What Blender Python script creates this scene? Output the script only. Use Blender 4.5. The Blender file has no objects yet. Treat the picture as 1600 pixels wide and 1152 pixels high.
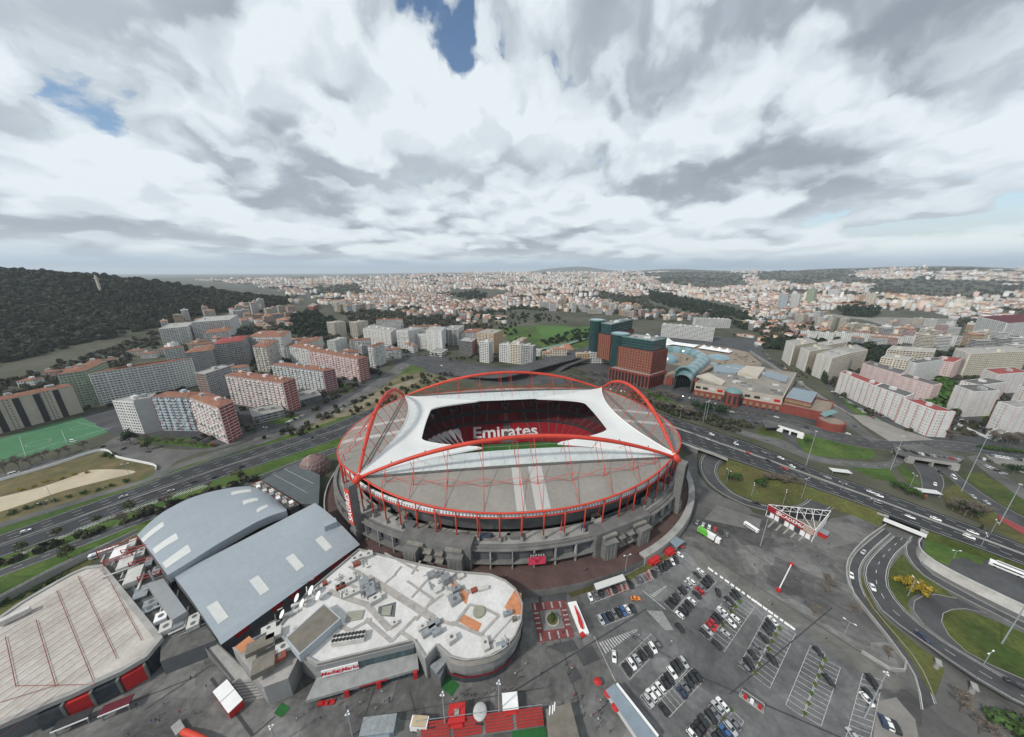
import bpy, math, random
from math import sin, cos, pi, radians, sqrt, hypot, atan2
from mathutils import Vector, noise as mnoise
random.seed(7)
sc = bpy.context.scene
col = sc.collection
# ------------------------------------------------------------------ camera
F, PITCH, CAMZ = 500.0, radians(16.8),150.0
cam = bpy.data.cameras.new('camera'); camo = bpy.data.objects.new('camera', cam); col.objects.link(camo)
cam.sensor_width = 36; cam.lens = 36 * F / 1600; cam.clip_start = 1; cam.clip_end = 120000
camo.location = (0,0, CAMZ); camo.rotation_euler = (pi / 2 - PITCH, 0,0)
sc.camera = camo
# ------------------------------------------------------------------ sky, sun, exposure
SUN_EL, SUN_AZ = radians(42), radians(235)      # azimuth clockwise from +Y
world = bpy.data.worlds.new('World'); sc.world = world; world.use_nodes = True
wn, wl = world.node_tree.nodes, world.node_tree.links
wn.clear()
def W(t, **k):
	n = wn.new(t)
	for a, b in k.items():
		if a.startswith('i_'):
			n.inputs[int(a[2:])].default_value = b
		else:
			setattr(n, a, b)
	return n
def wmath(op, a, b=None, c=None, clamp=False):
	n = wn.new('ShaderNodeMath'); n.operation = op; n.use_clamp = clamp
	for i, x in enumerate((a, b, c)):
		if x is None: continue
		if isinstance(x, (int, float)): n.inputs[i].default_value = x
		else: wl.new(x, n.inputs[i])
	return n.outputs[0]
def wrange(x, a, b, c=0.0, d=1.0, smooth=True):
	n = wn.new('ShaderNodeMapRange'); n.interpolation_type = 'SMOOTHSTEP' if smooth else 'LINEAR'
	wl.new(x, n.inputs[0])
	for i, q in enumerate((a, b, c, d)): n.inputs[1 + i].default_value = q
	return n.outputs[0]
def build_sky():
	out = W('ShaderNodeOutputWorld')
	sky = W('ShaderNodeTexSky', sky_type='NISHITA', sun_disc=False, sun_elevation=SUN_EL, sun_rotation=SUN_AZ)
	sky.altitude = 200; sky.air_density = 1.2; sky.dust_density = 0.2; sky.ozone_density = 3.0
	b1 = W('ShaderNodeBackground'); b1.inputs[1].default_value = 0.115
	wl.new(sky.outputs[0], b1.inputs[0])
	tc = W('ShaderNodeTexCoord')
	sp = W('ShaderNodeSeparateXYZ'); wl.new(tc.outputs['Generated'], sp.inputs[0])
	x, y, z = sp.outputs
	zz = wmath('MAXIMUM', z, 0.0)
	r = wmath('SQRT', wmath('ADD', wmath('MULTIPLY', x, x), wmath('MULTIPLY', y, y)))
	hx, hy = wmath('DIVIDE', x, r), wmath('DIVIDE', y, r)
	lz = wmath('LOGARITHM', wmath('ADD', zz, 0.10), math.e)
	def vec(a, b, c):
		n = wn.new('ShaderNodeCombineXYZ')
		for i, q in enumerate((a, b, c)): wl.new(q, n.inputs[i])
		return n.outputs[0]
	def dom(k, kz, off, up=0.0):
		return vec(wmath('MULTIPLY_ADD', hx, k, off[0]), wmath('MULTIPLY_ADD', hy, k, off[1]), wmath('MULTIPLY_ADD', lz, kz, off[2] + up))
	def noise(vv, scale, det=8, rough=.55, dist=0.0):
		n = W('ShaderNodeTexNoise'); n.noise_dimensions = '3D'
		wl.new(vv, n.inputs['Vector']); n.inputs['Scale'].default_value = scale
		n.inputs['Detail'].default_value = det; n.inputs['Roughness'].default_value = rough; n.inputs['Distortion'].default_value = dist
		return n.outputs[0]
	def heap(vv, scale):
		n = W('ShaderNodeTexVoronoi'); n.feature = 'F1'; n.inputs['Scale'].default_value = scale; n.inputs['Detail'].default_value = 1.0; n.inputs['Roughness'].default_value = .5
		wl.new(vv, n.inputs['Vector']); return n.outputs['Distance']
	O = SKYOFF
	warp = W('ShaderNodeTexNoise'); warp.inputs['Scale'].default_value = 4.0; warp.inputs['Detail'].default_value = 4; wl.new(dom(2.3,1.35, O), warp.inputs['Vector'])
	wv = W('ShaderNodeVectorMath', operation='MULTIPLY_ADD'); wl.new(warp.outputs['Color'], wv.inputs[0]); wv.inputs[1].default_value = (.30,.30,.30); wl.new(dom(2.3,1.35, O), wv.inputs[2])
	def density(up, det):
		v = W('ShaderNodeVectorMath', operation='ADD'); wl.new(wv.outputs[0], v.inputs[0]); v.inputs[1].default_value = (0,0, up); v = v.outputs[0]
		return wmath('MULTIPLY_ADD', heap(v, 3.0),-.29, noise(v, 1.25, det, .56))      # rounded heaps on billowing noise
	d0, d1, s0, s1 = density(0.0,7), density(0.13,7), density(0.0,1), density(0.38,1)
	big = noise(dom(2.0,1.0,(O[0] + 3, O[1] + 1, O[2])),.62,2,.5)
	dd = wmath('MULTIPLY_ADD', big, .55, d0)
	cover = wrange(dd, .28,.36)
	top = wrange(wmath('SUBTRACT', d0, d1),-.10,.10)          # lit tops, shaded undersides, in fine puffs and in whole heaps
	heapt = wrange(wmath('SUBTRACT', s0, s1),-.16,.13)
	thick = wrange(wmath('MULTIPLY_ADD', big, 1.15, wmath('MULTIPLY', s0,.35)),.57,.86)
	shade = wmath('ADD', wmath('MULTIPLY_ADD', top, .33,.515), wmath('MULTIPLY', heapt, .26))
	shade = wmath('SUBTRACT', shade, wmath('MULTIPLY', wmath('MULTIPLY', thick, wmath('SUBTRACT', 1.3, heapt)),.24))
	edge = wrange(dd, .28,.44,.10,0.0)
	shade = wmath('ADD', shade, edge)
	hz = wrange(zz, 0.0,0.055,1.0,0.0)                            # pale low band
	shade = wmath('MULTIPLY_ADD', wmath('SUBTRACT', .62, shade), wmath('MULTIPLY', hz, .72), shade)
	cov = wmath('MAXIMUM', wmath('MULTIPLY', cover, .97), wrange(zz, 0.02,0.17,.97,0.0))
	ramp = W('ShaderNodeValToRGB'); e = ramp.color_ramp.elements
	e[0].position = .12; e[0].color = (.28,.32,.375,1); e[1].position = 1.0; e[1].color = (.86,.93,.97,1)
	k = ramp.color_ramp.elements.new(.42); k.color = (.43,.48,.54,1)
	k = ramp.color_ramp.elements.new(.72); k.color = (.70,.775,.83,1)
	wl.new(shade, ramp.inputs[0])
	tint = W('ShaderNodeMixRGB'); wl.new(wmath('MULTIPLY', hz, .95), tint.inputs[0]); wl.new(ramp.outputs[0], tint.inputs[1]); tint.inputs[2].default_value = (.34,.49,.66,1)
	b2 = W('ShaderNodeBackground'); b2.inputs[1].default_value = CLOUDS
	wl.new(tint.outputs[0], b2.inputs[0])
	mx = W('ShaderNodeMixShader')
	wl.new(cov, mx.inputs[0]); wl.new(b1.outputs[0], mx.inputs[1]); wl.new(b2.outputs[0], mx.inputs[2])
	wl.new(mx.outputs[0], out.inputs[0])
SKYOFF = (-4.4,9.9,8.3); CLOUDS = .97; HAZE = 5.0e-5
build_sky()
sun = bpy.data.lights.new('sun', 'SUN'); suno = bpy.data.objects.new('sun', sun); col.objects.link(suno)
sun.energy = 3.1; sun.angle = radians(5); sun.color = (1.0,0.96,0.9)
sd = Vector((sin(SUN_AZ) * cos(SUN_EL), cos(SUN_AZ) * cos(SUN_EL), sin(SUN_EL)))
suno.rotation_euler = (-sd).to_track_quat('-Z', 'Y').to_euler(); suno.location = sd * 900
sc.view_settings.view_transform = 'Standard'; sc.view_settings.look = 'None'
sc.view_settings.gamma = 1; sc.view_settings.use_curve_mapping = False
sc.view_settings.exposure = 0.0
sc.cycles.max_bounces = 5; sc.cycles.diffuse_bounces = 2; sc.cycles.glossy_bounces = 2
sc.cycles.transmission_bounces = 2; sc.cycles.volume_bounces = 1; sc.cycles.transparent_max_bounces = 4
world.cycles.sampling_method = 'NONE'
# ------------------------------------------------------------------ helpers
GZ = -4.5                      # level of the car parks and streets; the stadium walkway is 0
CP, SP = cos(PITCH), sin(PITCH)
def G(px, py, z=GZ):
	d = (py - 576) / F; s = (CAMZ - z) / (d * CP + SP)
	return ((px - 800) / F * s, (CP - d * SP) * s)
def GL(pts, z=GZ): return [G(a, b, z) for a, b in pts]
def HZ(py, Y):                 # height of a point seen on picture row py at ground distance Y
	d = (py - 576) / F
	return CAMZ - Y * (d * CP + SP) / (CP - d * SP)
MATS = {}
def mat(name, c, var=.12, scale=.3, rough=.85, metal=0.0, island=0.0, objr=0.0, fine=0.0, spec=.3, c2=None, bump=0.0, stretch=None, patch=0.0):
	if name in MATS: return MATS[name]
	m = bpy.data.materials.new(name); m.use_nodes = True; MATS[name] = m
	nt = m.node_tree; n, l = nt.nodes, nt.links; b = n['Principled BSDF']
	b.inputs['Roughness'].default_value = rough; b.inputs['Metallic'].default_value = metal
	b.inputs['Specular IOR Level'].default_value = spec
	c = tuple(c) + (1,)
	tc = n.new('ShaderNodeTexCoord'); src = tc.outputs['Object']
	if stretch:
		mp = n.new('ShaderNodeMapping'); mp.inputs['Scale'].default_value = stretch; l.new(src, mp.inputs[0]); src = mp.outputs[0]
	nz = n.new('ShaderNodeTexNoise'); nz.inputs['Scale'].default_value = scale; nz.inputs['Detail'].default_value = 5; nz.inputs['Roughness'].default_value = .65
	l.new(src, nz.inputs['Vector'])
	mix = n.new('ShaderNodeMixRGB')
	mr = n.new('ShaderNodeMapRange'); mr.inputs[1].default_value = .3; mr.inputs[2].default_value = .7
	l.new(nz.outputs[0], mr.inputs[0]); l.new(mr.outputs[0], mix.inputs[0])
	lo = tuple(x * (1 - var) for x in c[:3]) + (1,); hi = tuple(min(1, x * (1 + var)) for x in c[:3]) + (1,)
	if c2: hi = tuple(c2) + (1,)
	mix.inputs[1].default_value = lo; mix.inputs[2].default_value = hi
	cur = mix.outputs[0]
	def modul(fac, amt):
		nonlocal cur
		r = n.new('ShaderNodeMapRange'); l.new(fac, r.inputs[0]); r.inputs[3].default_value = 1 - amt; r.inputs[4].default_value = 1 + amt
		h = n.new('ShaderNodeVectorMath'); h.operation = 'SCALE'; l.new(cur, h.inputs[0]); l.new(r.outputs[0], h.inputs['Scale']); cur = h.outputs[0]
	if island:
		g = n.new('ShaderNodeNewGeometry'); modul(g.outputs['Random Per Island'], island)
	if objr:
		g = n.new('ShaderNodeObjectInfo'); modul(g.outputs['Random'], objr)
	if fine:
		f = n.new('ShaderNodeTexNoise'); f.inputs['Scale'].default_value = scale * 9; f.inputs['Detail'].default_value = 4; l.new(src, f.inputs['Vector'])
		modul(f.outputs[0], fine)
	if patch:   # repaired rectangles and worn areas of older surfacing
		for ps, pa in ((.035, patch),(.11, patch * .6)):
			vo = n.new('ShaderNodeTexVoronoi'); vo.distance = 'CHEBYCHEV'; vo.inputs['Scale'].default_value = ps; l.new(src, vo.inputs['Vector'])
			hs = n.new('ShaderNodeSeparateColor'); l.new(vo.outputs['Color'], hs.inputs[0]); modul(hs.outputs[0], pa)
		st = n.new('ShaderNodeTexNoise'); st.inputs['Scale'].default_value = .02; st.inputs['Detail'].default_value = 9; st.inputs['Roughness'].default_value = .75; st.inputs['Distortion'].default_value = 1.2; l.new(src, st.inputs['Vector'])
		sr = n.new('ShaderNodeMapRange'); sr.inputs[1].default_value = .35; sr.inputs[2].default_value = .65; l.new(st.outputs[0], sr.inputs[0]); modul(sr.outputs[0], patch * 1.6)
	l.new(cur, b.inputs['Base Color'])
	if bump:
		f = n.new('ShaderNodeTexNoise'); f.inputs['Scale'].default_value = scale * 6; f.inputs['Detail'].default_value = 4; l.new(src, f.inputs['Vector'])
		bp = n.new('ShaderNodeBump'); bp.inputs['Strength'].default_value = bump; bp.inputs['Distance'].default_value = .3
		l.new(f.outputs[0], bp.inputs['Height']); l.new(bp.outputs[0], b.inputs['Normal'])
	return m
def ribbed(name, c, freq=1.0, axis=0, var=.08, depth=.5, rough=.6, metal=0.0, stain=.15, spec=.3):
	"""sheet metal or membrane with real-looking ribs along one local axis plus weather stains"""
	m = mat(name, c, var, .05, rough, metal, fine=stain, spec=spec)
	n, l = m.node_tree.nodes, m.node_tree.links; b = n['Principled BSDF']
	tc = n.new('ShaderNodeTexCoord'); wv = n.new('ShaderNodeTexWave'); wv.bands_direction = 'XYZ'[axis]
	wv.inputs['Scale'].default_value = freq; wv.inputs['Distortion'].default_value = 0; l.new(tc.outputs['Object'], wv.inputs['Vector'])
	bp = n.new('ShaderNodeBump'); bp.inputs['Strength'].default_value = depth; bp.inputs['Distance'].default_value = .2
	l.new(wv.outputs['Fac'], bp.inputs['Height']); l.new(bp.outputs[0], b.inputs['Normal'])
	return m
class MB:
	def __init__(s): s.v = []; s.f = []; s.m = []
	def poly(s, pts, mi=0):
		i = len(s.v); s.v += [tuple(p) for p in pts]; s.f.append(tuple(range(i, i + len(pts)))); s.m.append(mi); return s
	def box(s, c, d, rz=0, mi=0, bottom=True):
		x, y, z = c; a, b, h = d[0] / 2, d[1] / 2, d[2]; ca, sa = cos(rz), sin(rz); i = len(s.v)      # c = centre of the base
		for zz in (z, z + h):
			for p, q in ((-a, -b),(a, -b),(a, b),(-a, b)): s.v.append((x + p * ca - q * sa, y + p * sa + q * ca, zz))
		fs = [(4,5,6,7),(0,1,5,4),(1,2,6,5),(2,3,7,6),(3,0,4,7)] + ([(3,2,1,0)] if bottom else [])
		for f in fs: s.f.append(tuple(i + k for k in f)); s.m.append(mi)
		return s
	def prism(s, poly, z0, z1, mi=0, top=None, bottom=False):
		a = sum(poly[k][0] * poly[(k + 1) % len(poly)][1] - poly[(k + 1) % len(poly)][0] * poly[k][1] for k in range(len(poly)))
		if a < 0: poly = poly[::-1]
		n = len(poly); i = len(s.v)
		z1s = z1 if isinstance(z1,(list, tuple)) else [z1] * n
		s.v += [(p[0], p[1], z0) for p in poly] + [(p[0], p[1], z1s[k]) for k, p in enumerate(poly)]
		for k in range(n):
			j = (k + 1) % n; s.f.append((i + k, i + j, i + n + j, i + n + k)); s.m.append(mi)
		s.f.append(tuple(range(i + n, i + 2 * n))); s.m.append(mi if top is None else top)
		if bottom: s.f.append(tuple(range(i + n - 1, i - 1,-1))); s.m.append(mi)
		return s
	def tube(s, p0, p1, r, r1=None, n=5, mi=0, cap=True):
		return s.path([p0, p1], [r, r if r1 is None else r1], n, mi, cap)
	def path(s, pts, r, n=6, mi=0, cap=True, closed=False):
		P = [Vector(p) for p in pts]; i = len(s.v); N = len(P)
		rs = r if isinstance(r, (list, tuple)) else [r] * N
		for k in range(N):
			if closed: t = P[(k + 1) % N] - P[k - 1]
			else: t = P[min(k + 1, N - 1)] - P[max(k - 1,0)]
			t.normalize(); up = Vector((0,0,1)) if abs(t.z) < .95 else Vector((1,0,0))
			a = t.cross(up).normalized(); b = a.cross(t).normalized()
			for q in range(n):
				w = 2 * pi * q / n; s.v.append(tuple(P[k] + (a * cos(w) + b * sin(w)) * rs[k]))
		for k in range(N if closed else N - 1):
			kk = (k + 1) % N
			for q in range(n):
				q2 = (q + 1) % n
				s.f.append((i + k * n + q, i + k * n + q2, i + kk * n + q2, i + kk * n + q)); s.m.append(mi)
		if cap and not closed:
			s.f.append(tuple(i + q for q in range(n))[::-1]); s.m.append(mi)
			s.f.append(tuple(i + (N - 1) * n + q for q in range(n))); s.m.append(mi)
		return s
	def grid(s, rows, mi=0, closed=False):
		i = len(s.v); R, C = len(rows), len(rows[0])
		for r in rows: s.v += [tuple(p) for p in r]
		for a in range(R - 1):
			for b in range(C if closed else C - 1):
				b2 = (b + 1) % C
				s.f.append((i + a * C + b, i + a * C + b2, i + (a + 1) * C + b2, i + (a + 1) * C + b)); s.m.append(mi)
		return s
	def build(s, name, mats, parent=None, smooth=False, local=False, kind=None):
		if not isinstance(mats, (list, tuple)): mats = [mats]
		me = bpy.data.meshes.new(name); v = s.v
		o = bpy.data.objects.new(name, me)
		org = None
		if parent is not None:
			o.parent = parent
			if not local:
				L, a = wloc(parent); ca, sa = cos(-a), sin(-a)
				v = [((p[0] - L[0]) * ca - (p[1] - L[1]) * sa, (p[0] - L[0]) * sa + (p[1] - L[1]) * ca, p[2] - L[2]) for p in v]
		me.from_pydata(v, [], s.f)
		for mm in mats: me.materials.append(mm)
		if len(mats) > 1: me.polygons.foreach_set('material_index', s.m)
		if smooth: me.polygons.foreach_set('use_smooth', [True] * len(s.f))
		me.validate(); me.update(); col.objects.link(o)
		if kind: o['kind'] = kind
		return o
def wloc(o):
	"""origin and turn about z of an object in world space (parents are turned about z only)"""
	x, y, z = o.location; a = o.rotation_euler[2]
	if o.parent is not None:
		L, b = wloc(o.parent); return (L[0] + x * cos(b) - y * sin(b), L[1] + x * sin(b) + y * cos(b), L[2] + z), a + b
	return (x, y, z), a
def tag(o, label=None, cat=None, group=None, kind=None):
	if label: o['label'] = label
	if cat: o['category'] = cat
	if group: o['group'] = group
	if kind: o['kind'] = kind
	return o
def thing(name, label, cat, loc=(0,0,0), rz=0, group=None):
	o = bpy.data.objects.new(name, None); col.objects.link(o); o.empty_display_size = 1
	o.location = loc; o.rotation_euler = (0,0, rz); tag(o, label, cat, group); return o
def copy_tree(o, parent=None):
	c = o.copy(); col.objects.link(c)
	if parent is not None: c.parent = parent
	for ch in o.children: copy_tree(ch, c)
	return c
def smooth_line(pts, step=8.0, closed=False):
	"""Catmull-Rom through 2-D or 3-D points"""
	P = [Vector(p) for p in pts]; n = len(P); out = []
	segs = n if closed else n - 1
	for i in range(segs):
		p1, p2 = P[i], P[(i + 1) % n]
		p0 = P[i - 1] if (i or closed) else p1 * 2 - p2
		p3 = P[(i + 2) % n] if (closed or i + 2 < n) else p2 * 2 - p1
		k = max(1, int((p2 - p1).length / step))
		for j in range(k):
			t = j / k
			out.append(0.5 * ((2 * p1) + (p2 - p0) * t + (2 * p0 - 5 * p1 + 4 * p2 - p3) * t * t + (3 * p1 - p0 - 3 * p2 + p3) * t ** 3))
	if not closed: out.append(P[-1])
	return [tuple(p) for p in out]
def offset_line(line, d, closed=False):
	out = []; n = len(line)
	for i in range(n):
		a = line[i - 1] if (i or closed) else line[i]; b = line[(i + 1) % n] if (i + 1 < n or closed) else line[i]
		tx, ty = b[0] - a[0], b[1] - a[1]; L = hypot(tx, ty) or 1
		out.append((line[i][0] - ty / L * d, line[i][1] + tx / L * d) + tuple(line[i][2:]))
	return out
def ribbon(mb, line, w0, w1, z, mi=0):
	"""strip between side offsets w0 and w1 of a line (left of travel is positive)"""
	a, b = offset_line(line, w0), offset_line(line, w1)
	zz = (lambda p: p[2] + z) if len(line[0]) > 2 else (lambda p: z)
	mb.grid([[(p[0], p[1], zz(p)) for p in b], [(p[0], p[1], zz(p)) for p in a]], mi)
def dashes(mb, line, off, z, on=4.0, gap=6.0, w=.25, mi=0):
	L = offset_line(line, off); acc = 0; seg = [L[0]]; drawing = True
	zf = (lambda p: p[2] + z) if len(line[0]) > 2 else (lambda p: z)
	i = 0; pos = Vector(L[0]); need = on; k = 1
	while k < len(L):
		nx = Vector(L[k]); d = (nx - pos).length
		if d >= need:
			q = pos + (nx - pos) * (need / d) if d else nx
			if drawing:
				t = Vector((q[0] - seg[-1][0], q[1] - seg[-1][1])); s0 = seg[0]
				t = Vector((q[0] - s0[0], q[1] - s0[1])); t.normalize(); nx_, ny_ = -t[1] * w / 2, t[0] * w / 2
				mb.poly([(s0[0] - nx_, s0[1] - ny_, zf(s0)),(q[0] - nx_, q[1] - ny_, zf(q)),(q[0] + nx_, q[1] + ny_, zf(q)),(s0[0] + nx_, s0[1] + ny_, zf(s0))], mi)
			drawing = not drawing; pos = q; seg = [tuple(q)]; need = on if drawing else gap
		else:
			need -= d; pos = nx; k += 1
def lin(r, g, b):
	f = lambda c: (c / 255 / 12.92) if c <= 10 else ((c / 255 + .055) / 1.055) ** 2.4
	return (f(r), f(g), f(b))
# ================================================================== ground, hills
M_GROUND = mat('dry_ground', (.085,.085,.065),.35,.02,.95, fine=.3, c2=(.10,.125,.05))
M_ASPH = mat('asphalt', (.060,.061,.063),.2,.06,.92, fine=.2, patch=.13)
M_LOT = mat('car_park_asphalt', (.118,.118,.118),.25,.06,.92, fine=.35, patch=.22)
M_MWAY = mat('motorway_asphalt', (.036,.038,.040),.2,.06,.9, fine=.2, patch=.10)
M_ASPH2 = mat('worn_asphalt', (.105,.103,.098),.25,.05,.92, fine=.2, patch=.12)
M_PLAZA = mat('plaza_asphalt', (.112,.110,.105),.28,.045,.92, fine=.4, patch=.3)
M_GRASS = mat('lawn', (.042,.078,.012),.30,.06,.95, fine=.6, c2=(.085,.092,.022), patch=.16)
M_LUSH = mat('lush_lawn', (.04,.105,.012),.3,.05,.95, fine=.6, c2=(.07,.10,.02), patch=.16)
M_DRYG = mat('dry_grass', (.115,.092,.035),.35,.08,.95, fine=.6, c2=(.07,.088,.022), patch=.2)
M_SAND = mat('sand', (.42,.36,.26),.15,.05,.95, fine=.1)
M_LINE = mat('road_paint', (.42,.42,.41),.4,1.5,.8)
M_KERB = mat('kerb_stone', (.24,.235,.22),.15,.3,.9)
def terrain_z(x, y):
	r = hypot(x, y); z = GZ
	k = min(1, max(0,(r - 900) / 900)); k = k * k * (3 - 2 * k)
	n = mnoise.noise(Vector((x / 1500, y / 1500,3.1))) * 26 + mnoise.noise(Vector((x / 520, y / 520,9.1))) * 7
	f = min(1, max(0,(r - 2500) / 6500)); f = f * f * (3 - 2 * f)
	a = atan2(x, y)
	left = 1 / (1 + math.exp((a + .28) * 14))              # the sea side stays low
	z += k * n * (1 - .6 * left) + f * (118 * (1 - left) + 20 * left)
	def bump(cx, cy, sx, sy, h, rot=0.0):
		dx, dy = x - cx, y - cy; c, s = cos(rot), sin(rot); p, q = dx * c + dy * s, -dx * s + dy * c
		return h * math.exp(-(p / sx) ** 2 - (q / sy) ** 2)
	# wooded hill on the left
	hl = bump(-1950,900,900,420,150,.45) + bump(-1250,950,460,330,60,.3)
	z += hl
	# far ranges: centre mountain, right ridges
	z += bump(3100,15500,1500,900,260) + bump(1700,15500,900,900,90) + bump(4700,9500,1700,900,105) + bump(8600,7000,2600,1500,150) + bump(6600,5200,900,700,60)
	z += bump(5200,4400,1500,500,30,.4)
	return z
def build_terrain():
	mb = MB(); rs = [0,60,130,220,330,450,560,680,800]
	r = 800
	while r < 26000: r *= 1.055; rs.append(r)
	na = 150; a0, a1 = -1.35,1.35; rows = []
	for r in rs:
		row = []
		for i in range(na + 1):
			a = a0 + (a1 - a0) * i / na; x, y = r * sin(a), r * cos(a) - 60; row.append((x, y, terrain_z(x, y)))
		rows.append(row)
	mb.grid(rows)
	o = mb.build('ground', M_TERR, smooth=True); o['kind'] = 'structure'
def terr_mat():
	m = mat('terrain', (.042,.055,.026),.3,.008,.95, fine=.45, c2=(.095,.09,.066))
	return m
M_TERR = terr_mat()
build_terrain()
# sea beyond the city
mb = MB(); mb.poly([(-30000,12500,-6),(-4200,12500,-6),(-2600,45000,-6),(-60000,45000,-6)])
sea = mb.build('sea', mat('sea_water', (.10,.17,.23),.1,.001,.35)); sea['kind'] = 'structure'
SHEETN = [0]
def bumpdz():
	SHEETN[0] += 1; return SHEETN[0] * .0009
def sheet(name, px, m, dz=.05, z=GZ, smooth=0, world_pts=None, kind='structure', label=None, cat=None):
	P = world_pts or GL(px, z); dz += bumpdz()
	if smooth: P = [p[:2] for p in smooth_line(P, smooth, True)]
	a = sum(P[k][0] * P[(k + 1) % len(P)][1] - P[(k + 1) % len(P)][0] * P[k][1] for k in range(len(P)))
	if a < 0: P = P[::-1]
	o = MB().poly([(p[0], p[1], z + dz) for p in P]).build(name, m); o['kind'] = kind
	return o
# ================================================================== stadium
SU, SV, SYAW = 1.0,229.0, radians(6.3)
def SW(u, v): return (SU + u * cos(SYAW) - v * sin(SYAW), SV + u * sin(SYAW) + v * cos(SYAW))
def inv_stadium(x, y):
	dx, dy = x - SU, y - SV; return (dx * cos(SYAW) + dy * sin(SYAW),-dx * sin(SYAW) + dy * cos(SYAW))
M_RED = mat('red_steel', (.52,.050,.026),.16,.12,.5, objr=.07, spec=.35, fine=.12)
M_DRED = mat('dark_red_steel', (.36,.025,.022),.12,.2,.5)
M_ROOF = ribbed('roof_sheet', (.250,.232,.208),.9,0,.12,.5,.65, stain=.18)
M_ROOFE = ribbed('roof_sheet_end', (.250,.232,.208),.9,1,.12,.5,.65, stain=.18)
M_SKYL = ribbed('translucent_strip', (.40,.395,.375),.9,0,.06,.3,.5, stain=.06)
M_PALE = ribbed('polycarbonate_sheet', (.50,.53,.52),.5,0,.10,.4,.4, stain=.10)
M_MEMB = ribbed('white_membrane', (.61,.62,.605),.45,1,.05,.35,.55, stain=.06)
M_CONC = mat('concrete', (.155,.152,.145),.3,.15,.9, fine=.2, objr=.08)
M_DCONC = mat('stained_concrete', (.20,.19,.165),.35,.25,.95, fine=.25)
M_LCONC = mat('pale_concrete', (.29,.285,.27),.22,.15,.9, fine=.15)
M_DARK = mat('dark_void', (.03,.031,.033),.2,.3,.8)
M_GLASSD = mat('dark_glazing', (.045,.055,.065),.35,.35,.15, island=.3, spec=.6)
M_LOUV = ribbed('grey_louvre', (.125,.13,.135),2.2,2,.1,.6,.6)
M_WHITE = mat('white_paint', (.74,.74,.73),.06,.3,.6, fine=.06)
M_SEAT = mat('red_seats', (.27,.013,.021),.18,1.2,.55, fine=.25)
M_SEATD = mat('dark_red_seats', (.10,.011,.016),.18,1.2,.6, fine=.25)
M_AISLE = mat('stand_aisle', (.12,.10,.10),.2,.6,.9)
M_GRASSP = None
def text_part(body, size, name, material, parent, M, extrude=.05, bold=.0, align='CENTER', shear=0.0):
	"""lettering as a mesh; M maps text space to the parent's space"""
	c = bpy.data.curves.new('lettering', 'FONT'); c.body = body; c.size = size; c.align_x = align; c.align_y = 'CENTER'
	c.extrude = extrude; c.offset = bold; c.resolution_u = 3; c.shear = shear
	t = bpy.data.objects.new('lettering', c); col.objects.link(t)
	bpy.context.view_layer.update()
	me = bpy.data.meshes.new_from_object(t.evaluated_get(bpy.context.evaluated_depsgraph_get()))
	bpy.data.objects.remove(t); bpy.data.curves.remove(c)
	me.transform(M); me.materials.clear(); me.materials.append(material)
	o = bpy.data.objects.new(name, me); col.objects.link(o)
	if parent is not None: o.parent = parent
	return o
from mathutils import Matrix
def frame_matrix(origin, right, up):
	r = Vector(right).normalized(); u = Vector(up); u = (u - r * u.dot(r)).normalized(); n = r.cross(u)
	return Matrix(((r.x, u.x, n.x, origin[0]),(r.y, u.y, n.y, origin[1]),(r.z, u.z, n.z, origin[2]),(0,0,0,1)))
def ell(a, b, t): return (a * cos(t), b * sin(t))
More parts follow.
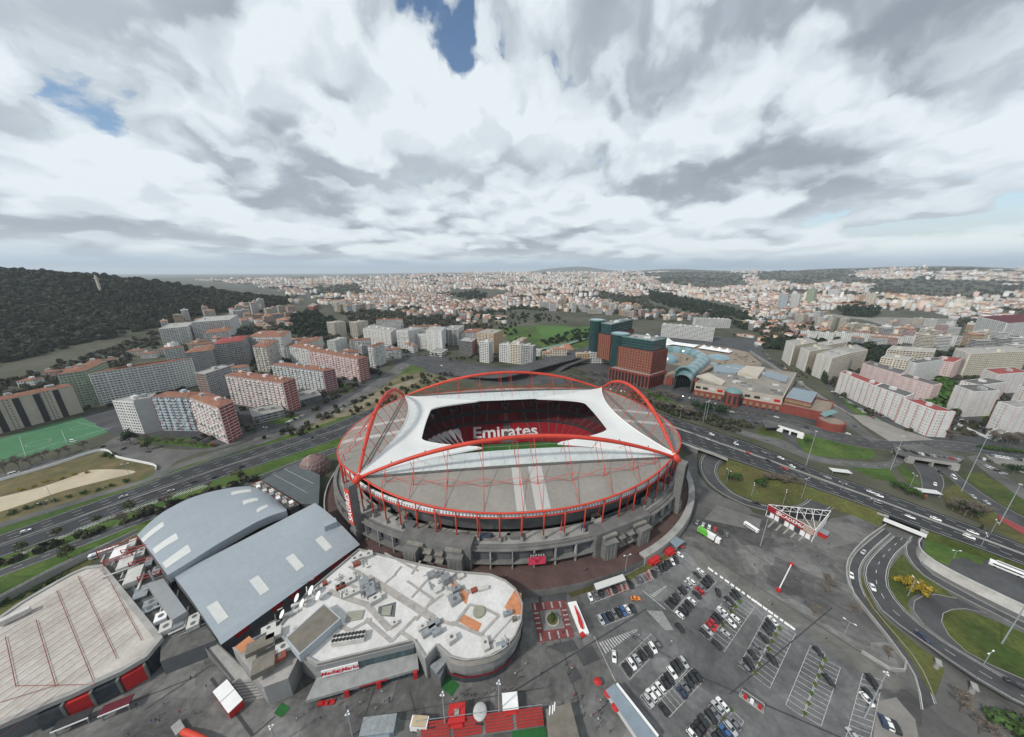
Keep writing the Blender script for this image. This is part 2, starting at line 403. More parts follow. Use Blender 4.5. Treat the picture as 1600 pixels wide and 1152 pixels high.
def build_stadium():
	S = thing('stadium', 'huge oval football stadium with four red arches over grey and white roof', 'stadium', (SU, SV, 0), SYAW)
	B = lambda mb, name, m, par=S, **k: mb.build(name, m, par, local=True, **k)
	NT = 128
	ts = [2 * pi * i / NT for i in range(NT)]
	def ring(mb, a0, b0, z0, a1, b1, z1, mi=0):
		zf0 = z0 if callable(z0) else (lambda t: z0); zf1 = z1 if callable(z1) else (lambda t: z1)
		mb.grid([[ell(a0, b0, t) + (zf0(t),) for t in ts], [ell(a1, b1, t) + (zf1(t),) for t in ts]], mi, closed=True)
	def zout(t):     # roof edge height round the oval, highest at the four corners
		u, v = ell(127,92, t); c = 0.713
		q = abs(atan2(abs(v) / 92, abs(u) / 127) - c) / (pi / 4)
		lo = 31.0 if abs(v) / 92 > abs(u) / 127 else 32.5
		return 38 - (38 - lo) * (1 - (1 - min(1, q)) ** 2)
	# --- podium
	mb = MB(); ring(mb, 129,95,3.6,129,95,0,0); B(mb, 'ground_floor_glazing', M_GLASSD)
	for z0, o in ((3.6,133.6),(11.3,133.0)):
		mb = MB(); b = o - 35.5
		ring(mb, 128,93, z0 + .75, o, b, z0 + .35); ring(mb, o, b, z0 + .35, o, b, z0 - .15); ring(mb, o, b, z0 - .15,128,93, z0 - .1)
		B(mb, 'canopy_slab', M_CONC)
	NB = 72
	for i in range(NB):
		t0, t1 = 2 * pi * i / NB + .006,2 * pi * (i + 1) / NB - .006
		if sin((t0 + t1) / 2) > .5: continue            # the far quarter is out of sight
		mb = MB(); p0, pm, p1 = ell(130,95.5, t0), ell(130,95.5,(t0 + t1) / 2), ell(130,95.5, t1)
		mb.grid([[p + (11.15,) for p in (p0, pm, p1)], [p + (4.4,) for p in (p0, pm, p1)]])
		B(mb, 'louvre_panel', M_LOUV)
		t = 2 * pi * i / NB; p = ell(131.6,97.0, t)
		for z0, h in ((0,3.4),(4.35,6.8)):
			mb = MB().box((p[0], p[1], z0),(.7,1.6, h), atan2(p[1], p[0]) + pi / 2); B(mb, 'facade_post', M_LCONC)
	mb = MB(); ring(mb, 118,85,12.08,128.2,93.2,12.06); B(mb, 'terrace_floor', M_LCONC)
	mb = MB(); ring(mb, 131,96,13.0,131,96,12.0); ring(mb, 130.6,95.6,13.0,131,96,13.0); B(mb, 'terrace_parapet', M_CONC)
	# recessed back wall, raking underside of the top tier, gallery
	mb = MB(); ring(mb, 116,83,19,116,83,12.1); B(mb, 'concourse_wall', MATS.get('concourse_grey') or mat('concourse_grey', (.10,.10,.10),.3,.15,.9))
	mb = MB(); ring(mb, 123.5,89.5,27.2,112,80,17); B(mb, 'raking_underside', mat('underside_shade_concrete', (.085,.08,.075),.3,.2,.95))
	mb = MB(); ring(mb, 124.3,90.6,29.2,124.6,90.9,27.2); ring(mb, 123.3,89.6,29.25,124.3,90.6,29.2); ring(mb, 124.6,90.9,27.2,122,88.6,27.15)
	g = B(mb, 'gallery_band', M_WHITE)
	mb = MB()
	for i in range(420):
		t = 2 * pi * i / 420; p = ell(124.75,91.05, t); mb.box((p[0], p[1], 27.5),(.5,.12,1.5), atan2(p[1] / 92 ** 2, p[0] / 127 ** 2) + pi / 2)
	B(mb, 'gallery_grilles', mat('grille_grey', (.30,.31,.33),.1), g, kind='stuff')
	mb = MB(); mb.path([ell(125,91.3, t) + (26.9,) for t in ts], .38,6, closed=True); B(mb, 'gallery_rail', M_RED)
	mb = MB(); mb.path([ell(127.2,92.2, t) + (zout(t) - .2,) for t in ts], .55,6, closed=True); B(mb, 'roof_ring', M_RED, smooth=True)
	# --- red columns
	NC = 68
	for i in range(NC):
		t = 2 * pi * (i + .5) / NC
		if sin(t) > .75: continue
		p = ell(126.6,91.7, t); q = ell(127.0,92.0, t)
		o = B(MB().tube(p + (12.1,), q + (zout(t),),.42,.38,6), 'column', M_RED, smooth=True)
		B(MB().box((p[0], p[1], 12.1),(1.3,1.3,2.6), t), 'column_foot', M_LCONC)
		if i % 2 == 0:
			r = ell(121.5,87.6, t)
			B(MB().tube(r + (12.1,), ell(123.2,89.3, t) + (27.1,),.35,.35,5), 'inner_column', M_RED)
	# concourse clutter seen between the columns: kiosks, ducts, low walls
	rr = random.Random(3)
	for i in range(46):
		t = -pi / 2 + rr.uniform(-1.5,1.5); k = rr.uniform(.0,1.0); p = ell(119 + 5 * k, 86 + 5 * k, t)
		w, d, h = rr.choice(((9,2.5,3.2),(6,3,2.6),(12,1.2,1.4),(5,4,4.5),(8,2,2.2)))
		B(MB().box((p[0], p[1], 12.1),(w, d, h), atan2(p[1] / 92 ** 2, p[0] / 127 ** 2) + pi / 2), 'kiosk', rr.choice((M_DCONC, M_CONC, mat('navy_panel', (.045,.06,.085)), mat('grey_panel', (.12,.125,.13)), M_LCONC)))
	# --- stair towers on the near side
	for px, py in ((655,868),(716,884),(944,862),(990,838)):
		x, y = G(px, py, 0); u, v = inv_stadium(x, y); t = atan2(v / 96, u / 131); p = ell(134,99.2, t)
		rz = atan2(p[1] / 96 ** 2, p[0] / 131 ** 2) + pi / 2
		mb = MB().box((p[0], p[1], 0),(7.5,6.5,10.5), rz).box((p[0], p[1], 10.5),(8.3,7.3,.7), rz)
		st = B(mb, 'stair_tower', M_CONC)
		mb = MB()
		for s in (-2.2,0,2.2): mb.box((p[0] + s * cos(rz) + 3.3 * sin(rz), p[1] + s * sin(rz) - 3.3 * cos(rz),.6),(.5,.3,9), rz)
		B(mb, 'tower_rib', M_DCONC, st)
	for (ta, tb) in (((655,868),(716,884)),((944,862),(990,838))):
		tt = []
		for px, py in (ta, tb):
			u, v = inv_stadium(*G(px, py, 0)); tt.append(atan2(v / 96, u / 131))
		tm = sum(tt) / 2; p = ell(128.5,94, tm); rz = atan2(p[1] / 96 ** 2, p[0] / 131 ** 2) + pi / 2
		L = hypot(*(ell(131,96, tt[0])[k] - ell(131,96, tt[1])[k] for k in (0,1)))
		mb = MB().box((p[0], p[1], 0),(L + 15,8,15.5), rz); B(mb, 'stair_block', M_CONC)
		for s in (-1,1):
			for h in (4.5,9.5):
				q = ell(133.5,98.8, tm + s * .025); B(MB().box((q[0], q[1], h),(4.2,4.5,.5), rz).box((q[0], q[1], h + .5),(4.2,.3,1.0), rz), 'stair_landing', M_DCONC)
		for s in (-1,1):
			q = ell(130,95.5, tm + s * .085); B(MB().box((q[0], q[1], 12.2),(9,9,1.3), rz), 'planter_slab', M_DCONC)
	# --- entrance sign on the podium
	x, y = inv_stadium(*G(839,880,4)); t = atan2(y / 96, x / 131); p = ell(134.2,99, t); rz = atan2(p[1] / 96 ** 2, p[0] / 131 ** 2) + pi / 2
	sg = B(MB().box((p[0], p[1], 3.6),(9,.4,5.2), rz), 'entrance_sign', mat('pink_red_sign', (.62,.05,.10),.05))
	B(MB().box((p[0], p[1], 8.82),(9,.4,1.9), rz), 'sign_board', M_DARK)
	rt = (cos(rz), sin(rz),0)
	for k in range(6):   # six small worn characters, too blurred to read
		for a_, b_, w_, h_ in ((0,0,.22,1.1),(.28,(0,.9,.45,.9,0,.45)[k], .5,.2),(.5,(.5,0,.5,0,.5,0)[k], .2,.6)):
			q = -3.6 + 1.35 * k + a_; B(MB().box((p[0] + q * rt[0] + .25 * sin(rz), p[1] + q * rt[1] - .25 * cos(rz),9.2 + b_),(w_, .06, h_), rz), 'sign_stroke', M_WHITE)
	mb = MB(); n_ = (.24 * sin(rz),-.24 * cos(rz))
	def P2(a, b): return (p[0] + a * rt[0] + n_[0], p[1] + a * rt[1] + n_[1], 6.1 + b)
	mb.poly([P2(-1.6,.6), P2(-.4,-1.5), P2(.4,-1.5), P2(1.6,.6), P2(.7,.9), P2(0,.3), P2(-.7,.9)])
	mb.poly([P2(-3.4,1.5), P2(-1.8,.9), P2(-.9,1.5), P2(-1.7,1.9)]).poly([P2(3.4,1.5), P2(1.7,1.9), P2(.9,1.5), P2(1.8,.9)])
	B(mb, 'sign_crest', mat('dark_pink', (.34,.02,.05),.05), sg)
	# --- corner towers and arches
	CU, CV = 96.0,62.5
	for su, sv in ((-1,-1),(1,-1),(-1,1),(1,1)):
		q = (su * (CU + 3.5), sv * (CV + 3.2))
		rz = atan2(q[1] / 92 ** 2, q[0] / 127 ** 2) + pi / 2
		tw = B(MB().box((q[0], q[1], 0),(4.5,4.5,36.5), rz).box((q[0], q[1], 0),(5.6,5.6,7), rz), 'corner_tower', M_CONC)
		B(MB().path([(su * CU * 1.015, sv * CV * 1.03,35.5),(su * CU, sv * CV, 37.8),(su * CU * .99, sv * CV * .985,39.2)], [1.9,2.4,1.4], 8), 'arch_shoe', M_RED, smooth=True)
		if sv < 0:
			nx, ny = sin(rz),-cos(rz)
			if nx * q[0] + ny * q[1] < 0: nx, ny = -nx, -ny
			c = (q[0] + nx * 2.5, q[1] + ny * 2.5)
			bd = B(MB().box((c[0], c[1], 11),(4.4,.35,23.5), rz), 'sign_board', M_RED if su < 0 else M_DARK)
			if su < 0:
				rgt = (0,0,1); up = (-cos(rz),-sin(rz),0)
				if Vector(rgt).cross(Vector(up)).dot(Vector((nx, ny, 0))) < 0: up = (cos(rz), sin(rz),0)
				text_part('SAGRES', 5.6, 'sign_lettering', M_WHITE, S, frame_matrix((c[0] + nx * .3, c[1] + ny * .3,22.7), rgt, up),.06,.06)
	def arch_pt(side, s):   # s in -1..1
		if side in 'NF':
			return (CU * s, CV * (-1 if side == 'N' else 1),37.6 + 20.6 * (1 - s * s))
		return (CU * (-1 if side == 'L' else 1), CV * s, 37.6 + 24.2 * (1 - abs(s) ** 2.1))
	for side in 'NFLR':
		n = 40; pts = [arch_pt(side, -1 + 2 * i / n) for i in range(n + 1)]
		ar = B(MB().path(pts, [.88 + .40 * min(1,4 * min(i, n - i) / n) for i in range(n + 1)], 12), 'arch', M_RED, smooth=True)
		for i in range(4, n - 2,4):
			p = pts[i]; B(MB().box((p[0], p[1], p[2] + 1.45),(.5,.5,.7)), 'arch_lamp', M_DRED, ar)
	# --- grey outer roofs, in bays
	NODES = [-80,-64,-45,-25,-5,5,25,45,64,80]
	def side_z(u, k): # k 0 at gutter .. 1 at outer edge
		g = 37.6 + 1.8 * (1 - (u / 96) ** 2); e = zout(atan2(-sqrt(max(0,1 - (u / 127) ** 2)), u / 127)); return g + (e - g) * k
	def side_pt(u, k, sv):
		vo = 92 * sqrt(1 - (u / 127) ** 2); vg = 62.2 + 1.0 * (1 - (u / 96) ** 2)
		return (u, sv * (vg + (vo - vg) * k), side_z(u, k))
	edges = [-95.5] + NODES + [95.5]
	for sv in (-1,1):
		for a, b in zip(edges[:-1], edges[1:]):
			nu = max(2, int((b - a) / 4)); mb = MB()
			rows = [[side_pt(a + .05 + (b - a - .1) * i / nu, k / 6, sv) for i in range(nu + 1)] for k in range(7)]
			mb.grid(rows); B(mb, 'roof_panel', M_ROOF)
		for a, b in ((-8.5,-3.5),(1.5,9.5)):
			mb = MB()
			rows = [[(lambda p: (p[0], p[1], p[2] + .06))(side_pt(a + (b - a) * i / 3,.03 + .95 * k / 6, sv)) for i in range(4)] for k in range(7)]
			mb.grid(rows); B(mb, 'skylight_strip', M_SKYL)
		# gutter
		mb = MB(); pts = [side_pt(-92 + 184 * i / 40,0, sv) for i in range(41)]
		mb.grid([[(p[0], p[1] + .9, p[2] + .25) for p in pts], [(p[0], p[1] - .9, p[2] + .25) for p in pts]])
		mb.grid([[(p[0], p[1] - .9, p[2] + .25) for p in pts], [(p[0], p[1] - .9, p[2] - .6) for p in pts]])
		B(mb, 'gutter', mat('gutter_dark', (.10,.098,.092),.2))
		# pale translucent inner roof towards the pitch, laid in bays
		for a, b in zip(range(-92,92,8), range(-84,100,8)):
			mb = MB(); rows = []
			for k in range(5):
				kk = k / 4; r = []
				for i in range(4):
					u = a + .04 + (b - a - .08) * i / 3
					vi = min(60.6,42.5 + 2.5 * (u / 70) ** 2 + max(0, abs(u) - 60) * .45); vg = 61.2
					zz = 37.5 + 1.6 * (1 - (u / 96) ** 2) + .9 * sin(pi * kk) - 1.0 * kk
					r.append((u, sv * (vg + (vi - vg) * kk), zz))
				rows.append(r)
			mb.grid(rows); B(mb, 'inner_roof_panel', M_PALE)
	for su in (-1,1):
		def end_pt(v, k):
			uo = 127 * sqrt(1 - (v / 92) ** 2); ui = 96 - 13.5 * (1 - (v / 62.5) ** 2)
			zi = 38.3 + .8 * (1 - (v / 62.5) ** 2); ze = zout(atan2(v / 92, sqrt(1 - (v / 92) ** 2)))
			return (su * (ui + (uo - ui) * k), v, zi + (ze - zi) * k)
		vs = [-61.5,-44,-27,-9,9,27,44,61.5]
		for a, b in zip(vs[:-1], vs[1:]):
			mb = MB(); mb.grid([[end_pt(a + .05 + (b - a - .1) * i / 5, k / 6) for i in range(6)] for k in range(7)]); B(mb, 'roof_panel', M_ROOFE)
		for a, b in ((-13,-8),(8,12)):
			mb = MB(); mb.grid([[(lambda p: (p[0], p[1], p[2] + .06))(end_pt(a + (b - a) * i / 3,.03 + .95 * k / 6)) for i in range(4)] for k in range(7)]); B(mb, 'skylight_strip', M_SKYL)
		for off in (-1.1,1.1):   # twin dark service tracks under the end arch
			mb = MB()
			pts = []
			for i in range(31):
				v = -57 + 114 * i / 30; u = 95.5 + off; uo = 127 * sqrt(1 - (v / 92) ** 2); ui = 96 - 13.5 * (1 - (v / 62.5) ** 2)
				pts.append(end_pt(v, min(1, max(0,(u - ui) / (uo - ui)))))
			mb.grid([[(p[0] - .45, p[1], p[2] + .35) for p in pts], [(p[0] + .45, p[1], p[2] + .35) for p in pts]])
			B(mb, 'gutter', MATS['gutter_dark'])
		# white membrane sail between the end roof and the opening
		mb = MB(); rows = []
		NV = 64
		for i in range(NV + 1):
			v = -61.8 + 123.6 * i / NV; av = abs(v)
			ui = 96 - 14.2 * (1 - (v / 62.5) ** 2) + .6
			if av < 24: uin = 66.5 + .6 * (1 - (av / 24) ** 2)
			elif av < 40: k = (av - 24) / 16; uin = 66.5 - 42 * k ** 2.0 - 3 * k
			else: k = (av - 40) / 21.8; uin = 21.5 + 73 * k ** .8
			uin = min(uin, ui - .4); row = []
			for j in range(13):
				k = j / 12; u = ui + (uin - ui) * k
				z = 39.6 + 1.4 * (1 - (v / 62.5) ** 2) - 1.2 * sin(pi * k) * (1 - (av / 62.5) ** 2) - .7 * k
				row.append((su * u, v, z))
			rows.append(row)
		mb.grid(rows); B(mb, 'membrane_roof', M_MEMB, smooth=True)
		mb = MB(); mb.grid([[r[-1] for r in rows], [(r[-1][0], r[-1][1], r[-1][2] - 1.1) for r in rows]]); B(mb, 'membrane_edge', M_WHITE)
		mb = MB(); mb.path([(r[0][0], r[0][1], r[0][2] + .15) for r in rows], .28,5); B(mb, 'edge_cable', M_WHITE)
	# --- hangers, masts, stays and cross braces
	def rod(a, b, r, name='hanger', m=M_RED): return B(MB().tube(a, b, r, r, 5), name, m)
	for sd_, sv in (('N', -1),('F', 1)):
		tops = []
		for u in NODES:
			f = side_pt(u, .45, sv); top = (f[0], f[1], f[2] + 5.2); tops.append((f, top))
			rod(f, top, .22, 'mast'); rod(arch_pt(sd_, u / CU), top, .17)
			e = side_pt(u * 1.02,.985, sv); rod(top, e, .17, 'stay')
			if abs(u) < 70:
				i_ = (u, sv * 50,39.2); rod(arch_pt(sd_, u / CU), i_, .15)
				rod(arch_pt(sd_, (u - 3) / CU), side_pt(u, .06, sv),.14)
		for (f0, t0),(f1, t1) in zip(tops[:-1], tops[1:]):
			rod(t0, f1,.12, 'cross_brace'); rod(t1, f0,.12, 'cross_brace')
	for sd_, su in (('L', -1),('R', 1)):
		for v in (-50,-40,-30,-20,-10,0,10,20,30,40,50):
			ap = arch_pt(sd_, v / CV); uo = 127 * sqrt(1 - (v / 92) ** 2); ui = 96 - 13.5 * (1 - (v / 62.5) ** 2)
			rod(ap, (su * (ui + 1.2), v, 39.3),.19)
			if abs(v) < 45:
				ze = 35.6; um = 112
				rod(ap, (su * um, v, ze + 4.5),.19); rod((su * um, v, ze),(su * um, v, ze + 4.5),.2, 'mast')
				rod((su * um, v, ze + 4.5),(su * (uo - .5), v * 1.02, zout(atan2(v / 92, uo / 127)) + .1),.16, 'stay')
	# --- seating bowl
	def bowl(k, t):
		ct, st = cos(t), sin(t); e = lambda c, p: math.copysign(abs(c) ** p, c)
		i_ = (57 * e(ct, .42),38.5 * e(st, .42)); o_ = (118 * ct, 86 * st)
		if k < .45: mid = (84 * e(ct, .72),62 * e(st, .72)); q = k / .45; return (i_[0] + (mid[0] - i_[0]) * q, i_[1] + (mid[1] - i_[1]) * q)
		mid = (84 * e(ct, .72),62 * e(st, .72)); q = (k - .45) / .55
		return (mid[0] + (o_[0] - mid[0]) * q, mid[1] + (o_[1] - mid[1]) * q)
	tb = []
	for i in range(48):
		a = 2 * pi * i / 48; tb += [a - .006, a + .006, a + .045, a + .085]
	def tier(name, k0, k1, z0, z1, n, m):
		mb = MB(); rows = []
		for i in range(n):
			k = k0 + (k1 - k0) * i / n; kn = k0 + (k1 - k0) * (i + 1) / n; z = z0 + (z1 - z0) * (i + 1) / n; zp = z0 + (z1 - z0) * i / n
			rows.append([bowl(k, t) + (zp,) for t in tb]); rows.append([bowl(k, t) + (z,) for t in tb])
		rows.append([bowl(k1, t) + (z1,) for t in tb])
		R, C = len(rows), len(tb); i0 = len(mb.v)
		for r in rows: mb.v += r
		for a in range(R - 1):
			for b in range(C):
				b2 = (b + 1) % C; mb.f.append((i0 + a * C + b, i0 + a * C + b2, i0 + (a + 1) * C + b2, i0 + (a + 1) * C + b)); mb.m.append(1 if b % 4 == 0 else 0)
		return B(mb, name, [m, M_AISLE])
	low = tier('lower_stand', 0,.40,-3.2,6.5,18, M_SEAT)
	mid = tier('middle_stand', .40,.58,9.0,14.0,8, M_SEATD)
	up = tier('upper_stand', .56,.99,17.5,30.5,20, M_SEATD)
	mb = MB()
	for k, z0, z1 in ((.40,6.5,9.0),(.56,14.0,17.6)):
		mb.grid([[bowl(k, t) + (z1,) for t in tb], [bowl(k, t) + (z0,) for t in tb]], closed=True)
	mb.grid([[bowl(.58, t) + (14.0,) for t in tb], [bowl(.56, t) + (17.5,) for t in tb]], closed=True)
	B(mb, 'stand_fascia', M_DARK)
	mb = MB(); mb.grid([[bowl(0, t) + (-3.2,) for t in tb], [bowl(0, t) + (-4.3,) for t in tb]], closed=True); B(mb, 'pitch_wall', mat('advert_board', (.12,.02,.03),.5,.2))
	mb = MB(); mb.poly([(p[0] * 1.01, p[1] * 1.01,-4.25) for p in (bowl(0, t) for t in tb)])
	gm = mat('pitch_grass', (.035,.11,.022),.18,.05,.95, fine=.2)
	B(mb, 'pitch', gm)
	mb = MB()
	for a, b, c, d in ((-52.5,-34,52.5,-34),(-52.5,34,52.5,34),(-52.5,-34,-52.5,34),(52.5,-34,52.5,34),(0,-34,0,34),(-36,-20,-36,20),(36,-20,36,20)):
		L = hypot(c - a, d - b); mb.box(((a + c) / 2,(b + d) / 2,-4.22),(L, .2,.012), atan2(d - b, c - a))
	B(mb, 'pitch_line', M_WHITE)
	# vomitory niches in the upper tier
	for i in range(26):
		t = 2 * pi * (i + .5) / 26
		p = bowl(.66, t); a = atan2(p[1], p[0])
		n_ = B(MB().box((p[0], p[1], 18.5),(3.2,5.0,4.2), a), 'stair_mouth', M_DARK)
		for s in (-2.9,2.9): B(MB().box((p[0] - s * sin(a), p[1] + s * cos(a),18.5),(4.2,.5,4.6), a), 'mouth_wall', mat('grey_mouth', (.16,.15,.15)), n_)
	# seat lettering on the far lower stand and the white wing emblem beside it
	k = .2; vv = 38.5 + (62 - 38.5) * (k / .45); zc = -3.2 + 9.7 * (k / .40) + .9
	text_part('Emirates', 18, 'seat_lettering', mat('white_seats', (.55,.53,.53),.15,.8), S, frame_matrix((-2, vv, zc),(1,0,0), tuple(Vector((0,18.8,9.7)))),.05,.35)
	mb = MB()
	def SP_(a, b):  # a across, b up the slope (0..1) in the far stand's left corner
		t = pi / 2 + a; p = bowl(.02 + .36 * b, t); return (p[0], p[1], -3.2 + 9.7 * ((.02 + .36 * b) / .40) + .75)
	for a0 in (.44,.55,.66,.77,.88,.99):
		mb.grid([[SP_(a0 + .05 * b + .02 * sin(6 * b), b) for b in (0,.2,.4,.6,.8,1)], [SP_(a0 + .05 * b + .045 + .04 * b, b * .92) for b in (0,.2,.4,.6,.8,1)]])
	for a0 in (.46,.60,.75):
		mb.grid([[SP_(a0,.75), SP_(a0 + .1,.98)], [SP_(a0,.62), SP_(a0 + .1,.86)]])
	B(mb, 'seat_emblem', MATS['white_seats'], low)
	# red stair section and dugout roofs opposite
	mb = MB()
	for a in (-.055,-.005):
		mb.grid([[bowl(.41 + .16 * b, pi / 2 + a) + (9.3 + 4.6 * b,) for b in (0,.5,1)], [bowl(.41 + .16 * b, pi / 2 + a + .04) + (9.3 + 4.6 * b,) for b in (0,.5,1)]])
	B(mb, 'bright_seats', mat('bright_red_seats', (.55,.02,.02),.1), mid)
	return S
STAD = build_stadium()
# raised walkway round the stadium with its parapet
def build_walkway():
	n = 120; w = MB()
	M_BRK = mat('red_paving', (.085,.052,.046),.25,.12,.9, fine=.25)
	a1, b1 = 139.0,110.0
	def pt(a, b, t, z): x, y = SW(a * cos(t), b * sin(t)); return (x, y, z)
	ts = [2 * pi * i / n for i in range(n)]
	w.grid([[pt(126,92, t, 0) for t in ts], [pt(a1, b1, t, 0) for t in ts]], 0, True)
	w.grid([[pt(a1, b1, t, 0) for t in ts], [pt(a1, b1, t, GZ - .3) for t in ts]], 1, True)
	o = w.build('walkway', [M_BRK, M_CONC]); o['kind'] = 'structure'
	# pale parapet wall with coping, left open where the ramp leaves towards the plaza
	ta, tb = radians(-64), radians(28)
	rows = [(a1 - 3.4, b1 - 3.4,.02),(a1 - 3.4, b1 - 3.4,1.15),(a1 + .5, b1 + .5,1.15),(a1 + .5, b1 + .5,-4.4)]
	m = MB(); tt = [ta + (tb - ta) * i / 60 for i in range(61)]
	m.grid([[pt(a, b, t, z) for t in tt] for a, b, z in rows])
	m.poly([pt(a, b, ta, z) for a, b, z in rows]); m.poly([pt(a, b, tb, z) for a, b, z in rows][::-1])
	p = m.build('parapet_wall', M_LCONC); tag(p, 'pale curved concrete parapet wall round the red stadium walkway', 'wall')
	ta, tb = radians(150), radians(205); m = MB(); tt = [ta + (tb - ta) * i / 30 for i in range(31)]
	rows = [(a1 - .3, b1 - .3,.02),(a1 - .3, b1 - .3,1.3),(a1 + .5, b1 + .5,1.3),(a1 + .5, b1 + .5,-4.4)]
	m.grid([[pt(a, b, t, z) for t in tt] for a, b, z in rows])
	p = m.build('parapet_wall', M_LCONC); tag(p, 'thin curved parapet wall between the walkway and the domed pavilion', 'wall')
build_walkway()
# ================================================================== roads, paved levels, lawns
def resample(L, n):
	d = [0]
	for a, b in zip(L[:-1], L[1:]): d.append(d[-1] + math.dist(a, b))
	out = []; k = 0
	for i in range(n + 1):
		t = d[-1] * i / n
		while k < len(L) - 2 and d[k + 1] < t: k += 1
		f = (t - d[k]) / ((d[k + 1] - d[k]) or 1); out.append(tuple(L[k][m] * (1 - f) + L[k + 1][m] * f for m in range(len(L[k]))))
	return out
ROADS = []
def to3(px, z):
	"""points (x, y) or (x, y, z) of a measured line -> world"""
	return [G(p[0], p[1], p[2] if len(p) > 2 else z) + ((p[2] if len(p) > 2 else z),) for p in px]
def road(name, A, B, z=GZ, m=None, dz=.10, dashed=(), solid=(), step=6.0, thick=0.0, on=3.0, gap=6.0, kerb=None):
	dz += bumpdz()
	a, b = smooth_line(to3(A, z), step), smooth_line(to3(B, z), step)
	n = max(len(a), len(b)); a, b = resample(a, n), resample(b, n)
	mb = MB(); lift = lambda L, h: [(p[0], p[1], p[2] + h) for p in L]
	mb.grid([lift(a, dz), lift(b, dz)] if cross_up(a, b) else [lift(b, dz), lift(a, dz)])
	if thick:
		mb.grid([lift(b, dz), lift(b, dz - thick)]).grid([lift(a, dz - thick), lift(a, dz)]).grid([lift(b, dz - thick), lift(a, dz - thick)])
	o = mb.build(name, m or M_ASPH); o['kind'] = 'structure'
	mid = lambda f: [tuple(p[k] * (1 - f) + q[k] * f for k in range(3)) for p, q in zip(a, b)]
	k = MB()
	for f in dashed: dashes(k, mid(f),0, dz + .05, on, gap, .28)
	for f in solid: ribbon(k, mid(f),.14,-.14, dz + .05)
	if k.f: k.build('lane_marking', M_LINE, o, kind='stuff')
	if kerb:
		for L, s in ((a, 1),(b, -1)):
			kb = MB(); L2 = offset_line(L, .3 * s if cross_up(a, b) else -.3 * s)
			kb.grid([lift(L, dz + .13), lift(L2, dz + .13)]).grid([lift(L, dz), lift(L, dz + .13)]); kb.build('kerb', M_KERB, o)
	ROADS.append((name, a, b, dz)); return o
def cross_up(a, b):
	i = len(a) // 2; j = min(i + 1, len(a) - 1); i = j - 1
	t = (a[j][0] - a[i][0], a[j][1] - a[i][1]); w = (b[i][0] - a[i][0], b[i][1] - a[i][1]); return t[0] * w[1] - t[1] * w[0] < 0
# -- paved sheets round the stadium
sheet('plaza', [(-500,1300),(-300,1120),(0,1130),(250,1030),(330,1000),(470,830),(560,850),(640,880),(840,912),(880,900),(1060,830),(1062,760),(1085,740),(1130,785),(1190,805),(1290,812),(1345,802),(1383,822),(1350,846),(1324,878),(1325,915),(1348,950),(1384,995),(1414,1038),(1400,1062),(1440,1100),(1470,1300)], M_PLAZA, .02)
sheet('car_park', [(905,930),(955,905),(1070,862),(1095,880),(1250,975),(1365,1050),(1400,1085),(1360,1200),(1020,1200),(1005,1140),(950,1030),(920,960)], M_LOT, .06)
sheet('drive_lane', [(1075,850),(1110,870),(1270,968),(1420,1070),(1395,1085),(1250,985),(1090,885)], mat('pale_asphalt', (.12,.116,.106),.25,.05,.9, fine=.25, patch=.15),.09)
M_OPAV = mat('dark_red_paving', (.16,.045,.045),.2,.3,.9, fine=.2)
# -- motorway on the left
sheet('verge', [(-300,960),(-150,890),(0,826),(250,738),(400,692),(540,650),(600,650),(560,690),(440,760),(400,760),(350,762),(300,778),(250,804),(214,838),(150,866),(100,900),(0,965),(-300,1120)], M_LUSH, .03)
road('motorway', [(-260,925),(-150,885),(0,836),(125,792),(250,748),(330,722),(400,700),(470,680),(540,655),(600,630)], [(-260,965),(-150,922),(0,872),(100,836),(215,791),(320,756),(400,729),(470,706),(540,681),(600,656)], m=M_MWAY, dashed=(.17,.33,.67,.83), solid=(.04,.46,.54,.96), on=4, gap=8)
road('slip_road', [(-200,965),(0,890),(100,852),(180,822),(250,794),(320,771),(400,745),(480,714),(540,694)], [(-200,985),(0,902),(100,865),(180,834),(250,807),(320,784),(400,757),(480,724),(540,702)], dashed=(.5,), solid=(.06,.94))
road('slip_road', [(-200,1025),(0,930),(60,898),(120,868),(180,843),(215,826)], [(-200,1040),(0,944),(60,911),(120,880),(180,853),(215,834)], dashed=(), solid=(.08,.92))
sheet('road_shoulder', [(-200,1060),(-60,985),(0,950),(60,914),(120,884),(180,856),(214,838),(160,870),(100,905),(40,938),(0,962),(-100,1030),(-200,1090)], M_DRYG, .12)
road('bike_path', [(-200,872),(0,817),(90,790),(175,764),(230,748),(270,728),(330,708),(400,686),(470,660),(540,632)], [(-200,884),(0,825),(90,797),(175,770),(232,753),(275,734),(335,714),(402,691),(472,666),(542,637)], m=M_ASPH2)
hm = MB()
for i in range(60):   # hatched strip beside the inner verge
	f = i / 59; x = -10 + 330 * f; y = 887 - (887 - 762) * f - 6 * sin(pi * f); p, q = G(x, y), G(x + 9, y - 8); L = hypot(q[0] - p[0], q[1] - p[1]) or 1; w = .28; nx, ny = -(q[1] - p[1]) / L * w, (q[0] - p[0]) / L * w
	hm.poly([(p[0] - nx, p[1] - ny, GZ + .16),(q[0] - nx, q[1] - ny, GZ + .16),(q[0] + nx, q[1] + ny, GZ + .16),(p[0] + nx, p[1] + ny, GZ + .16)])
hm = hm.build('hatch_marking', M_LINE); hm['kind'] = 'structure'
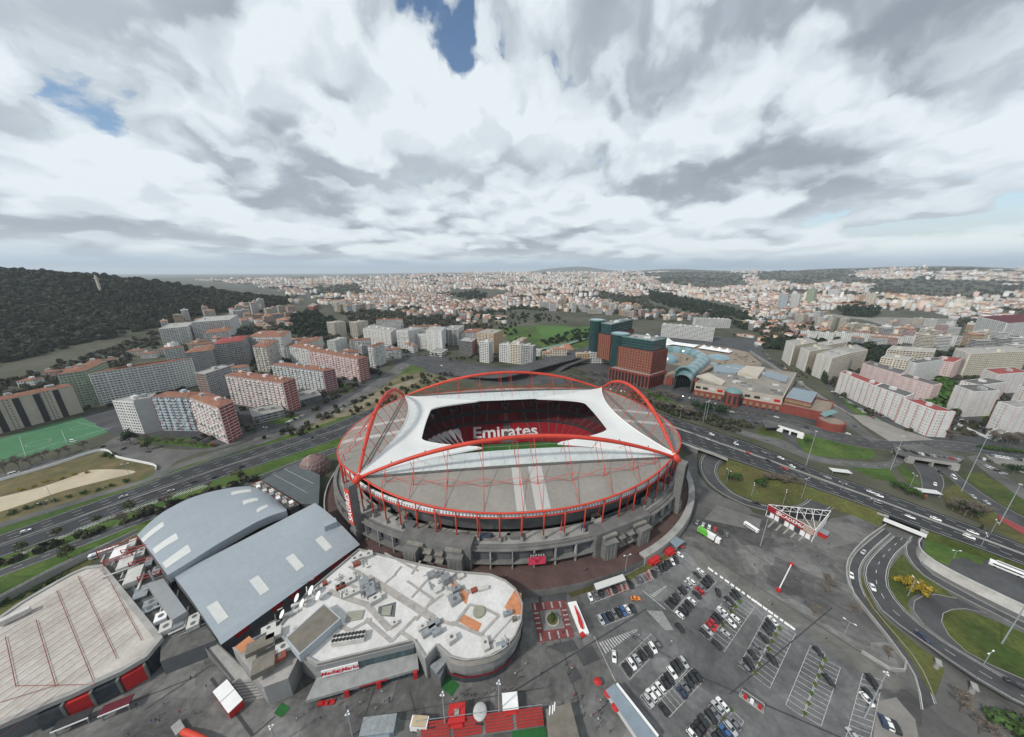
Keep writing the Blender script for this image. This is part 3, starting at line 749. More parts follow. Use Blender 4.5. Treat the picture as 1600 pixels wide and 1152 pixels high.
# -- vacant ground, sports pitch, streets on the left
sheet('vacant_lot', [(-200,812),(0,752),(80,728),(160,705),(185,715),(240,727),(243,735),(210,757),(100,790),(0,822),(-200,880)], mat('rough_ground', (.09,.095,.035),.35,.08,.95, fine=.35, c2=(.16,.125,.06)),.04)
sheet('bare_sand', [(-100,800),(0,777),(62,762),(110,746),(140,735),(190,734),(212,738),(175,748),(100,767),(50,784),(0,800),(-100,830)], M_SAND, .07, smooth=4)
road('side_street', [(-150,790),(0,741),(80,718),(150,700),(172,688)], [(-150,800),(0,750),(80,727),(158,704),(182,694)], m=M_ASPH2)
sheet('street_junction', [(172,688),(195,680),(250,700),(330,700),(420,670),(380,690),(300,712),(275,722),(250,748),(240,742),(246,728),(190,714),(160,704)], M_ASPH2,.13, smooth=5)
FIELD = [(-90,712),(0,686),(75,664),(180,638),(190,668),(105,697),(0,726),(-90,750)]
sheet('sports_field', FIELD, mat('artificial_turf', (.055,.155,.075),.12,.05,.95, fine=.12),.06)
fl = MB()
for a, b in (((0,720),(187,664)),((0,690),(178,641)),((30,712),(95,690)),((100,690),(175,668)),((96,672),(104,693)),((120,660),(172,672)),((30,682),(40,713))):
	p, q = G(*a), G(*b); fl.box(((p[0] + q[0]) / 2,(p[1] + q[1]) / 2, GZ + .1),(hypot(q[0] - p[0], q[1] - p[1]),.2,.02), atan2(q[1] - p[1], q[0] - p[0]))
for cx, cy, r in ((130,667,8),(60,692,7)):
	c = G(cx, cy)
	for k in range(20):
		a0, a1 = k * pi / 10,(k + 1) * pi / 10; fl.box((c[0] + r * cos(a0 + pi / 20), c[1] + r * sin(a0 + pi / 20), GZ + .1),(r * .33,.2,.02), a0 + pi / 2 + pi / 20)
fo = fl.build('field_line', M_LINE); fo['kind'] = 'structure'
sheet('rough_grass', [(400,690),(470,655),(540,618),(600,590),(650,575),(720,575),(740,590),(690,600),(640,618),(600,645),(540,650),(470,676)], mat('rough_lot', (.075,.10,.03),.35,.05,.95, fine=.35, c2=(.20,.16,.10)),.05)
sheet('dirt_patch', [(520,648),(560,627),(600,609),(640,594),(672,588),(650,599),(612,614),(575,634),(540,651)], mat('bare_dirt', (.19,.165,.11),.35,.06,.95, fine=.2),.08, smooth=5)
road('avenue', [(395,682),(450,664),(500,644),(546,622),(580,600),(605,583),(625,566)], [(400,697),(458,676),(510,652),(556,630),(592,608),(620,588),(645,568)], m=M_ASPH2, dashed=(.5,))
sheet('junction', [(604,548),(650,552),(700,560),(760,572),(840,580),(900,590),(900,600),(760,600),(690,588),(640,575),(606,560)], M_ASPH, .06)
road('overpass_road', [(560,535, GZ),(620,547, GZ),(700,566, GZ + 1),(760,574,2),(800,574,5),(878,552,6),(927,539,6),(975,520,3)], [(545,546, GZ),(600,558, GZ),(690,583, GZ + 1),(760,590,2),(800,587,5),(865,570,6),(927,553,6),(985,532,3)], thick=1.4, dashed=(.25,.75), solid=(.5,))
road('loop_ramp', [(862,588, GZ),(864,578, GZ),(872,572,-1),(890,564,2),(920,555,4)], [(874,592, GZ),(874,582, GZ),(880,577,-1),(900,568,2),(930,559,4)], thick=1.0)
# -- right motorway on its embankment
MZ = .5
RA = [(985,628),(1050,653),(1092,666),(1150,686),(1200,704),(1258,729),(1350,760),(1406,780),(1500,815),(1600,853),(1720,898)]
RB = [(985,658),(1062,688),(1100,703),(1135,715),(1200,737),(1250,755),(1300,772),(1350,790),(1384,803),(1445,827),(1526,856),(1600,884),(1720,930)]
road('motorway', RA, RB, MZ, m=M_MWAY, dashed=(.14,.27,.62,.74,.87), solid=(.03,.44,.50,.97), thick=1.5, on=4, gap=8)
def barrier(name, label, pts, z, h=.9, w=.5, m=None):
	L = smooth_line(to3(pts, z),6); a, b = offset_line(L, w / 2), offset_line(L, -w / 2)
	mb = MB().grid([[(p[0], p[1], p[2] - .3) for p in a], [(p[0], p[1], p[2] + h) for p in a], [(p[0], p[1], p[2] + h) for p in b], [(p[0], p[1], p[2] - .3) for p in b]])
	return tag(mb.build(name, m or M_LCONC), label, 'barrier' if 'barrier' in name else 'wall')
mid_px = [((a[0] + b[0]) / 2, a[1] * .53 + b[1] * .47) for a, b in ((( 985,628),(985,658)),((1092,666),(1092,700)),((1200,704),(1200,737)),((1350,760),(1350,790)),((1500,815),(1500,846.5)),((1600,853),(1600,884)),((1720,898),(1720,930)))]
barrier('median_barrier', 'long concrete crash barrier along the middle of the raised motorway', mid_px, MZ + .1)
barrier('median_barrier', 'low concrete barrier along the motorway beside the grey halls', [(-150,904),(0,853),(125,809),(250,766),(400,714),(540,668)], GZ + .1)
# embankment sides: dry grass slopes with gaps at the two underpasses
def slope(name, px, z0, z1, out, m):
	L = smooth_line(to3(px, z1),8); O = offset_line(L, out); MB_ = MB().grid([[(p[0], p[1], z1 + .06) for p in L], [(p[0], p[1], z0) for p in O]]); o = MB_.build(name, m); o['kind'] = 'structure'
slope('embankment', [(1137,717),(1200,738),(1250,756),(1300,773),(1350,791),(1382,803)], GZ - .02, MZ, -9, M_DRYG)
slope('embankment', [(1446,828),(1526,857),(1600,885),(1720,931)], GZ - .02, MZ, -4, M_GRASS)
slope('embankment', [(985,627),(1050,652),(1092,665),(1150,685),(1200,703),(1258,728),(1350,759),(1406,779),(1500,814),(1600,852),(1720,897)], GZ + .02, MZ, 8, M_DRYG)
for pts, lab in (([(1062,690),(1092,701)], 'concrete abutment under the motorway beside the stadium'),([(1372,800),(1388,806)], 'concrete abutment of the motorway underpass beside the plaza'),([(1440,827),(1450,831)], 'concrete abutment of the motorway underpass beside the bus terrace')):
	P = GL(pts, MZ); a = atan2(P[1][1] - P[0][1], P[1][0] - P[0][0]); m_ = ((P[0][0] + P[1][0]) / 2,(P[0][1] + P[1][1]) / 2)
	o = thing('abutment', lab, 'bridge support', m_ + (GZ,)); MB().box((m_[0], m_[1], GZ),(hypot(P[1][0] - P[0][0], P[1][1] - P[0][1]),3,4.2), a).build('wall', M_CONC, o); MB().box((m_[0], m_[1], GZ + 4.2),(hypot(P[1][0] - P[0][0], P[1][1] - P[0][1]) + .6,3.6,.5), a).build('cap', M_LCONC, o)
# parapet of the motorway bridge over the ramps
barrier('bridge_parapet_wall', 'white concrete bridge parapet over the curved underpass ramps', [(1380,813),(1412,826),(1447,840)], MZ - .8,2.0,.5, M_WHITE)
barrier('bridge_parapet_wall', 'pale bridge parapet over the loop road beside the stadium', [(1092,703),(1115,711),(1137,720)], MZ - .8,2.0,.5, M_LCONC)
# loop road and its dry lawn
road('loop_road', [(1103,704),(1093,722),(1096,740),(1108,757),(1130,773),(1160,788),(1200,799),(1240,806),(1275,806),(1298,797),(1310,784)], [(1133,716),(1121,728),(1119,738),(1126,753),(1149,773),(1190,789),(1224,794),(1250,790),(1262,782),(1266,775),(1275,766)], m=M_ASPH, kerb=1, solid=(.1,.9))
sheet('loop_verge', [(1070,715),(1088,705),(1090,740),(1105,760),(1130,777),(1170,793),(1180,806),(1120,795),(1085,770)], M_ASPH2,.04)
sheet('loop_lawn', [(1121,738),(1127,752),(1150,771),(1192,787),(1223,791),(1250,786),(1262,777),(1258,765),(1237,754),(1196,740),(1154,725),(1137,722)], M_DRYG, .12, smooth=4)
# interchange lower right
sheet('interchange', [(1383,822),(1440,838),(1442,860),(1500,912),(1600,962),(1800,1060),(1800,1400),(1440,1300),(1440,1100),(1400,1062),(1414,1038),(1384,995),(1348,950),(1325,915),(1324,878),(1350,846)], M_ASPH2,.05)
sheet('island_lawn', [(1410,866),(1386,896),(1384,909),(1397,935),(1426,970),(1418,943),(1429,931),(1452,926),(1489,933),(1461,912),(1429,890),(1416,874)], M_GRASS, .20, smooth=3)
sheet('island_lawn', [(1471,964),(1477,956),(1507,954),(1545,967),(1600,990),(1700,1035),(1700,1110),(1600,1061),(1578,1051),(1526,1029),(1490,1003),(1473,977)], M_GRASS, .20, smooth=3)
sheet('dry_verge', [(1342,900),(1350,905),(1371,954),(1407,987),(1455,1025),(1476,1045),(1471,1061),(1458,1090),(1442,1064),(1423,1029),(1390,987),(1358,948)], M_DRYG, .16, smooth=4)
road('ramp', [(1381,826),(1357,845),(1333,867),(1325,890),(1330,920),(1352,958),(1384,994),(1414,1030),(1432,1062),(1440,1110)], [(1392,834),(1366,857),(1349,877),(1342,896),(1346,919),(1366,954),(1395,988),(1424,1022),(1446,1056),(1462,1100)], m=M_ASPH, kerb=1, solid=(.08,.92))
road('ramp', [(1396,838),(1365,867),(1350,890),(1354,919),(1372,951),(1407,980, GZ + .5),(1445,1006,-3),(1500,1045,-1),(1558,1082,.5),(1610,1108,1),(1700,1150,1)], [(1424,845),(1397,870),(1386,899),(1390,925),(1410,951),(1440,978, GZ + .5),(1481,1008,-3),(1539,1042,-1),(1600,1077,.5),(1640,1096,1),(1730,1138,1)], m=M_ASPH, dz=.24, kerb=1, thick=.9, dashed=(.5,), solid=(.07,.93))
road('ramp', [(1424,838),(1414,854),(1419,875),(1442,900),(1490,929),(1532,948),(1600,985),(1700,1028)], [(1438,842),(1433,864),(1440,880),(1462,900),(1502,922),(1546,946),(1600,973),(1700,1016)], m=M_ASPH, dz=.12, kerb=1, solid=(.1,.9))
road('loop_road', [(1495,936),(1460,929),(1434,934),(1424,946),(1432,965),(1452,985),(1500,1018),(1560,1052),(1640,1092)], [(1540,958),(1507,951),(1477,953),(1468,964),(1472,980),(1490,1005),(1526,1031),(1578,1053),(1650,1086)], m=M_ASPH, dz=.13, kerb=1)
# flyover piers
for px, py in ((1464,1040),(1520,1078)):
	x, y = G(px, py, -3); o = thing('bridge_pier', 'round concrete pier under the curved flyover ramp', 'pier', (x, y, GZ),0, 'flyover piers'); MB().tube((0,0,0),(0,0,3.4),.8,.8,10).build('shaft', M_LCONC, o, local=True); MB().box((0,0,3.0),(3,1.6,.6),.8).build('cap', M_LCONC, o, local=True)
# upper bus terrace with tall retaining wall
TZ = .5
ter = [(1441,842),(1470,852),(1539,874),(1600,895),(1720,942),(1720,1002),(1600,948),(1545,922),(1498,899),(1460,878),(1440,862)]
sheet('terrace', ter, M_ASPH, .05, TZ)
sheet('terrace_lawn', [(1446,843),(1539,873),(1534,884),(1508,872),(1488,874),(1482,884),(1462,876),(1444,862)], M_LUSH, .09, TZ)
wl_ = smooth_line(to3([(1720,1002),(1600,948),(1545,922),(1498,899),(1460,878),(1440,862),(1436,850),(1441,842)], TZ),2.5)
RW = thing('retaining_wall', 'tall curved white concrete retaining wall above the underpass ramp', 'wall', (wl_[len(wl_) // 2][0], wl_[len(wl_) // 2][1], GZ))
for i in range(0, len(wl_) - 2,2):
	seg = wl_[i:i + 3]; o2 = offset_line(seg, .35); seg = [(p[0], p[1]) for p in seg]
	MB().grid([[(p[0], p[1], TZ + 1.1) for p in seg], [(p[0], p[1], GZ) for p in seg]][::-1]).grid([[(p[0], p[1], TZ + 1.1) for p in o2], [p + (TZ + 1.1,) for p in seg]]).grid([[(p[0], p[1], TZ) for p in o2], [(p[0], p[1], TZ + 1.1) for p in o2]]).build('wall_panel', mat('wall_concrete', (.46,.45,.43),.2,.2,.9, objr=.06, fine=.12), RW)
# plaza wall above the ramps
barrier('plaza_wall', 'low grey wall along the plaza edge above the curved ramp', [(1383,822),(1350,846),(1324,878),(1325,915),(1348,950),(1384,995),(1414,1036),(1412,1050),(1390,1048),(1345,1020)], GZ, 1.6,.6)
# -- streets beyond the motorway
sheet('far_lawn', [(1250,677),(1279,675),(1350,695),(1366,708),(1366,715),(1348,718),(1300,715),(1258,709),(1247,698)], M_LUSH, .10, smooth=4)
sheet('far_lawn', [(1174,690),(1190,668),(1224,680),(1220,688),(1200,690)], M_GRASS, .10)
sheet('far_lawn', [(1323,727),(1382,724),(1405,755),(1363,748)], M_LUSH, .10)
sheet('far_lawn', [(1405,722),(1424,738),(1439,758),(1424,760),(1405,738)], M_LUSH, .10)
sheet('far_lawn', [(1470,770),(1500,752),(1560,790),(1600,818),(1600,850),(1540,822),(1480,796)], M_DRYG, .05)
sheet('far_lawn', [(1500,742),(1530,738),(1600,775),(1640,800),(1620,815),(1560,785)], M_GRASS, .07)
road('boulevard', [(1030,628),(1100,640),(1160,645),(1230,655),(1290,672),(1348,684),(1400,690),(1453,688),(1510,693),(1600,705),(1700,715)], [(1030,640),(1100,656),(1160,663),(1220,668),(1280,684),(1340,698),(1400,704),(1453,702),(1510,706),(1600,718),(1700,730)], m=M_ASPH, dashed=(.33,.66), kerb=1)
road('side_road', [(1130,660),(1160,672),(1180,678),(1230,690),(1252,705),(1290,716),(1340,722),(1385,722),(1395,712),(1398,700)], [(1130,668),(1158,680),(1180,687),(1215,698),(1236,708),(1280,723),(1340,731),(1392,732),(1412,722),(1418,704)], m=M_ASPH2, dz=.13, dashed=(.5,))
road('underpass_ramp', [(1222,672),(1222,682),(1236,690),(1245,702)], [(1246,676),(1244,688),(1250,698),(1258,706)], m=M_ASPH, dz=.16)
road('underpass_ramp', [(1424,722),(1436,738),(1441,756),(1440,775)], [(1456,728),(1470,742),(1474,758),(1466,778)], m=M_ASPH, dz=.15, kerb=1)
road('underpass_ramp', [(1460,730),(1482,745),(1500,762),(1530,785),(1560,805),(1620,835)], [(1484,730),(1497,744),(1515,758),(1545,779),(1580,799),(1640,828)], m=M_ASPH, dz=.15, kerb=1)
road('side_road', [(1510,714),(1545,742),(1600,782),(1680,830)], [(1526,712),(1562,738),(1620,776),(1690,815)], m=M_ASPH2, dz=.14)
sheet('paved_corner', [(1348,664),(1390,690),(1460,688),(1400,668),(1360,650),(1330,648)], mat('stone_paving', (.24,.225,.20),.2,.1,.9, fine=.2),.12)
sheet('access_lane', [(1160,560),(1175,575),(1230,610),(1300,650),(1360,690),(1376,690),(1320,645),(1250,600),(1190,560)], M_ASPH2,.10)
sheet('red_path', [(1556,800),(1600,822),(1620,838),(1600,836),(1560,812)], mat('red_cycle_path', (.25,.045,.05),.1),.11)
sheet('gravel_lot', [(1530,700),(1640,712),(1660,760),(1600,740),(1550,722)], mat('gravel_lot', (.19,.18,.165),.2,.1,.95, fine=.2),.06)
sheet('gravel_lot', [(1372,1096),(1400,1090),(1430,1125),(1440,1180),(1360,1180)], MATS['gravel_lot'], .10)
# decks with dark openings where the ramps come out
def deck(name, label, px_top, z, front, m=M_LCONC):
	P = GL(px_top, z); c = center_(P); T = thing(name, label, 'bridge', (c[0], c[1], GZ))
	MB().prism(P, z - 1.1, z, bottom=True).build('deck', M_ASPH2, T)
	A, B = GL(front, z); a = atan2(B[1] - A[1], B[0] - A[0]); L = hypot(B[0] - A[0], B[1] - A[1])
	MB().box(((A[0] + B[0]) / 2 + .2 * sin(a),(A[1] + B[1]) / 2 - .2 * cos(a), z - 1.2),(L + 4,.6,2.2), a).build('parapet', m, T)
	for f in (0,.5,1):
		x, y = A[0] + (B[0] - A[0]) * f, A[1] + (B[1] - A[1]) * f; MB().box((x - .8 * sin(a), y + .8 * cos(a), GZ),(1.2 if f == .5 else 4.5,3.0, z - 1.1 - GZ), a).build('support', m, T)
	bx = [(A[0] - 16 * sin(a), A[1] + 16 * cos(a)),(B[0] - 16 * sin(a), B[1] + 16 * cos(a))]
	MB().box(((bx[0][0] + bx[1][0]) / 2,(bx[0][1] + bx[1][1]) / 2, GZ),(L + 8,1, z - GZ - 1.1), a).build('back_wall', M_CONC, T)
	return T
def center_(P): return (sum(p[0] for p in P) / len(P), sum(p[1] for p in P) / len(P))
deck('road_bridge', 'road bridge with parked cars on top over twin underpass mouths', [(1395,696),(1440,694),(1508,716),(1494,726),(1424,715),(1400,708)], .8, [(1424,715),(1494,726)])
deck('road_bridge', 'small street bridge over an underpass ramp beside the red mall', [(1190,655),(1250,668),(1252,677),(1220,667),(1196,668)], .8, [(1220,667),(1252,677)], M_WHITE)
# ================================================================== foreground buildings beside the stadium
M_GREYR = ribbed('grey_metal_roof', (.31,.345,.375),.55,0,.05,.10,.45,.2, stain=.09)
M_GREYR2 = ribbed('grey_metal_roof_b', (.33,.365,.395),.8,0,.05,.12,.45,.2, stain=.09)
M_GREYW = mat('grey_cladding', (.11,.115,.12),.12,.2,.7)
M_TRANS = mat('pale_skylight', (.55,.56,.54),.06,.4,.5)
M_PALER = mat('stained_pale_roof', (.42,.385,.34),.2,.09,.9, c2=(.50,.47,.43), fine=.22, stretch=(1,1,1))
M_WROOF = mat('white_roof_coating', (.55,.535,.51),.14,.08,.85, fine=.18, c2=(.63,.625,.61))
M_OCHRE = mat('orange_roof_patch', (.47,.20,.10),.2,.4,.9, fine=.2)
M_GALV = mat('galvanised_metal', (.33,.35,.36),.25,.5,.45,.5, island=.25)
M_PIPE = mat('pale_duct', (.50,.49,.46),.15,.4,.6, island=.15)
M_REDP = mat('red_panel', (.42,.022,.022),.12,.3,.55, objr=.08)
M_BROWN = mat('brown_gravel_roof', (.16,.145,.12),.2,.3,.95, fine=.25)
M_STEELB = mat('blue_grey_sheet', (.20,.245,.28),.12,.3,.5)
M_RAIL = mat('faded_red_rail', (.24,.075,.06),.2,.3)
def center(P): return (sum(p[0] for p in P) / len(P), sum(p[1] for p in P) / len(P))
def wbuilding(name, label, px, ztop, z0=GZ, m=M_GREYW, mr=None, parapet=0.0, cat='building', pts=None, mp=None):
	"""thing with wall, roof slab and parapet from the outline of its roof"""
	P = pts or GL(px, ztop); c = center(P); T = thing(name, label, cat, (c[0], c[1], z0))
	MB().prism(P, z0, ztop - .02).build('wall', m, T)
	MB().poly([(p[0], p[1], ztop) for p in ccw(P)]).build('roof', mr or m, T)
	if parapet:
		w = MB(); n = len(P); Q = ccw(P); In = inset(Q, .45)
		w.grid([[(p[0], p[1], ztop - .3) for p in Q], [(p[0], p[1], ztop + parapet) for p in Q], [(p[0], p[1], ztop + parapet) for p in In], [(p[0], p[1], ztop + .01) for p in In]], closed=True)
		w.build('parapet', mp or m, T)
	return T
def ccw(P):
	a = sum(P[k][0] * P[(k + 1) % len(P)][1] - P[(k + 1) % len(P)][0] * P[k][1] for k in range(len(P)))
	return P if a > 0 else P[::-1]
def inset(P, d):
	out = []; n = len(P)
	for i in range(n):
		p0, p1, p2 = Vector(P[i - 1][:2]), Vector(P[i][:2]), Vector(P[(i + 1) % n][:2])
		a = (p1 - p0).normalized(); b = (p2 - p1).normalized(); na, nb = Vector((-a.y, a.x)), Vector((-b.y, b.x))
		m = (na + nb); k = max(.35, m.length / 2); m.normalize(); out.append(tuple(p1 + m * (d / k)))
	return out
def bilin(q, s, t): return tuple((q[0][k] * (1 - s) + q[1][k] * s) * (1 - t) + (q[3][k] * (1 - s) + q[2][k] * s) * t for k in range(len(q[0])))
def roof_clutter(T, rr, spots, z, kind='unit'):
	"""air handling boxes with fans and legs, each a part of the building"""
	for (px, py, w, d, h, rz, m) in spots:
		x, y = G(px, py, z); b = MB().box((x, y, z + .3),(w, d, h), rz, bottom=False)
		for sx in (-.4,.4):
			for sy in (-.4,.4): b.box((x + sx * w * cos(rz) - sy * d * sin(rz), y + sx * w * sin(rz) + sy * d * cos(rz), z),(.25,.25,.32), rz)
		o = b.build('roof_unit', m, T)
		if m is M_BROWN or rr.random() < .55: continue
		f = MB(); nf = max(1, int(w / 3))
		for k in range(nf):
			s = (k + .5) / nf - .5; cx, cy = x + s * w * cos(rz), y + s * w * sin(rz); r = min(w / nf, d) * .24
			f.prism([(cx + r * cos(a * pi / 4), cy + r * sin(a * pi / 4)) for a in range(8)], z + .3 + h, z + .45 + h)
		f.build('fan', M_GREYW, o)
def build_halls():
	# ---- front hall: low barrel roof
	T = thing('sports_hall', 'long grey metal hall with low barrel roof and pale square skylights', 'building', G(414,900,5) + (GZ,))
	q = [(271,900,10.5),(492,786,10.5),(557,845,4.5),(340,998,4.5)]
	Q = [G(a, b, z) + (z,) for a, b, z in q]
	def rp(s, t, up=0.0):
		p = bilin(Q, s, t); hump = 2.6 * sin(pi * min(1, t * 1.0)) * (1 - .35 * t); return (p[0], p[1], p[2] + hump + up)
	nS = 16
	for i in range(nS):
		a, b = i / nS + .0001,(i + 1) / nS - .0001
		MB().grid([[rp(a + (b - a) * k / 2,1 - t / 14) for k in range(3)] for t in range(15)]).build('roof_panel', M_GREYR2, T)
	for (px, py) in ((343,957),(405,914),(459,879),(506,848)):
		# place by searching the nearest surface parameter
		best = min(((abs(P2[0] - px) + abs(P2[1] - py), s, t) for s in [i / 60 for i in range(61)] for t in [j / 30 for j in range(31)] for P2 in [proj(rp(s, t))]))
		_, s, t = best; ds, dt = .030,.115
		MB().grid([[rp(s - ds + 2 * ds * a / 3, t - dt + 2 * dt * b / 4,.12) for a in range(4)] for b in range(5)][::-1]).build('skylight', M_TRANS, T)
	base = [(p[0], p[1]) for p in Q]
	w = MB()
	for a, b in ((Q[3], Q[2]),(Q[2], Q[1]),(Q[0], Q[3]),(Q[1], Q[0])):
		n = 12; top = []
		for k in range(n + 1):
			f = k / n
			if a is Q[3] and b is Q[2]: p = rp(f, 1)
			elif a is Q[2]: p = rp(1,1 - f)
			elif a is Q[0]: p = rp(0, f)
			else: p = rp(1 - f, 0)
			top.append(p)
		w.grid([[(p[0], p[1], p[2] - .15) for p in top], [(p[0], p[1], GZ) for p in top]])
	w.build('wall', M_GREYW, T)
	e = MB(); L = [rp(i / 20,1) for i in range(21)]
	nx, ny = (Q[3][1] - Q[2][1]),-(Q[3][0] - Q[2][0]); ln = hypot(nx, ny); nx, ny = nx / ln, ny / ln
	if nx * 0 + ny * -1 < 0: nx, ny = -nx, -ny
	e.grid([[(p[0], p[1], p[2]) for p in L][::-1], [(p[0] + nx * 3.2, p[1] + ny * 3.2, p[2] - .9) for p in L][::-1]]); e.build('eave', M_GREYR, T)
	for s in (.12,.34,.46,.62,.78,.88):
		p = rp(s, 1); p2 = rp(s + .035,1); a = atan2(p2[1] - p[1], p2[0] - p[0])
		MB().box((p[0] + nx * .15, p[1] + ny * .15, GZ + 3),(5,.5,4.0), a).build('door', M_REDP, T)
	p = rp(.93,.6); MB().box((p[0], p[1], p[2] - 1.2),(6.5,4,4.2), radians(40)).build('roof_ventilator', M_GREYR2, T)
	# ---- rear hall: taller lens-shaped roof
	T2 = thing('arched_hall', 'grey lens-shaped arched hall roof with slit skylights beside the road', 'building', G(330,815,6) + (GZ,))
	far = [(214,836),(250,803),(300,777),(350,764),(390,760),(420,772),(447,795)]
	near = [(262,899),(292,881),(337,852),(368,834),(400,816),(425,805),(448,798)]
	fw = smooth_line([G(a, b, 5) + (5,) for a, b in far], 6); nw = smooth_line([G(a, b, 13) + (13,) for a, b in near], 6)
	def resamp(L, n):
		d = [0]
		for a, b in zip(L[:-1], L[1:]): d.append(d[-1] + hypot(b[0] - a[0], b[1] - a[1]))
		out = []
		for i in range(n + 1):
			t = d[-1] * i / n; k = max(j for j in range(len(d)) if d[j] <= t + 1e-6); k = min(k, len(L) - 2)
			f = (t - d[k]) / ((d[k + 1] - d[k]) or 1); out.append(tuple(L[k][m] * (1 - f) + L[k + 1][m] * f for m in range(len(L[k]))))
		return out
	n = 24; fw, nw = resamp(fw, n), resamp(nw, n)
	def ap(i, t, up=0):
		i0 = min(n - 1, int(i)); f = i - i0; a = [fw[i0][m] * (1 - f) + fw[i0 + 1][m] * f for m in range(3)]; b = [nw[i0][m] * (1 - f) + nw[i0 + 1][m] * f for m in range(3)]
		k = sin(pi * min(1, i / n)) ** .5 if 0 < i < n else 0
		return (a[0] + (b[0] - a[0]) * t, a[1] + (b[1] - a[1]) * t, a[2] + (b[2] - a[2]) * t + 2.2 * sin(pi * t) * (.4 + .6 * k) + up)
	for i in range(0, n, 2):
		MB().grid([[ap(i + .002 + (1.996) * k / 3,1 - t / 10) for k in range(4)] for t in range(11)]).build('roof_panel', M_GREYR, T2)
	MB().grid([[ap(i, 1,-.05) for i in range(n + 1)], [(p[0], p[1], 8.2) for p in nw]]).build('clerestory_wall', M_GREYR, T2)
	MB().grid([[(p[0], p[1], 5) for p in fw], [(p[0], p[1], GZ) for p in fw]]).build('wall', M_GREYW, T2)
	MB().grid([[ap(0, t / 10,-.05) for t in range(11)], [(ap(0, t / 10)[0], ap(0, t / 10)[1], GZ) for t in range(11)]]).build('end_wall', M_GREYW, T2)
	for pa, pb in (((258,819),(224,845)),((276,836),(240,864)),((294,856),(258,886)),((392,768),(362,772)),((403,780),(380,786)),((418,790),(402,800))):
		def near_st(px, py):
			return min(((abs(Q2[0] - px) + abs(Q2[1] - py), i / 3, t / 20) for i in range(3 * n + 1) for t in range(21) for Q2 in [proj(ap(i / 3, t / 20))]))[1:]
		a, b = near_st(*pa), near_st(*pb); qi, qt = -(b[1] - a[1]) * 40,(b[0] - a[0]) * 5; ql = hypot(qi, qt) or 1; qi, qt = qi / ql * .42, qt / ql * .052
		L = [(a[0] + (b[0] - a[0]) * k / 5, a[1] + (b[1] - a[1]) * k / 5) for k in range(6)]
		MB().grid([[ap(max(0, min(n, i - qi)), min(.98, max(.02, t - qt)),.1) for i, t in L], [ap(max(0, min(n, i + qi)), min(.98, max(.02, t + qt)),.1) for i, t in L]]).build('slit_skylight', M_TRANS, T2)
def proj(p):
	"""picture position of a point, used to set measured things on curved roofs"""
	D = CAMZ - p[2]; dep = p[1] * CP + D * SP; return (800 + F * p[0] / dep, 576 + F * (D * CP - p[1] * SP) / dep)
build_halls()
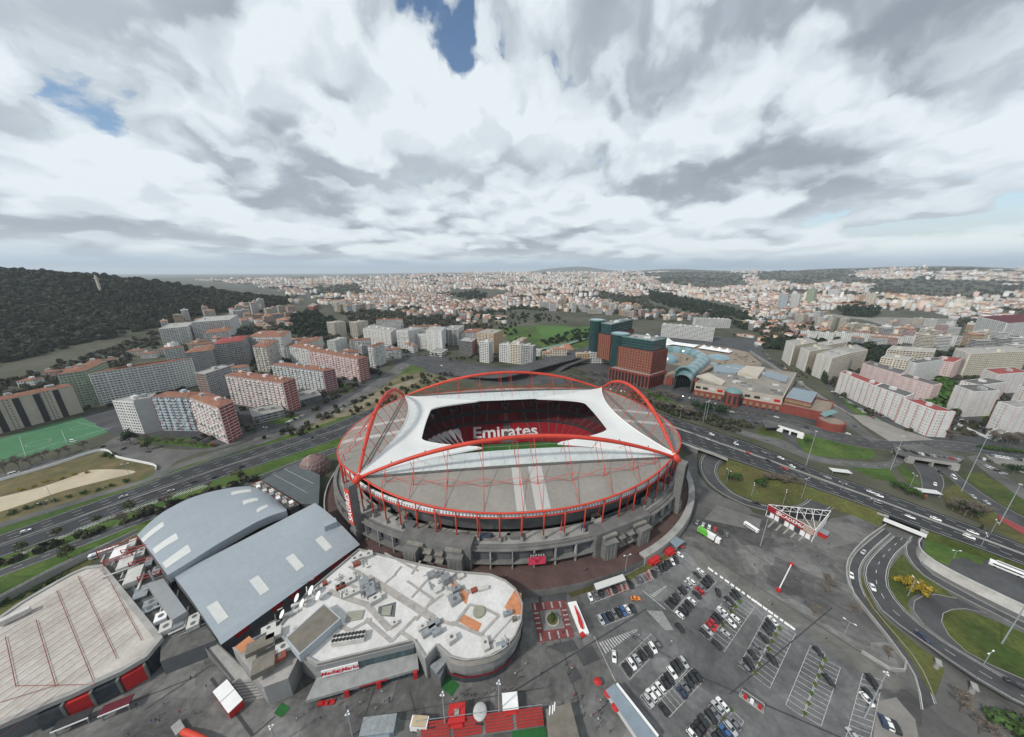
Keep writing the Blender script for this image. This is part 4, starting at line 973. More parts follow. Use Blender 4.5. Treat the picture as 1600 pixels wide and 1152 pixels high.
def build_oval_pavilion():
	zr = 4.5
	up = [(-60,1003),(0,965),(30,944),(62,925),(88,910),(112,897),(135,887),(160,884)]
	side = [(252,998)]
	lowr = [(229,1026),(190,1049),(150,1067),(112,1085),(75,1100),(38,1117),(0,1133),(-60,1160)]
	P = GL(up + side + lowr, zr); c = center(P)
	T = thing('sports_pavilion', 'large pavilion with stained pale flat roof crossed by red rails', 'building', (c[0], c[1], GZ))
	MB().poly([(p[0], p[1], zr) for p in ccw(P)]).build('roof', M_PALER, T)
	Q = ccw(P); In = inset(Q, 1.3); O = inset(Q, -.5)
	w = MB(); w.grid([[(p[0], p[1], zr - 1.3) for p in O], [(p[0], p[1], zr + .5) for p in O], [(p[0], p[1], zr + .5) for p in In], [(p[0], p[1], zr + .01) for p in In]], closed=True)
	w.build('roof_rim', M_LCONC, T)
	MB().prism(inset(Q, 1.0), GZ, zr - .5).build('wall', M_GREYW, T)
	# rails: long ones run with the roof, purlins across
	a0, a1 = G(160,886, zr), G(216,990, zr); dx, dy = G(0,979, zr); ex = (dx - a0[0], dy - a0[1]); L = hypot(*ex); ex = (ex[0] / L, ex[1] / L)
	n = 17
	for i in range(n):
		f = i / (n - 1); p = (a0[0] + (a1[0] - a0[0]) * f, a0[1] + (a1[1] - a0[1]) * f)
		ln = 95 if i < 13 else 95 - (i - 12) * 9
		MB().tube((p[0], p[1], zr + .75),(p[0] + ex[0] * ln, p[1] + ex[1] * ln, zr + .75),.085,.085,4).build('roof_rail', M_RAIL, T)
	for pa, pb in (((160,886),(222,1002)),((122,901),(183,1030)),((89,924),(149,1072)),((57,970),(88,1074)),((9,996),(26,1075)),((0,1099),(88,1072)),((26,1073),(148,1071))):
		A, B_ = G(*pa, zr), G(*pb, zr); MB().tube(A + (zr + .45,), B_ + (zr + .45,),.11,.11,4).build('roof_purlin', M_RAIL, T)
	# curved facade: red banners between dark glazed bays
	low = smooth_line(GL([(252,998)] + lowr[:-1], zr),3)
	acc = 0; i = 0; line = [p for p in low]
	d = [0]
	for a, b in zip(line[:-1], line[1:]): d.append(d[-1] + hypot(b[0] - a[0], b[1] - a[1]))
	def at(t):
		k = max(j for j in range(len(d)) if d[j] <= t); k = min(k, len(line) - 2); f = (t - d[k]) / (d[k + 1] - d[k]); return tuple(line[k][m] * (1 - f) + line[k + 1][m] * f for m in (0,1))
	t = 1.0; k = 0; rr = random.Random(5)
	while t < d[-1] - 7:
		p, q = at(t), at(t + 6.2); a = atan2(q[1] - p[1], q[0] - p[0]); m = ((p[0] + q[0]) / 2,(p[1] + q[1]) / 2); nx, ny = sin(a),-cos(a)
		if ny > 0: nx, ny = -nx, -ny
		mm = M_REDP if k % 2 == 1 else M_GLASSD
		MB().box((m[0] + nx * .2, m[1] + ny * .2, GZ + .2),(5.9,2.6,6.6), a).build('banner_panel' if k % 2 else 'glazed_bay', mm, T)
		MB().box((p[0] + nx * .6, p[1] + ny * .6, GZ),(.7,2.6,7.4), a).build('pier', M_CONC, T)
		t += 6.6; k += 1
	# duct on the roof
	A, B_ = G(2,978, zr), G(50,955, zr); a = atan2(B_[1] - A[1], B_[0] - A[0]); m = ((A[0] + B_[0]) / 2,(A[1] + B_[1]) / 2)
	MB().box((m[0], m[1], zr + .4),(hypot(B_[0] - A[0], B_[1] - A[1]),2.6,2.4), a).build('roof_duct', M_PIPE, T)
	# entrance terraces in front
	for px, w_, nm, lab, m in (((112,1120),9, 'entrance_canopy', 'black flat canopy before the pavilion entrance', M_DARK),((180,1098),8, 'maroon_canopy', 'maroon flat canopy with white edge before the pavilion', mat('maroon', (.10,.012,.02)))):
		x, y = G(*px, 0); o = thing(nm, lab, 'canopy', (x, y, GZ), radians(26))
		MB().box((0,0,2.9),(w_, 3.4,.4)).build('top', m, o, local=True); MB().box((0,-1.8,2.9),(w_, .2,.45)).build('edge', M_WHITE, o, local=True)
		for s in (-1,1): MB().box((s * (w_ / 2 - .6),-1.4,0),(.3,.3,2.9)).build('post', M_GALV, o, local=True)
build_oval_pavilion()
def build_plant_court():
	rr = random.Random(11); zr = 3.0
	px = [(152,868),(214,838),(262,895),(338,1000),(250,1034),(252,996),(165,884)]
	T = wbuilding('plant_building', 'narrow flat roof crowded with ducts and cooling plant between the halls', px, zr, GZ, M_GREYW, mat('plant_roof', (.10,.098,.092),.3,.3,.9))
	def unit(p, w, d, h, rz, m): roof_clutter(T, rr, [(p[0], p[1], w, d, h, rz, m)], zr)
	a = radians(-52)
	for p, w, d, h in (((188,868),9,5,2.4),((200,884),10,5.5,3),((212,905),11,5.5,3),((222,928),8,5,1.2),((236,948),8,5,.8),((254,968),5,4,2),((262,985),5,4,2.4),((280,980),4,4,2),((305,975),7,4,2.2),((208,852),7,3,1.6),((222,866),7,3,1.6),((234,882),7,3,1.6),((246,895),6,3,1.6)):
		unit(p, w, d, h, a + rr.uniform(-.05,.05), rr.choice((M_GALV, M_PIPE, M_PIPE, M_WHITE)))
	Q = GL([(229,912),(255,904),(292,955),(269,969)], 8.0)
	MB().prism(Q, zr, 8.0).build('plant_room', [mat('plain_grey_roof', (.25,.26,.27),.06)], T)
	for k in range(26):   # pipes
		s = rr.random(); p = (170 + 130 * s + rr.uniform(-18,18),862 + 120 * s + rr.uniform(-8,10)); x, y = G(*p, zr); L = rr.uniform(4,13); aa = a + (pi / 2 if rr.random() < .4 else 0)
		h = zr + rr.uniform(.5,2.2); MB().tube((x - L / 2 * cos(aa), y - L / 2 * sin(aa), h),(x + L / 2 * cos(aa), y + L / 2 * sin(aa), h), rr.uniform(.18,.42), None, 6).build('duct', rr.choice((M_PIPE, M_GALV, M_PIPE)), T)
	for p0, p1 in (((150,862),(214,838)),((188,860),(253,845)),((200,880),(271,858)),((214,902),(290,878)),((160,878),(205,862))):   # red lattice trusses over the court
		A, B_ = G(*p0,8) + (8,), G(*p1,9) + (9,); mb = MB().tube(A, B_, .2, None, 4)
		C, D = (A[0], A[1], A[2] - 1.8),(B_[0], B_[1], B_[2] - 1.8); mb.tube(C, D, .2, None, 4)
		for k in range(10):
			f, g = k / 10,(k + 1) / 10; u = [A[i] * (1 - f) + B_[i] * f for i in range(3)]; v = [C[i] * (1 - g) + D[i] * g for i in range(3)]; mb.tube(u if k % 2 else (u[0], u[1], u[2] - 1.8), v if k % 2 else (v[0], v[1], v[2] + 1.8),.1, None, 3)
		mb.tube(A, (A[0], A[1], zr),.25, None, 4).tube(B_, (B_[0], B_[1], zr),.25, None, 4)
		mb.build('roof_truss', M_DRED, T)
	# chimney mast
	x, y = G(249,920, zr); MB().tube((x, y, zr),(x - 1.5, y, 14),.45,.4,8).build('flue', M_GALV, T)
	# stair and ramp down to the plaza
	R = thing('access_ramp', 'grey concrete ramp with side walls dropping to the plaza', 'ramp', G(355,1040,-2) + (GZ,))
	q = [G(314,1006,1) + (1,), G(333,1001,1) + (1,), G(398,1062, GZ) + (GZ + .05,), G(362,1066, GZ) + (GZ + .05,)]
	MB().poly(q[::-1]).poly(q).build('deck', M_LCONC, R)
	for a_, b_ in ((0,3),(1,2)):
		A, B_ = q[a_], q[b_]; MB().grid([[(A[0], A[1], A[2] + 1.1),(B_[0], B_[1], B_[2] + 1.1)], [(A[0], A[1], GZ),(B_[0], B_[1], GZ)]]).grid([[(A[0] + .3, A[1], A[2] + 1.1),(B_[0] + .3, B_[1], B_[2] + 1.1)], [(A[0], A[1], A[2] + 1.1),(B_[0], B_[1], B_[2] + 1.1)]]).build('side_wall', M_CONC, R)
	for k in range(14):
		s = [bilin([q[3], q[2], G(420,1090) + (GZ,), G(385,1098) + (GZ,)], t, (k + .5) / 14) for t in (0,1)]
		m = [(s[0][i] + s[1][i]) / 2 for i in range(3)]; a_ = atan2(s[1][1] - s[0][1], s[1][0] - s[0][0])
		MB().box((m[0], m[1], GZ),(hypot(s[1][0] - s[0][0], s[1][1] - s[0][1]),.9,.06 + .12 * (14 - k) / 14), a_).build('step', M_CONC if k % 2 else M_LCONC, R)
	# red and white ticket container
	x, y = G(359,1096); A, B_ = G(345,1072), G(372,1108); a_ = atan2(B_[1] - A[1], B_[0] - A[0])
	K = thing('ticket_container', 'red ticket container with two white roof halves beside the ramp', 'kiosk', (x, y, GZ), a_)
	MB().box((0,0,0),(13,4.2,3.0)).build('body', M_REDP, K, local=True)
	for s in (-1,1): MB().box((s * 3.25,0,3.0),(6.2,4.4,.3)).build('roof', M_WHITE, K, local=True)
	for s in (-4,0,4): MB().box((s, -2.12,1),(2,.1,1.2)).build('hatch', M_DARK, K, local=True)
build_plant_court()
def build_store():
	zr = 7.0; rr = random.Random(21)
	T = thing('retail_building', 'wide white-roofed store with rounded end, rooftop plant and red sign', 'building', G(620,960, zr) + (GZ,))
	main = [(561,859),(610,871),(653,882),(713,894),(766,898),(790,908),(806,921),(817,945),(815,972),(806,995),(790,1015),(772,1026),(752,1032),(725,1035),(702,1029),(682,1011),(664,1032),(646,1003),(496,1040),(468,1024),(430,987),(480,927)]
	P = ccw(GL(main, zr))
	MB().poly([(p[0], p[1], zr) for p in P]).build('roof', M_WROOF, T)
	In = inset(P, .6)
	MB().grid([[(p[0], p[1], zr - 1.4) for p in P], [(p[0], p[1], zr + .9) for p in P], [(p[0], p[1], zr + .9) for p in In], [(p[0], p[1], zr + .01) for p in In]], closed=True).build('parapet', M_LCONC, T)
	MB().prism(inset(P, .35), GZ, zr - .5).build('wall', mat('store_wall', (.24,.24,.235),.12,.2,.85, fine=.1), T)
	# rounded end: dark strip window and sign band
	rim = smooth_line(GL([(817,945),(815,972),(806,995),(790,1015),(772,1026),(752,1032),(725,1035),(702,1029)], zr),2.5)
	for nm, z0, z1, off, m in (('rim_panel', zr - 1.8, zr + 1.0,.3, mat('tan_concrete', (.34,.315,.28),.12,.2)),('ring_window', GZ + .3, GZ + 3.4,.25, M_GLASSD),('sign_band', GZ + 3.8, GZ + 5.0,.8, mat('dark_red_band', (.16,.012,.02),.1))):
		L = offset_line(rim, off); L2 = offset_line(rim, -off); L = L if hypot(L[9][0] - G(740,960, zr)[0], L[9][1] - G(740,960, zr)[1]) > hypot(L2[9][0] - G(740,960, zr)[0], L2[9][1] - G(740,960, zr)[1]) else L2
		if nm == 'ring_window' or nm == 'rim_panel':
			for k in range(0, len(L) - 2,2): MB().grid([[(p[0], p[1], z1) for p in L[k:k + 3]], [(p[0], p[1], z0) for p in L[k:k + 3]]]).build(nm, m, T)
		else:
			k0 = int(len(L) * .35); MB().grid([[(p[0], p[1], z1) for p in L[k0:]], [(p[0], p[1], z0) for p in L[k0:]]]).build(nm, m, T)
			a, b = L[int(len(L) * .62)], L[int(len(L) * .66)]; rt = Vector((b[0] - a[0], b[1] - a[1], 0)).normalized()
			if rt.x < 0: rt = -rt
			nrm = Vector((rt.y, -rt.x, 0)); text_part('BENFICA OFFICIAL STORE', .95, 'sign_lettering', M_WHITE, T, Matrix.Translation(-Vector(T.location)) @ frame_matrix((a[0] + nrm.x * .5, a[1] + nrm.y * .5, GZ + 4.4), rt, (0,0,1)),.03,.02)
	# roof joints: raised grey walk strips and tubs between the white fields
	m_j = mat('roof_walkway_grey', (.33,.31,.29),.2,.4,.9, fine=.2)
	kz = 0
	C8 = lambda x, y: (300 + x / 2.857,840 + y / 2.857)
	for a, b, w in (((1020,105),(980,165),1.1),((700,130),(800,190),1.0),((935,130),(905,165),1.0),((960,195),(1075,275),1.0),((1075,130),(1240,250),1.0),((860,70),(1010,150),.9),((1190,150),(1150,190),.9),((730,150),(1060,360),1.8),((790,170),(1085,355),1.2),((640,185),(745,230),1.2),((610,240),(700,275),2.2),((700,275),(780,300),2.2),((780,300),(830,355),2.2),((830,355),(880,410),2.2),((880,410),(905,390),1.6),((775,365),(890,465),1.4),((890,465),(1000,355),1.2),((700,420),(800,365),1.2),((640,385),(720,425),1.4),((1050,190),(980,270),1.0),((1075,275),(1000,370),1.2),((1160,380),(1300,440),1.2),((1300,440),(1340,500),.8),((1330,470),(1430,360),.5),((1285,440),(1370,350),1.0),((1180,380),(1240,300),1.2),((1240,300),(1310,320),1.0),((1310,320),(1370,350),1.0),((930,420),(1000,470),1.2),((1060,360),(1170,390),1.2),((1120,255),(1060,300),1.0),((850,215),(910,165),.9)):
		A, B_ = G(*C8(*a), zr), G(*C8(*b), zr); MB().box(((A[0] + B_[0]) / 2,(A[1] + B_[1]) / 2, zr + .02),(hypot(B_[0] - A[0], B_[1] - A[1]), w, .18 + kz), atan2(B_[1] - A[1], B_[0] - A[0])).build('roof_kerb', m_j, T); kz += .004
	for q in ([(1182,370),(1208,340),(1294,385),(1275,425)], [(1395,310),(1440,235),(1470,250),(1476,345),(1420,345)], [(1205,225),(1240,235),(1225,300),(1195,270)], [(1155,190),(1180,195),(1190,225),(1160,220)], [(190,490),(255,440),(285,465),(220,515)]):
		MB().prism(GL([C8(*p) for p in q], zr), zr + .01, zr + .08).build('orange_patch', M_OCHRE, T)
	# round roof light, two framed roof lights
	x, y = G(*C8(1281,335), zr); MB().prism([(x + 2.6 * cos(a * pi / 8), y + 2.6 * sin(a * pi / 8)) for a in range(16)], zr, zr + .9).build('round_roof_light', mat('olive_glass', (.26,.26,.20),.1), T)
	for q in ([(682,375),(695,330),(768,322),(757,362)], [(845,345),(850,310),(893,302),(885,345)]):
		Q = GL([C8(*p) for p in q], zr + .6); sk = MB().prism(Q, zr, zr + .6).build('roof_light', mat('olive_panel', (.30,.30,.25),.1), T)
		for k in range(1,6):
			A, B_ = bilin(ccw(Q), k / 6,0), bilin(ccw(Q), k / 6,1); MB().tube(A + (zr + .62,), B_ + (zr + .62,),.08, None, 4).build('glazing_bar', M_DCONC, sk)
	Q = GL([C8(*p) for p in ((832,310),(912,287),(905,355),(830,350))], zr); MB().prism(Q, zr + .01, zr + .07).build('dark_deck', M_GREYW, T)
	# chiller with two rows of fans
	A, B_ = G(*C8(630,470), zr), G(*C8(775,448), zr); a = atan2(B_[1] - A[1], B_[0] - A[0]); mx = ((A[0] + B_[0]) / 2,(A[1] + B_[1]) / 2); L = hypot(B_[0] - A[0], B_[1] - A[1])
	ch = MB().box((mx[0], mx[1], zr + .3),(L, 3.6,2.0), a).build('chiller', M_PIPE, T)
	for i in range(9):
		for s in (-.85,.85):
			t = (i + .5) / 9 - .5; cx, cy = mx[0] + t * L * cos(a) - s * sin(a), mx[1] + t * L * sin(a) + s * cos(a)
			MB().prism([(cx + .7 * cos(k * pi / 5), cy + .7 * sin(k * pi / 5)) for k in range(10)], zr + 2.3, zr + 2.45).build('fan', M_DARK, ch)
	# penthouse with brown roof
	Q = GL([C8(*p) for p in ((590,293),(665,360),(478,525),(415,450))], zr + 4)
	MB().prism(Q, zr, zr + 4).build('penthouse', [mat('penthouse_wall', (.36,.39,.42),.08)], T); MB().poly([(p[0], p[1], zr + 4.03) for p in ccw(inset(ccw(Q),.5))]).build('penthouse_roof', M_BROWN, T)
	sp = []
	for x, y, w, d, h, m in ((770,215,4,4,2.5,0),(785,235,6,3,2.2,0),(800,255,4,4,2,0),(690,205,8,3,1.4,1),(740,245,12,2,1.4,1),(820,285,5,3,2,1),(665,225,4,2,1.4,2),(755,90,9,3.2,1.2,1),(790,85,4,3,1.8,1),(735,125,3,2,1.2,2),(1070,175,4,3,2,0),(1100,170,3,2.5,1.6,0),(1135,200,4,3.4,3.6,0),(1180,240,4,2.6,2.0,0),(1175,285,5,4,1.5,0),(1100,240,3,2,1.2,1),(1200,180,3,2,1.2,1),(1300,232,5,1.6,1,1),(1260,240,3,2,1,2),(1160,462,3.2,3,2.2,1),(1080,395,5,2.6,1.6,0),(1060,425,6,2.6,1.6,0),(1095,430,4,2,1.6,0),(1030,405,4,2,1,1),(1310,480,2.4,5,1.4,1),(1385,480,5,2,.6,0),(1350,510,6,1.2,.7,1),(1410,345,4,1.6,1.4,0),(1440,370,2,1.4,1.5,3),(905,390,2.4,2,1.2,1),(370,440,5,4,2,1),(345,415,5,3,1.4,1),(410,500,5,3.6,1.6,1),(395,540,4,3,1.4,2),(310,490,9,4.5,2.0,3),(325,580,7,6,2.4,3),(480,300,6,1.4,1,1),(440,345,6,1.4,1,1),(595,210,2,2,1.2,2)):
		p = C8(x, y); sp.append((p[0], p[1], w, d, h, radians(33 if x < 1250 else 20) + rr.uniform(-.08,.08),(M_GALV, M_PIPE, mat('rust_red_unit', (.22,.06,.04)), M_BROWN)[m]))
	roof_clutter(T, rr, sp, zr)
	# sprinkle of small pipes and boxes that make the plant rows busy
	for k in range(70):
		cx, cy, sx, sy = rr.choice(((700,215,70,45),(790,250,50,40),(1100,190,60,30),(1060,410,45,35),(1170,260,45,35),(560,240,60,40),(400,380,70,60),(750,105,40,30),(1380,480,50,25),(330,470,60,50)))
		x, y = G(*C8(cx + rr.uniform(-sx, sx), cy + rr.uniform(-sy, sy)), zr); a = radians(33) + rr.choice((0, pi / 2)) + rr.uniform(-.1,.1); L = rr.uniform(1,5); h = zr + rr.uniform(.3,1.1)
		MB().tube((x - L / 2 * cos(a), y - L / 2 * sin(a), h),(x + L / 2 * cos(a), y + L / 2 * sin(a), h), rr.uniform(.12,.32), None, 5).build('duct', rr.choice((M_PIPE, M_GALV, M_GALV, M_DCONC)), T)
	# satellite dishes
	for x, y, r in ((540,228,1.9),(572,252,1.8),(500,285,1.6),(477,262,1.7),(412,335,1.6)):
		cx, cy = G(*C8(x, y + 25), zr); mb = MB(); dirv = Vector((-.6,-.45,.66)).normalized(); a = dirv.cross(Vector((0,0,1))).normalized(); b = a.cross(dirv); c0 = Vector((cx, cy, zr + 2.4)); rows = []
		for k in range(4):
			q = k / 3 * r; rows.append([tuple(c0 + (a * cos(w * pi / 8) + b * sin(w * pi / 8)) * max(q, .05) + dirv * (q * q / r * .35)) for w in range(16)])
		dsh = mb.grid(rows, closed=True).build('satellite_dish', M_WHITE, T, smooth=True)
		MB().tube((cx, cy, zr), tuple(c0),.2, None, 6).tube(tuple(c0), tuple(c0 + dirv * r * .8),.06, None, 4).build('dish_mount', M_GALV, dsh)
	# lower left wing and its tan wall with dark banner
	W2 = GL([(363,1012),(430,987),(468,1024),(450,1060),(412,1074)], 5.0)
	MB().prism(W2, GZ, 5.0).build('wing_wall', MATS['store_wall'], T); MB().poly([(p[0], p[1], 5.03) for p in ccw(W2)]).build('wing_roof', m_j, T)
	A, B_ = G(415,1080,1), G(449,1066,1); a = atan2(B_[1] - A[1], B_[0] - A[0]); mx = ((A[0] + B_[0]) / 2,(A[1] + B_[1]) / 2)
	bn = MB().box((mx[0] + .3 * sin(a), mx[1] - .3 * cos(a), GZ + .3),(hypot(B_[0] - A[0], B_[1] - A[1]),.4,8.4), a).build('dark_banner', mat('banner_black_red', (.05,.008,.01),.3,.3), T)
	rt = (cos(a), sin(a),0)
	BQ = lambda u, z: (mx[0] + u * rt[0] + .55 * sin(a), mx[1] + u * rt[1] - .55 * cos(a), z)
	MB().path([BQ(1.2 + .8 * cos(k * pi / 8),1.9 + .8 * sin(k * pi / 8)) for k in range(16)], .2,5, closed=True).build('banner_ring', M_WHITE, bn)
	for u, z, w_ in ((-2.6,2.4,2.6),(1.3,.4,2.8)): MB().box(BQ(u, z),(w_, .06,.35), a).build('banner_line', M_WHITE, bn)
	# near front: fascia, glass band, sloping canopy, shopfront, sign
	A, B_ = G(494,1041, zr), G(647,1004, zr); a = atan2(B_[1] - A[1], B_[0] - A[0]); nx, ny = sin(a),-cos(a); L = hypot(B_[0] - A[0], B_[1] - A[1])
	def FP(s, o): return (A[0] + (B_[0] - A[0]) * s + nx * o, A[1] + (B_[1] - A[1]) * s + ny * o)
	def strip(nm, s0, s1, o, z0, z1, m, th=.3):
		p = FP((s0 + s1) / 2, o); return MB().box((p[0], p[1], z0),(L * (s1 - s0), th, z1 - z0), a).build(nm, m, T)
	strip('fascia', .0,1.0,.6, zr - 2.0, zr + .6, MATS['store_wall'])
	for k in range(12): strip('window_pane', .42 + .048 * k, .465 + .048 * k, .55, zr - 5.0, zr - 2.1, mat('teal_glass', (.05,.09,.10),.3,.5,.1, objr=.3, spec=.6),.2)
	sg = strip('sign_board', .045,.41,1.0, zr - 5.2, zr - 1.8, M_WHITE, .4)
	rt = (cos(a), sin(a),0); mtx = lambda s, z: Matrix.Translation(-Vector(T.location)) @ frame_matrix(FP(s, 1.25) + (z,), rt, (0,0,1))
	M_SR = mat('sign_red', (.55,.008,.02),.04)
	text_part('Media', 2.5, 'sign_lettering', M_SR, T, mtx(.125, zr - 3.5),.04,.05, shear=.15); text_part('Markt', 2.5, 'sign_lettering', M_SR, T, mtx(.325, zr - 3.5),.04,.05, shear=.15)
	sw = MB(); c0 = FP(.222,1.3)
	for i in range(22):
		w = i * .55; r0 = .12 + i * .045; p = [c0[0] + rt[0] * r0 * cos(w), c0[1] + rt[1] * r0 * cos(w), zr - 3.5 + r0 * sin(w)]; w2 = (i + 1) * .55; r1 = .12 + (i + 1) * .045
		q = [c0[0] + rt[0] * r1 * cos(w2), c0[1] + rt[1] * r1 * cos(w2), zr - 3.5 + r1 * sin(w2)]; sw.tube(p, q, .09, None, 4)
	sw.build('sign_swirl', M_SR, T)
	e = MB(); zc0, zc1 = zr - 5.9, zr - 7.4
	pts0 = [FP(-.02,.2), FP(1.02,.2)]; pts1 = [FP(-.08,6.0), FP(1.04,5.0)]
	e.poly([pts0[0] + (zc0,), pts1[0] + (zc1,), pts1[1] + (zc1,), pts0[1] + (zc0,)]); e.grid([[p + (zc1,) for p in pts1], [p + (zc1 - 1.3,) for p in pts1]])
	e.build('sloping_canopy', mat('canopy_zinc', (.25,.255,.25),.2,.3,.7, fine=.15), T)
	for k in range(18):
		s0 = -.07 + 1.1 * k / 18; p = FP(s0 + .03,4.4); MB().box((p[0], p[1], GZ),(L * .055,.4, zc1 - 1.3 - GZ), a).build('shop_window', rr.choice((M_GLASSD, M_GLASSD, M_GLASSD, MATS['navy_panel'], M_GREYW)), T)
	for s in (.30,.62,1.0): p = FP(s, 5.4); MB().box((p[0], p[1], GZ),(1.6,1.2,3.6), a).build('red_pylon', M_REDP, T)
	p = FP(.45,5.3); MB().box((p[0], p[1], zc1 - 1.25),(18,.5,.6), a).build('shop_sign', M_REDP, T)
	# notch entrance with stair beside the rounded end
	Q = GL([(664,1034),(683,1012),(700,1030),(688,1060)], 1.0); MB().prism(Q, GZ, 1.0).build('entrance_block', M_GREYW, T)
	Q = GL([(672,1040),(690,1026),(697,1034),(682,1052)], 2.2); MB().prism(Q, 1.0,2.2).build('entrance_roof', M_GALV, T)
	return T
build_store()
# ================================================================== vehicles
M_TYRE = mat('tyre', (.02,.02,.021),.1)
M_CGLASS = mat('car_glass', (.02,.024,.028),.2,1,.12, spec=.6)
M_LAMPW = mat('head_lamp', (.6,.6,.58),.05,1,.2)
M_LAMPR = mat('tail_lamp', (.30,.01,.01),.05,1,.3)
PAINT = {}
for k, c in dict(white=(.72,.72,.71), silver=(.42,.43,.44), grey=(.16,.165,.175), black=(.018,.019,.021), navy=(.025,.04,.09), red=(.38,.018,.02), orange=(.75,.22,.02), blue=(.04,.10,.24), green=(.12,.42,.05)).items():
	PAINT[k] = mat('car_paint_' + k, c, .06,.6,.28,.15 if k in ('silver', 'grey') else 0, spec=.5)
def loft(mb, secs, mi=0):
	"""closed cross sections along x -> body"""
	n = len(secs[0]); i = len(mb.v)
	for s in secs: mb.v += s
	for a in range(len(secs) - 1):
		for b in range(n):
			b2 = (b + 1) % n; mb.f.append((i + a * n + b, i + (a + 1) * n + b, i + (a + 1) * n + b2, i + a * n + b2)); mb.m.append(mi)
	mb.f.append(tuple(i + b for b in range(n))); mb.m.append(mi)
	mb.f.append(tuple(i + (len(secs) - 1) * n + b for b in range(n))[::-1]); mb.m.append(mi)
CAR = {}
def car_meshes(kind):
	if kind in CAR: return CAR[kind]
	Lg, Wd, Ht, hood, roof0, roof1, boot = dict(hatch=(4.1,1.78,1.48,.95,.05,-1.55,-1.95), saloon=(4.6,1.82,1.45,.95,.15,-1.25,-2.0), suv=(4.5,1.86,1.68,1.05,.25,-1.75,-2.1), van=(5.2,2.0,2.1,1.0,1.1,-2.5,-2.55))[kind]
	hx = Lg / 2
	def sec(x, w, zt, zb=.28, r=.16):
		return [(x, -w, zb + .1),(x, -w * .9, zb),(x, w * .9, zb),(x, w, zb + .1),(x, w, zt - r),(x, w - r * .7, zt),(x, -w + r * .7, zt),(x, -w, zt - r)]
	b = MB(); W = Wd / 2
	belt = hood
	loft(b, [sec(hx, W * .78, belt - .28), sec(hx - .12, W * .9, belt - .16), sec(hx - .5, W, belt - .06), sec(roof0 + .85, W, belt), sec(boot + .5, W, belt + .02), sec(-hx + .15, W * .94, belt), sec(-hx, W * .84, belt - .2)])
	def top(x, w, z): return [(x, -w, z),(x, w, z)]
	# cabin: glass sides with painted roof
	x0, x1, x2, x3 = roof0 + .85, roof0, roof1,(boot if kind != 'saloon' else -1.85)
	wl, wr = W * .93, W * .74
	g = MB(); zb = belt - .02
	A = [(x0,-wl, zb),(x0, wl, zb),(x3, wl, zb),(x3,-wl, zb)]; T = [(x1,-wr, Ht - .05),(x1, wr, Ht - .05),(x2, wr, Ht - .05),(x2,-wr, Ht - .05)]
	i = 0; g.v += A + T
	for f in ((0,1,5,4),(1,2,6,5),(2,3,7,6),(3,0,4,7)): g.f.append(f); g.m.append(0)
	rf = MB(); loft(rf, [[(x1 + .06,-wr - .02, Ht - .09),(x1 + .06, wr + .02, Ht - .09),(x1 + .02, wr - .1, Ht - .02),(x1 + .02,-wr + .1, Ht - .02)], [((x1 + x2) / 2,-wr - .04, Ht - .05),((x1 + x2) / 2, wr + .04, Ht - .05),((x1 + x2) / 2, wr - .1, Ht + .03),((x1 + x2) / 2,-wr + .1, Ht + .03)], [(x2 - .04,-wr - .02, Ht - .09),(x2 - .04, wr + .02, Ht - .09),(x2, wr - .1, Ht - .02),(x2,-wr + .1, Ht - .02)]])
	for s in (-1,1):   # pillars
		for (a, bq) in (((x0, s * wl, zb),(x1, s * wr, Ht - .06)),((x3, s * wl, zb),(x2, s * wr, Ht - .06)),(((x0 + x3) / 2 + .1, s * (wl + .01), zb),((x1 + x2) / 2 + .1, s * (wr + .02), Ht - .06))): rf.tube(a, bq, .055, None, 4)
	wh = MB(); wh.path([(0,-.11,0),(0,.11,0)], .33,10)
	hl = MB()
	for s in (-1,1): hl.box((hx - .1, s * W * .66, belt - .36),(.16,.34,.13))
	tl = MB()
	for s in (-1,1): tl.box((-hx + .07, s * W * .72, belt - .3),(.1,.26,.2))
	def me(mb, nm, m):
		q = bpy.data.meshes.new(nm); q.from_pydata(mb.v, [], mb.f)
		if m: q.materials.append(m)
		q.update(); return q
	CAR[kind] = dict(body=me(b, 'body', None), roof=me(rf, 'roof', None), glass=me(g, 'windows', M_CGLASS), wheel=me(wh, 'wheel', M_TYRE), head=me(hl, 'headlight', M_LAMPW), tail=me(tl, 'tail_light', M_LAMPR), hx=hx, W=W)
	CAR[kind]['painted'] = {}
	return CAR[kind]
def painted(C, key, colr):
	k = (key, colr)
	if k not in C['painted']:
		m = C[key].copy(); m.materials.append(PAINT[colr]); C['painted'][k] = m
	return C['painted'][k]
def child(name, me, par, loc=(0,0,0)):
	o = bpy.data.objects.new(name, me); o.parent = par; o.location = loc; col.objects.link(o); return o
NCAR = [0]
def car(x, y, z, rz, colr, kind, label, group, parts=True):
	C = car_meshes(kind); T = thing('van' if kind == 'van' else 'parked_car' if 'park' in group else 'car', label, 'van' if kind == 'van' else 'car', (x, y, z), rz, group); NCAR[0] += 1
	child('body', painted(C, 'body', colr), T); child('roof', painted(C, 'roof', colr), T); child('windows', C['glass'], T)
	if parts:
		for sx in (-.62,.60):
			for sy in (-1,1): child('wheel', C['wheel'], T, (C['hx'] * sx, sy * (C['W'] - .1),.33))
		child('headlights', C['head'], T); child('tail_lights', C['tail'], T)
	return T
CODE = dict(w='white', s='silver', g='grey', k='black', n='navy', r='red', b='blue', o='orange')
KINDN = dict(hatch='hatchback', saloon='saloon', suv='tall estate car', van='van')
rc = random.Random(77)
def px_dir(px, py, ax, ay, z=GZ):
	a, b = G(px - ax, py - ay, z), G(px + ax, py + ay, z); return atan2(b[1] - a[1], b[0] - a[0])
C9 = lambda x, y: (800 + x / 3.2725,800 + y / 3.2725)
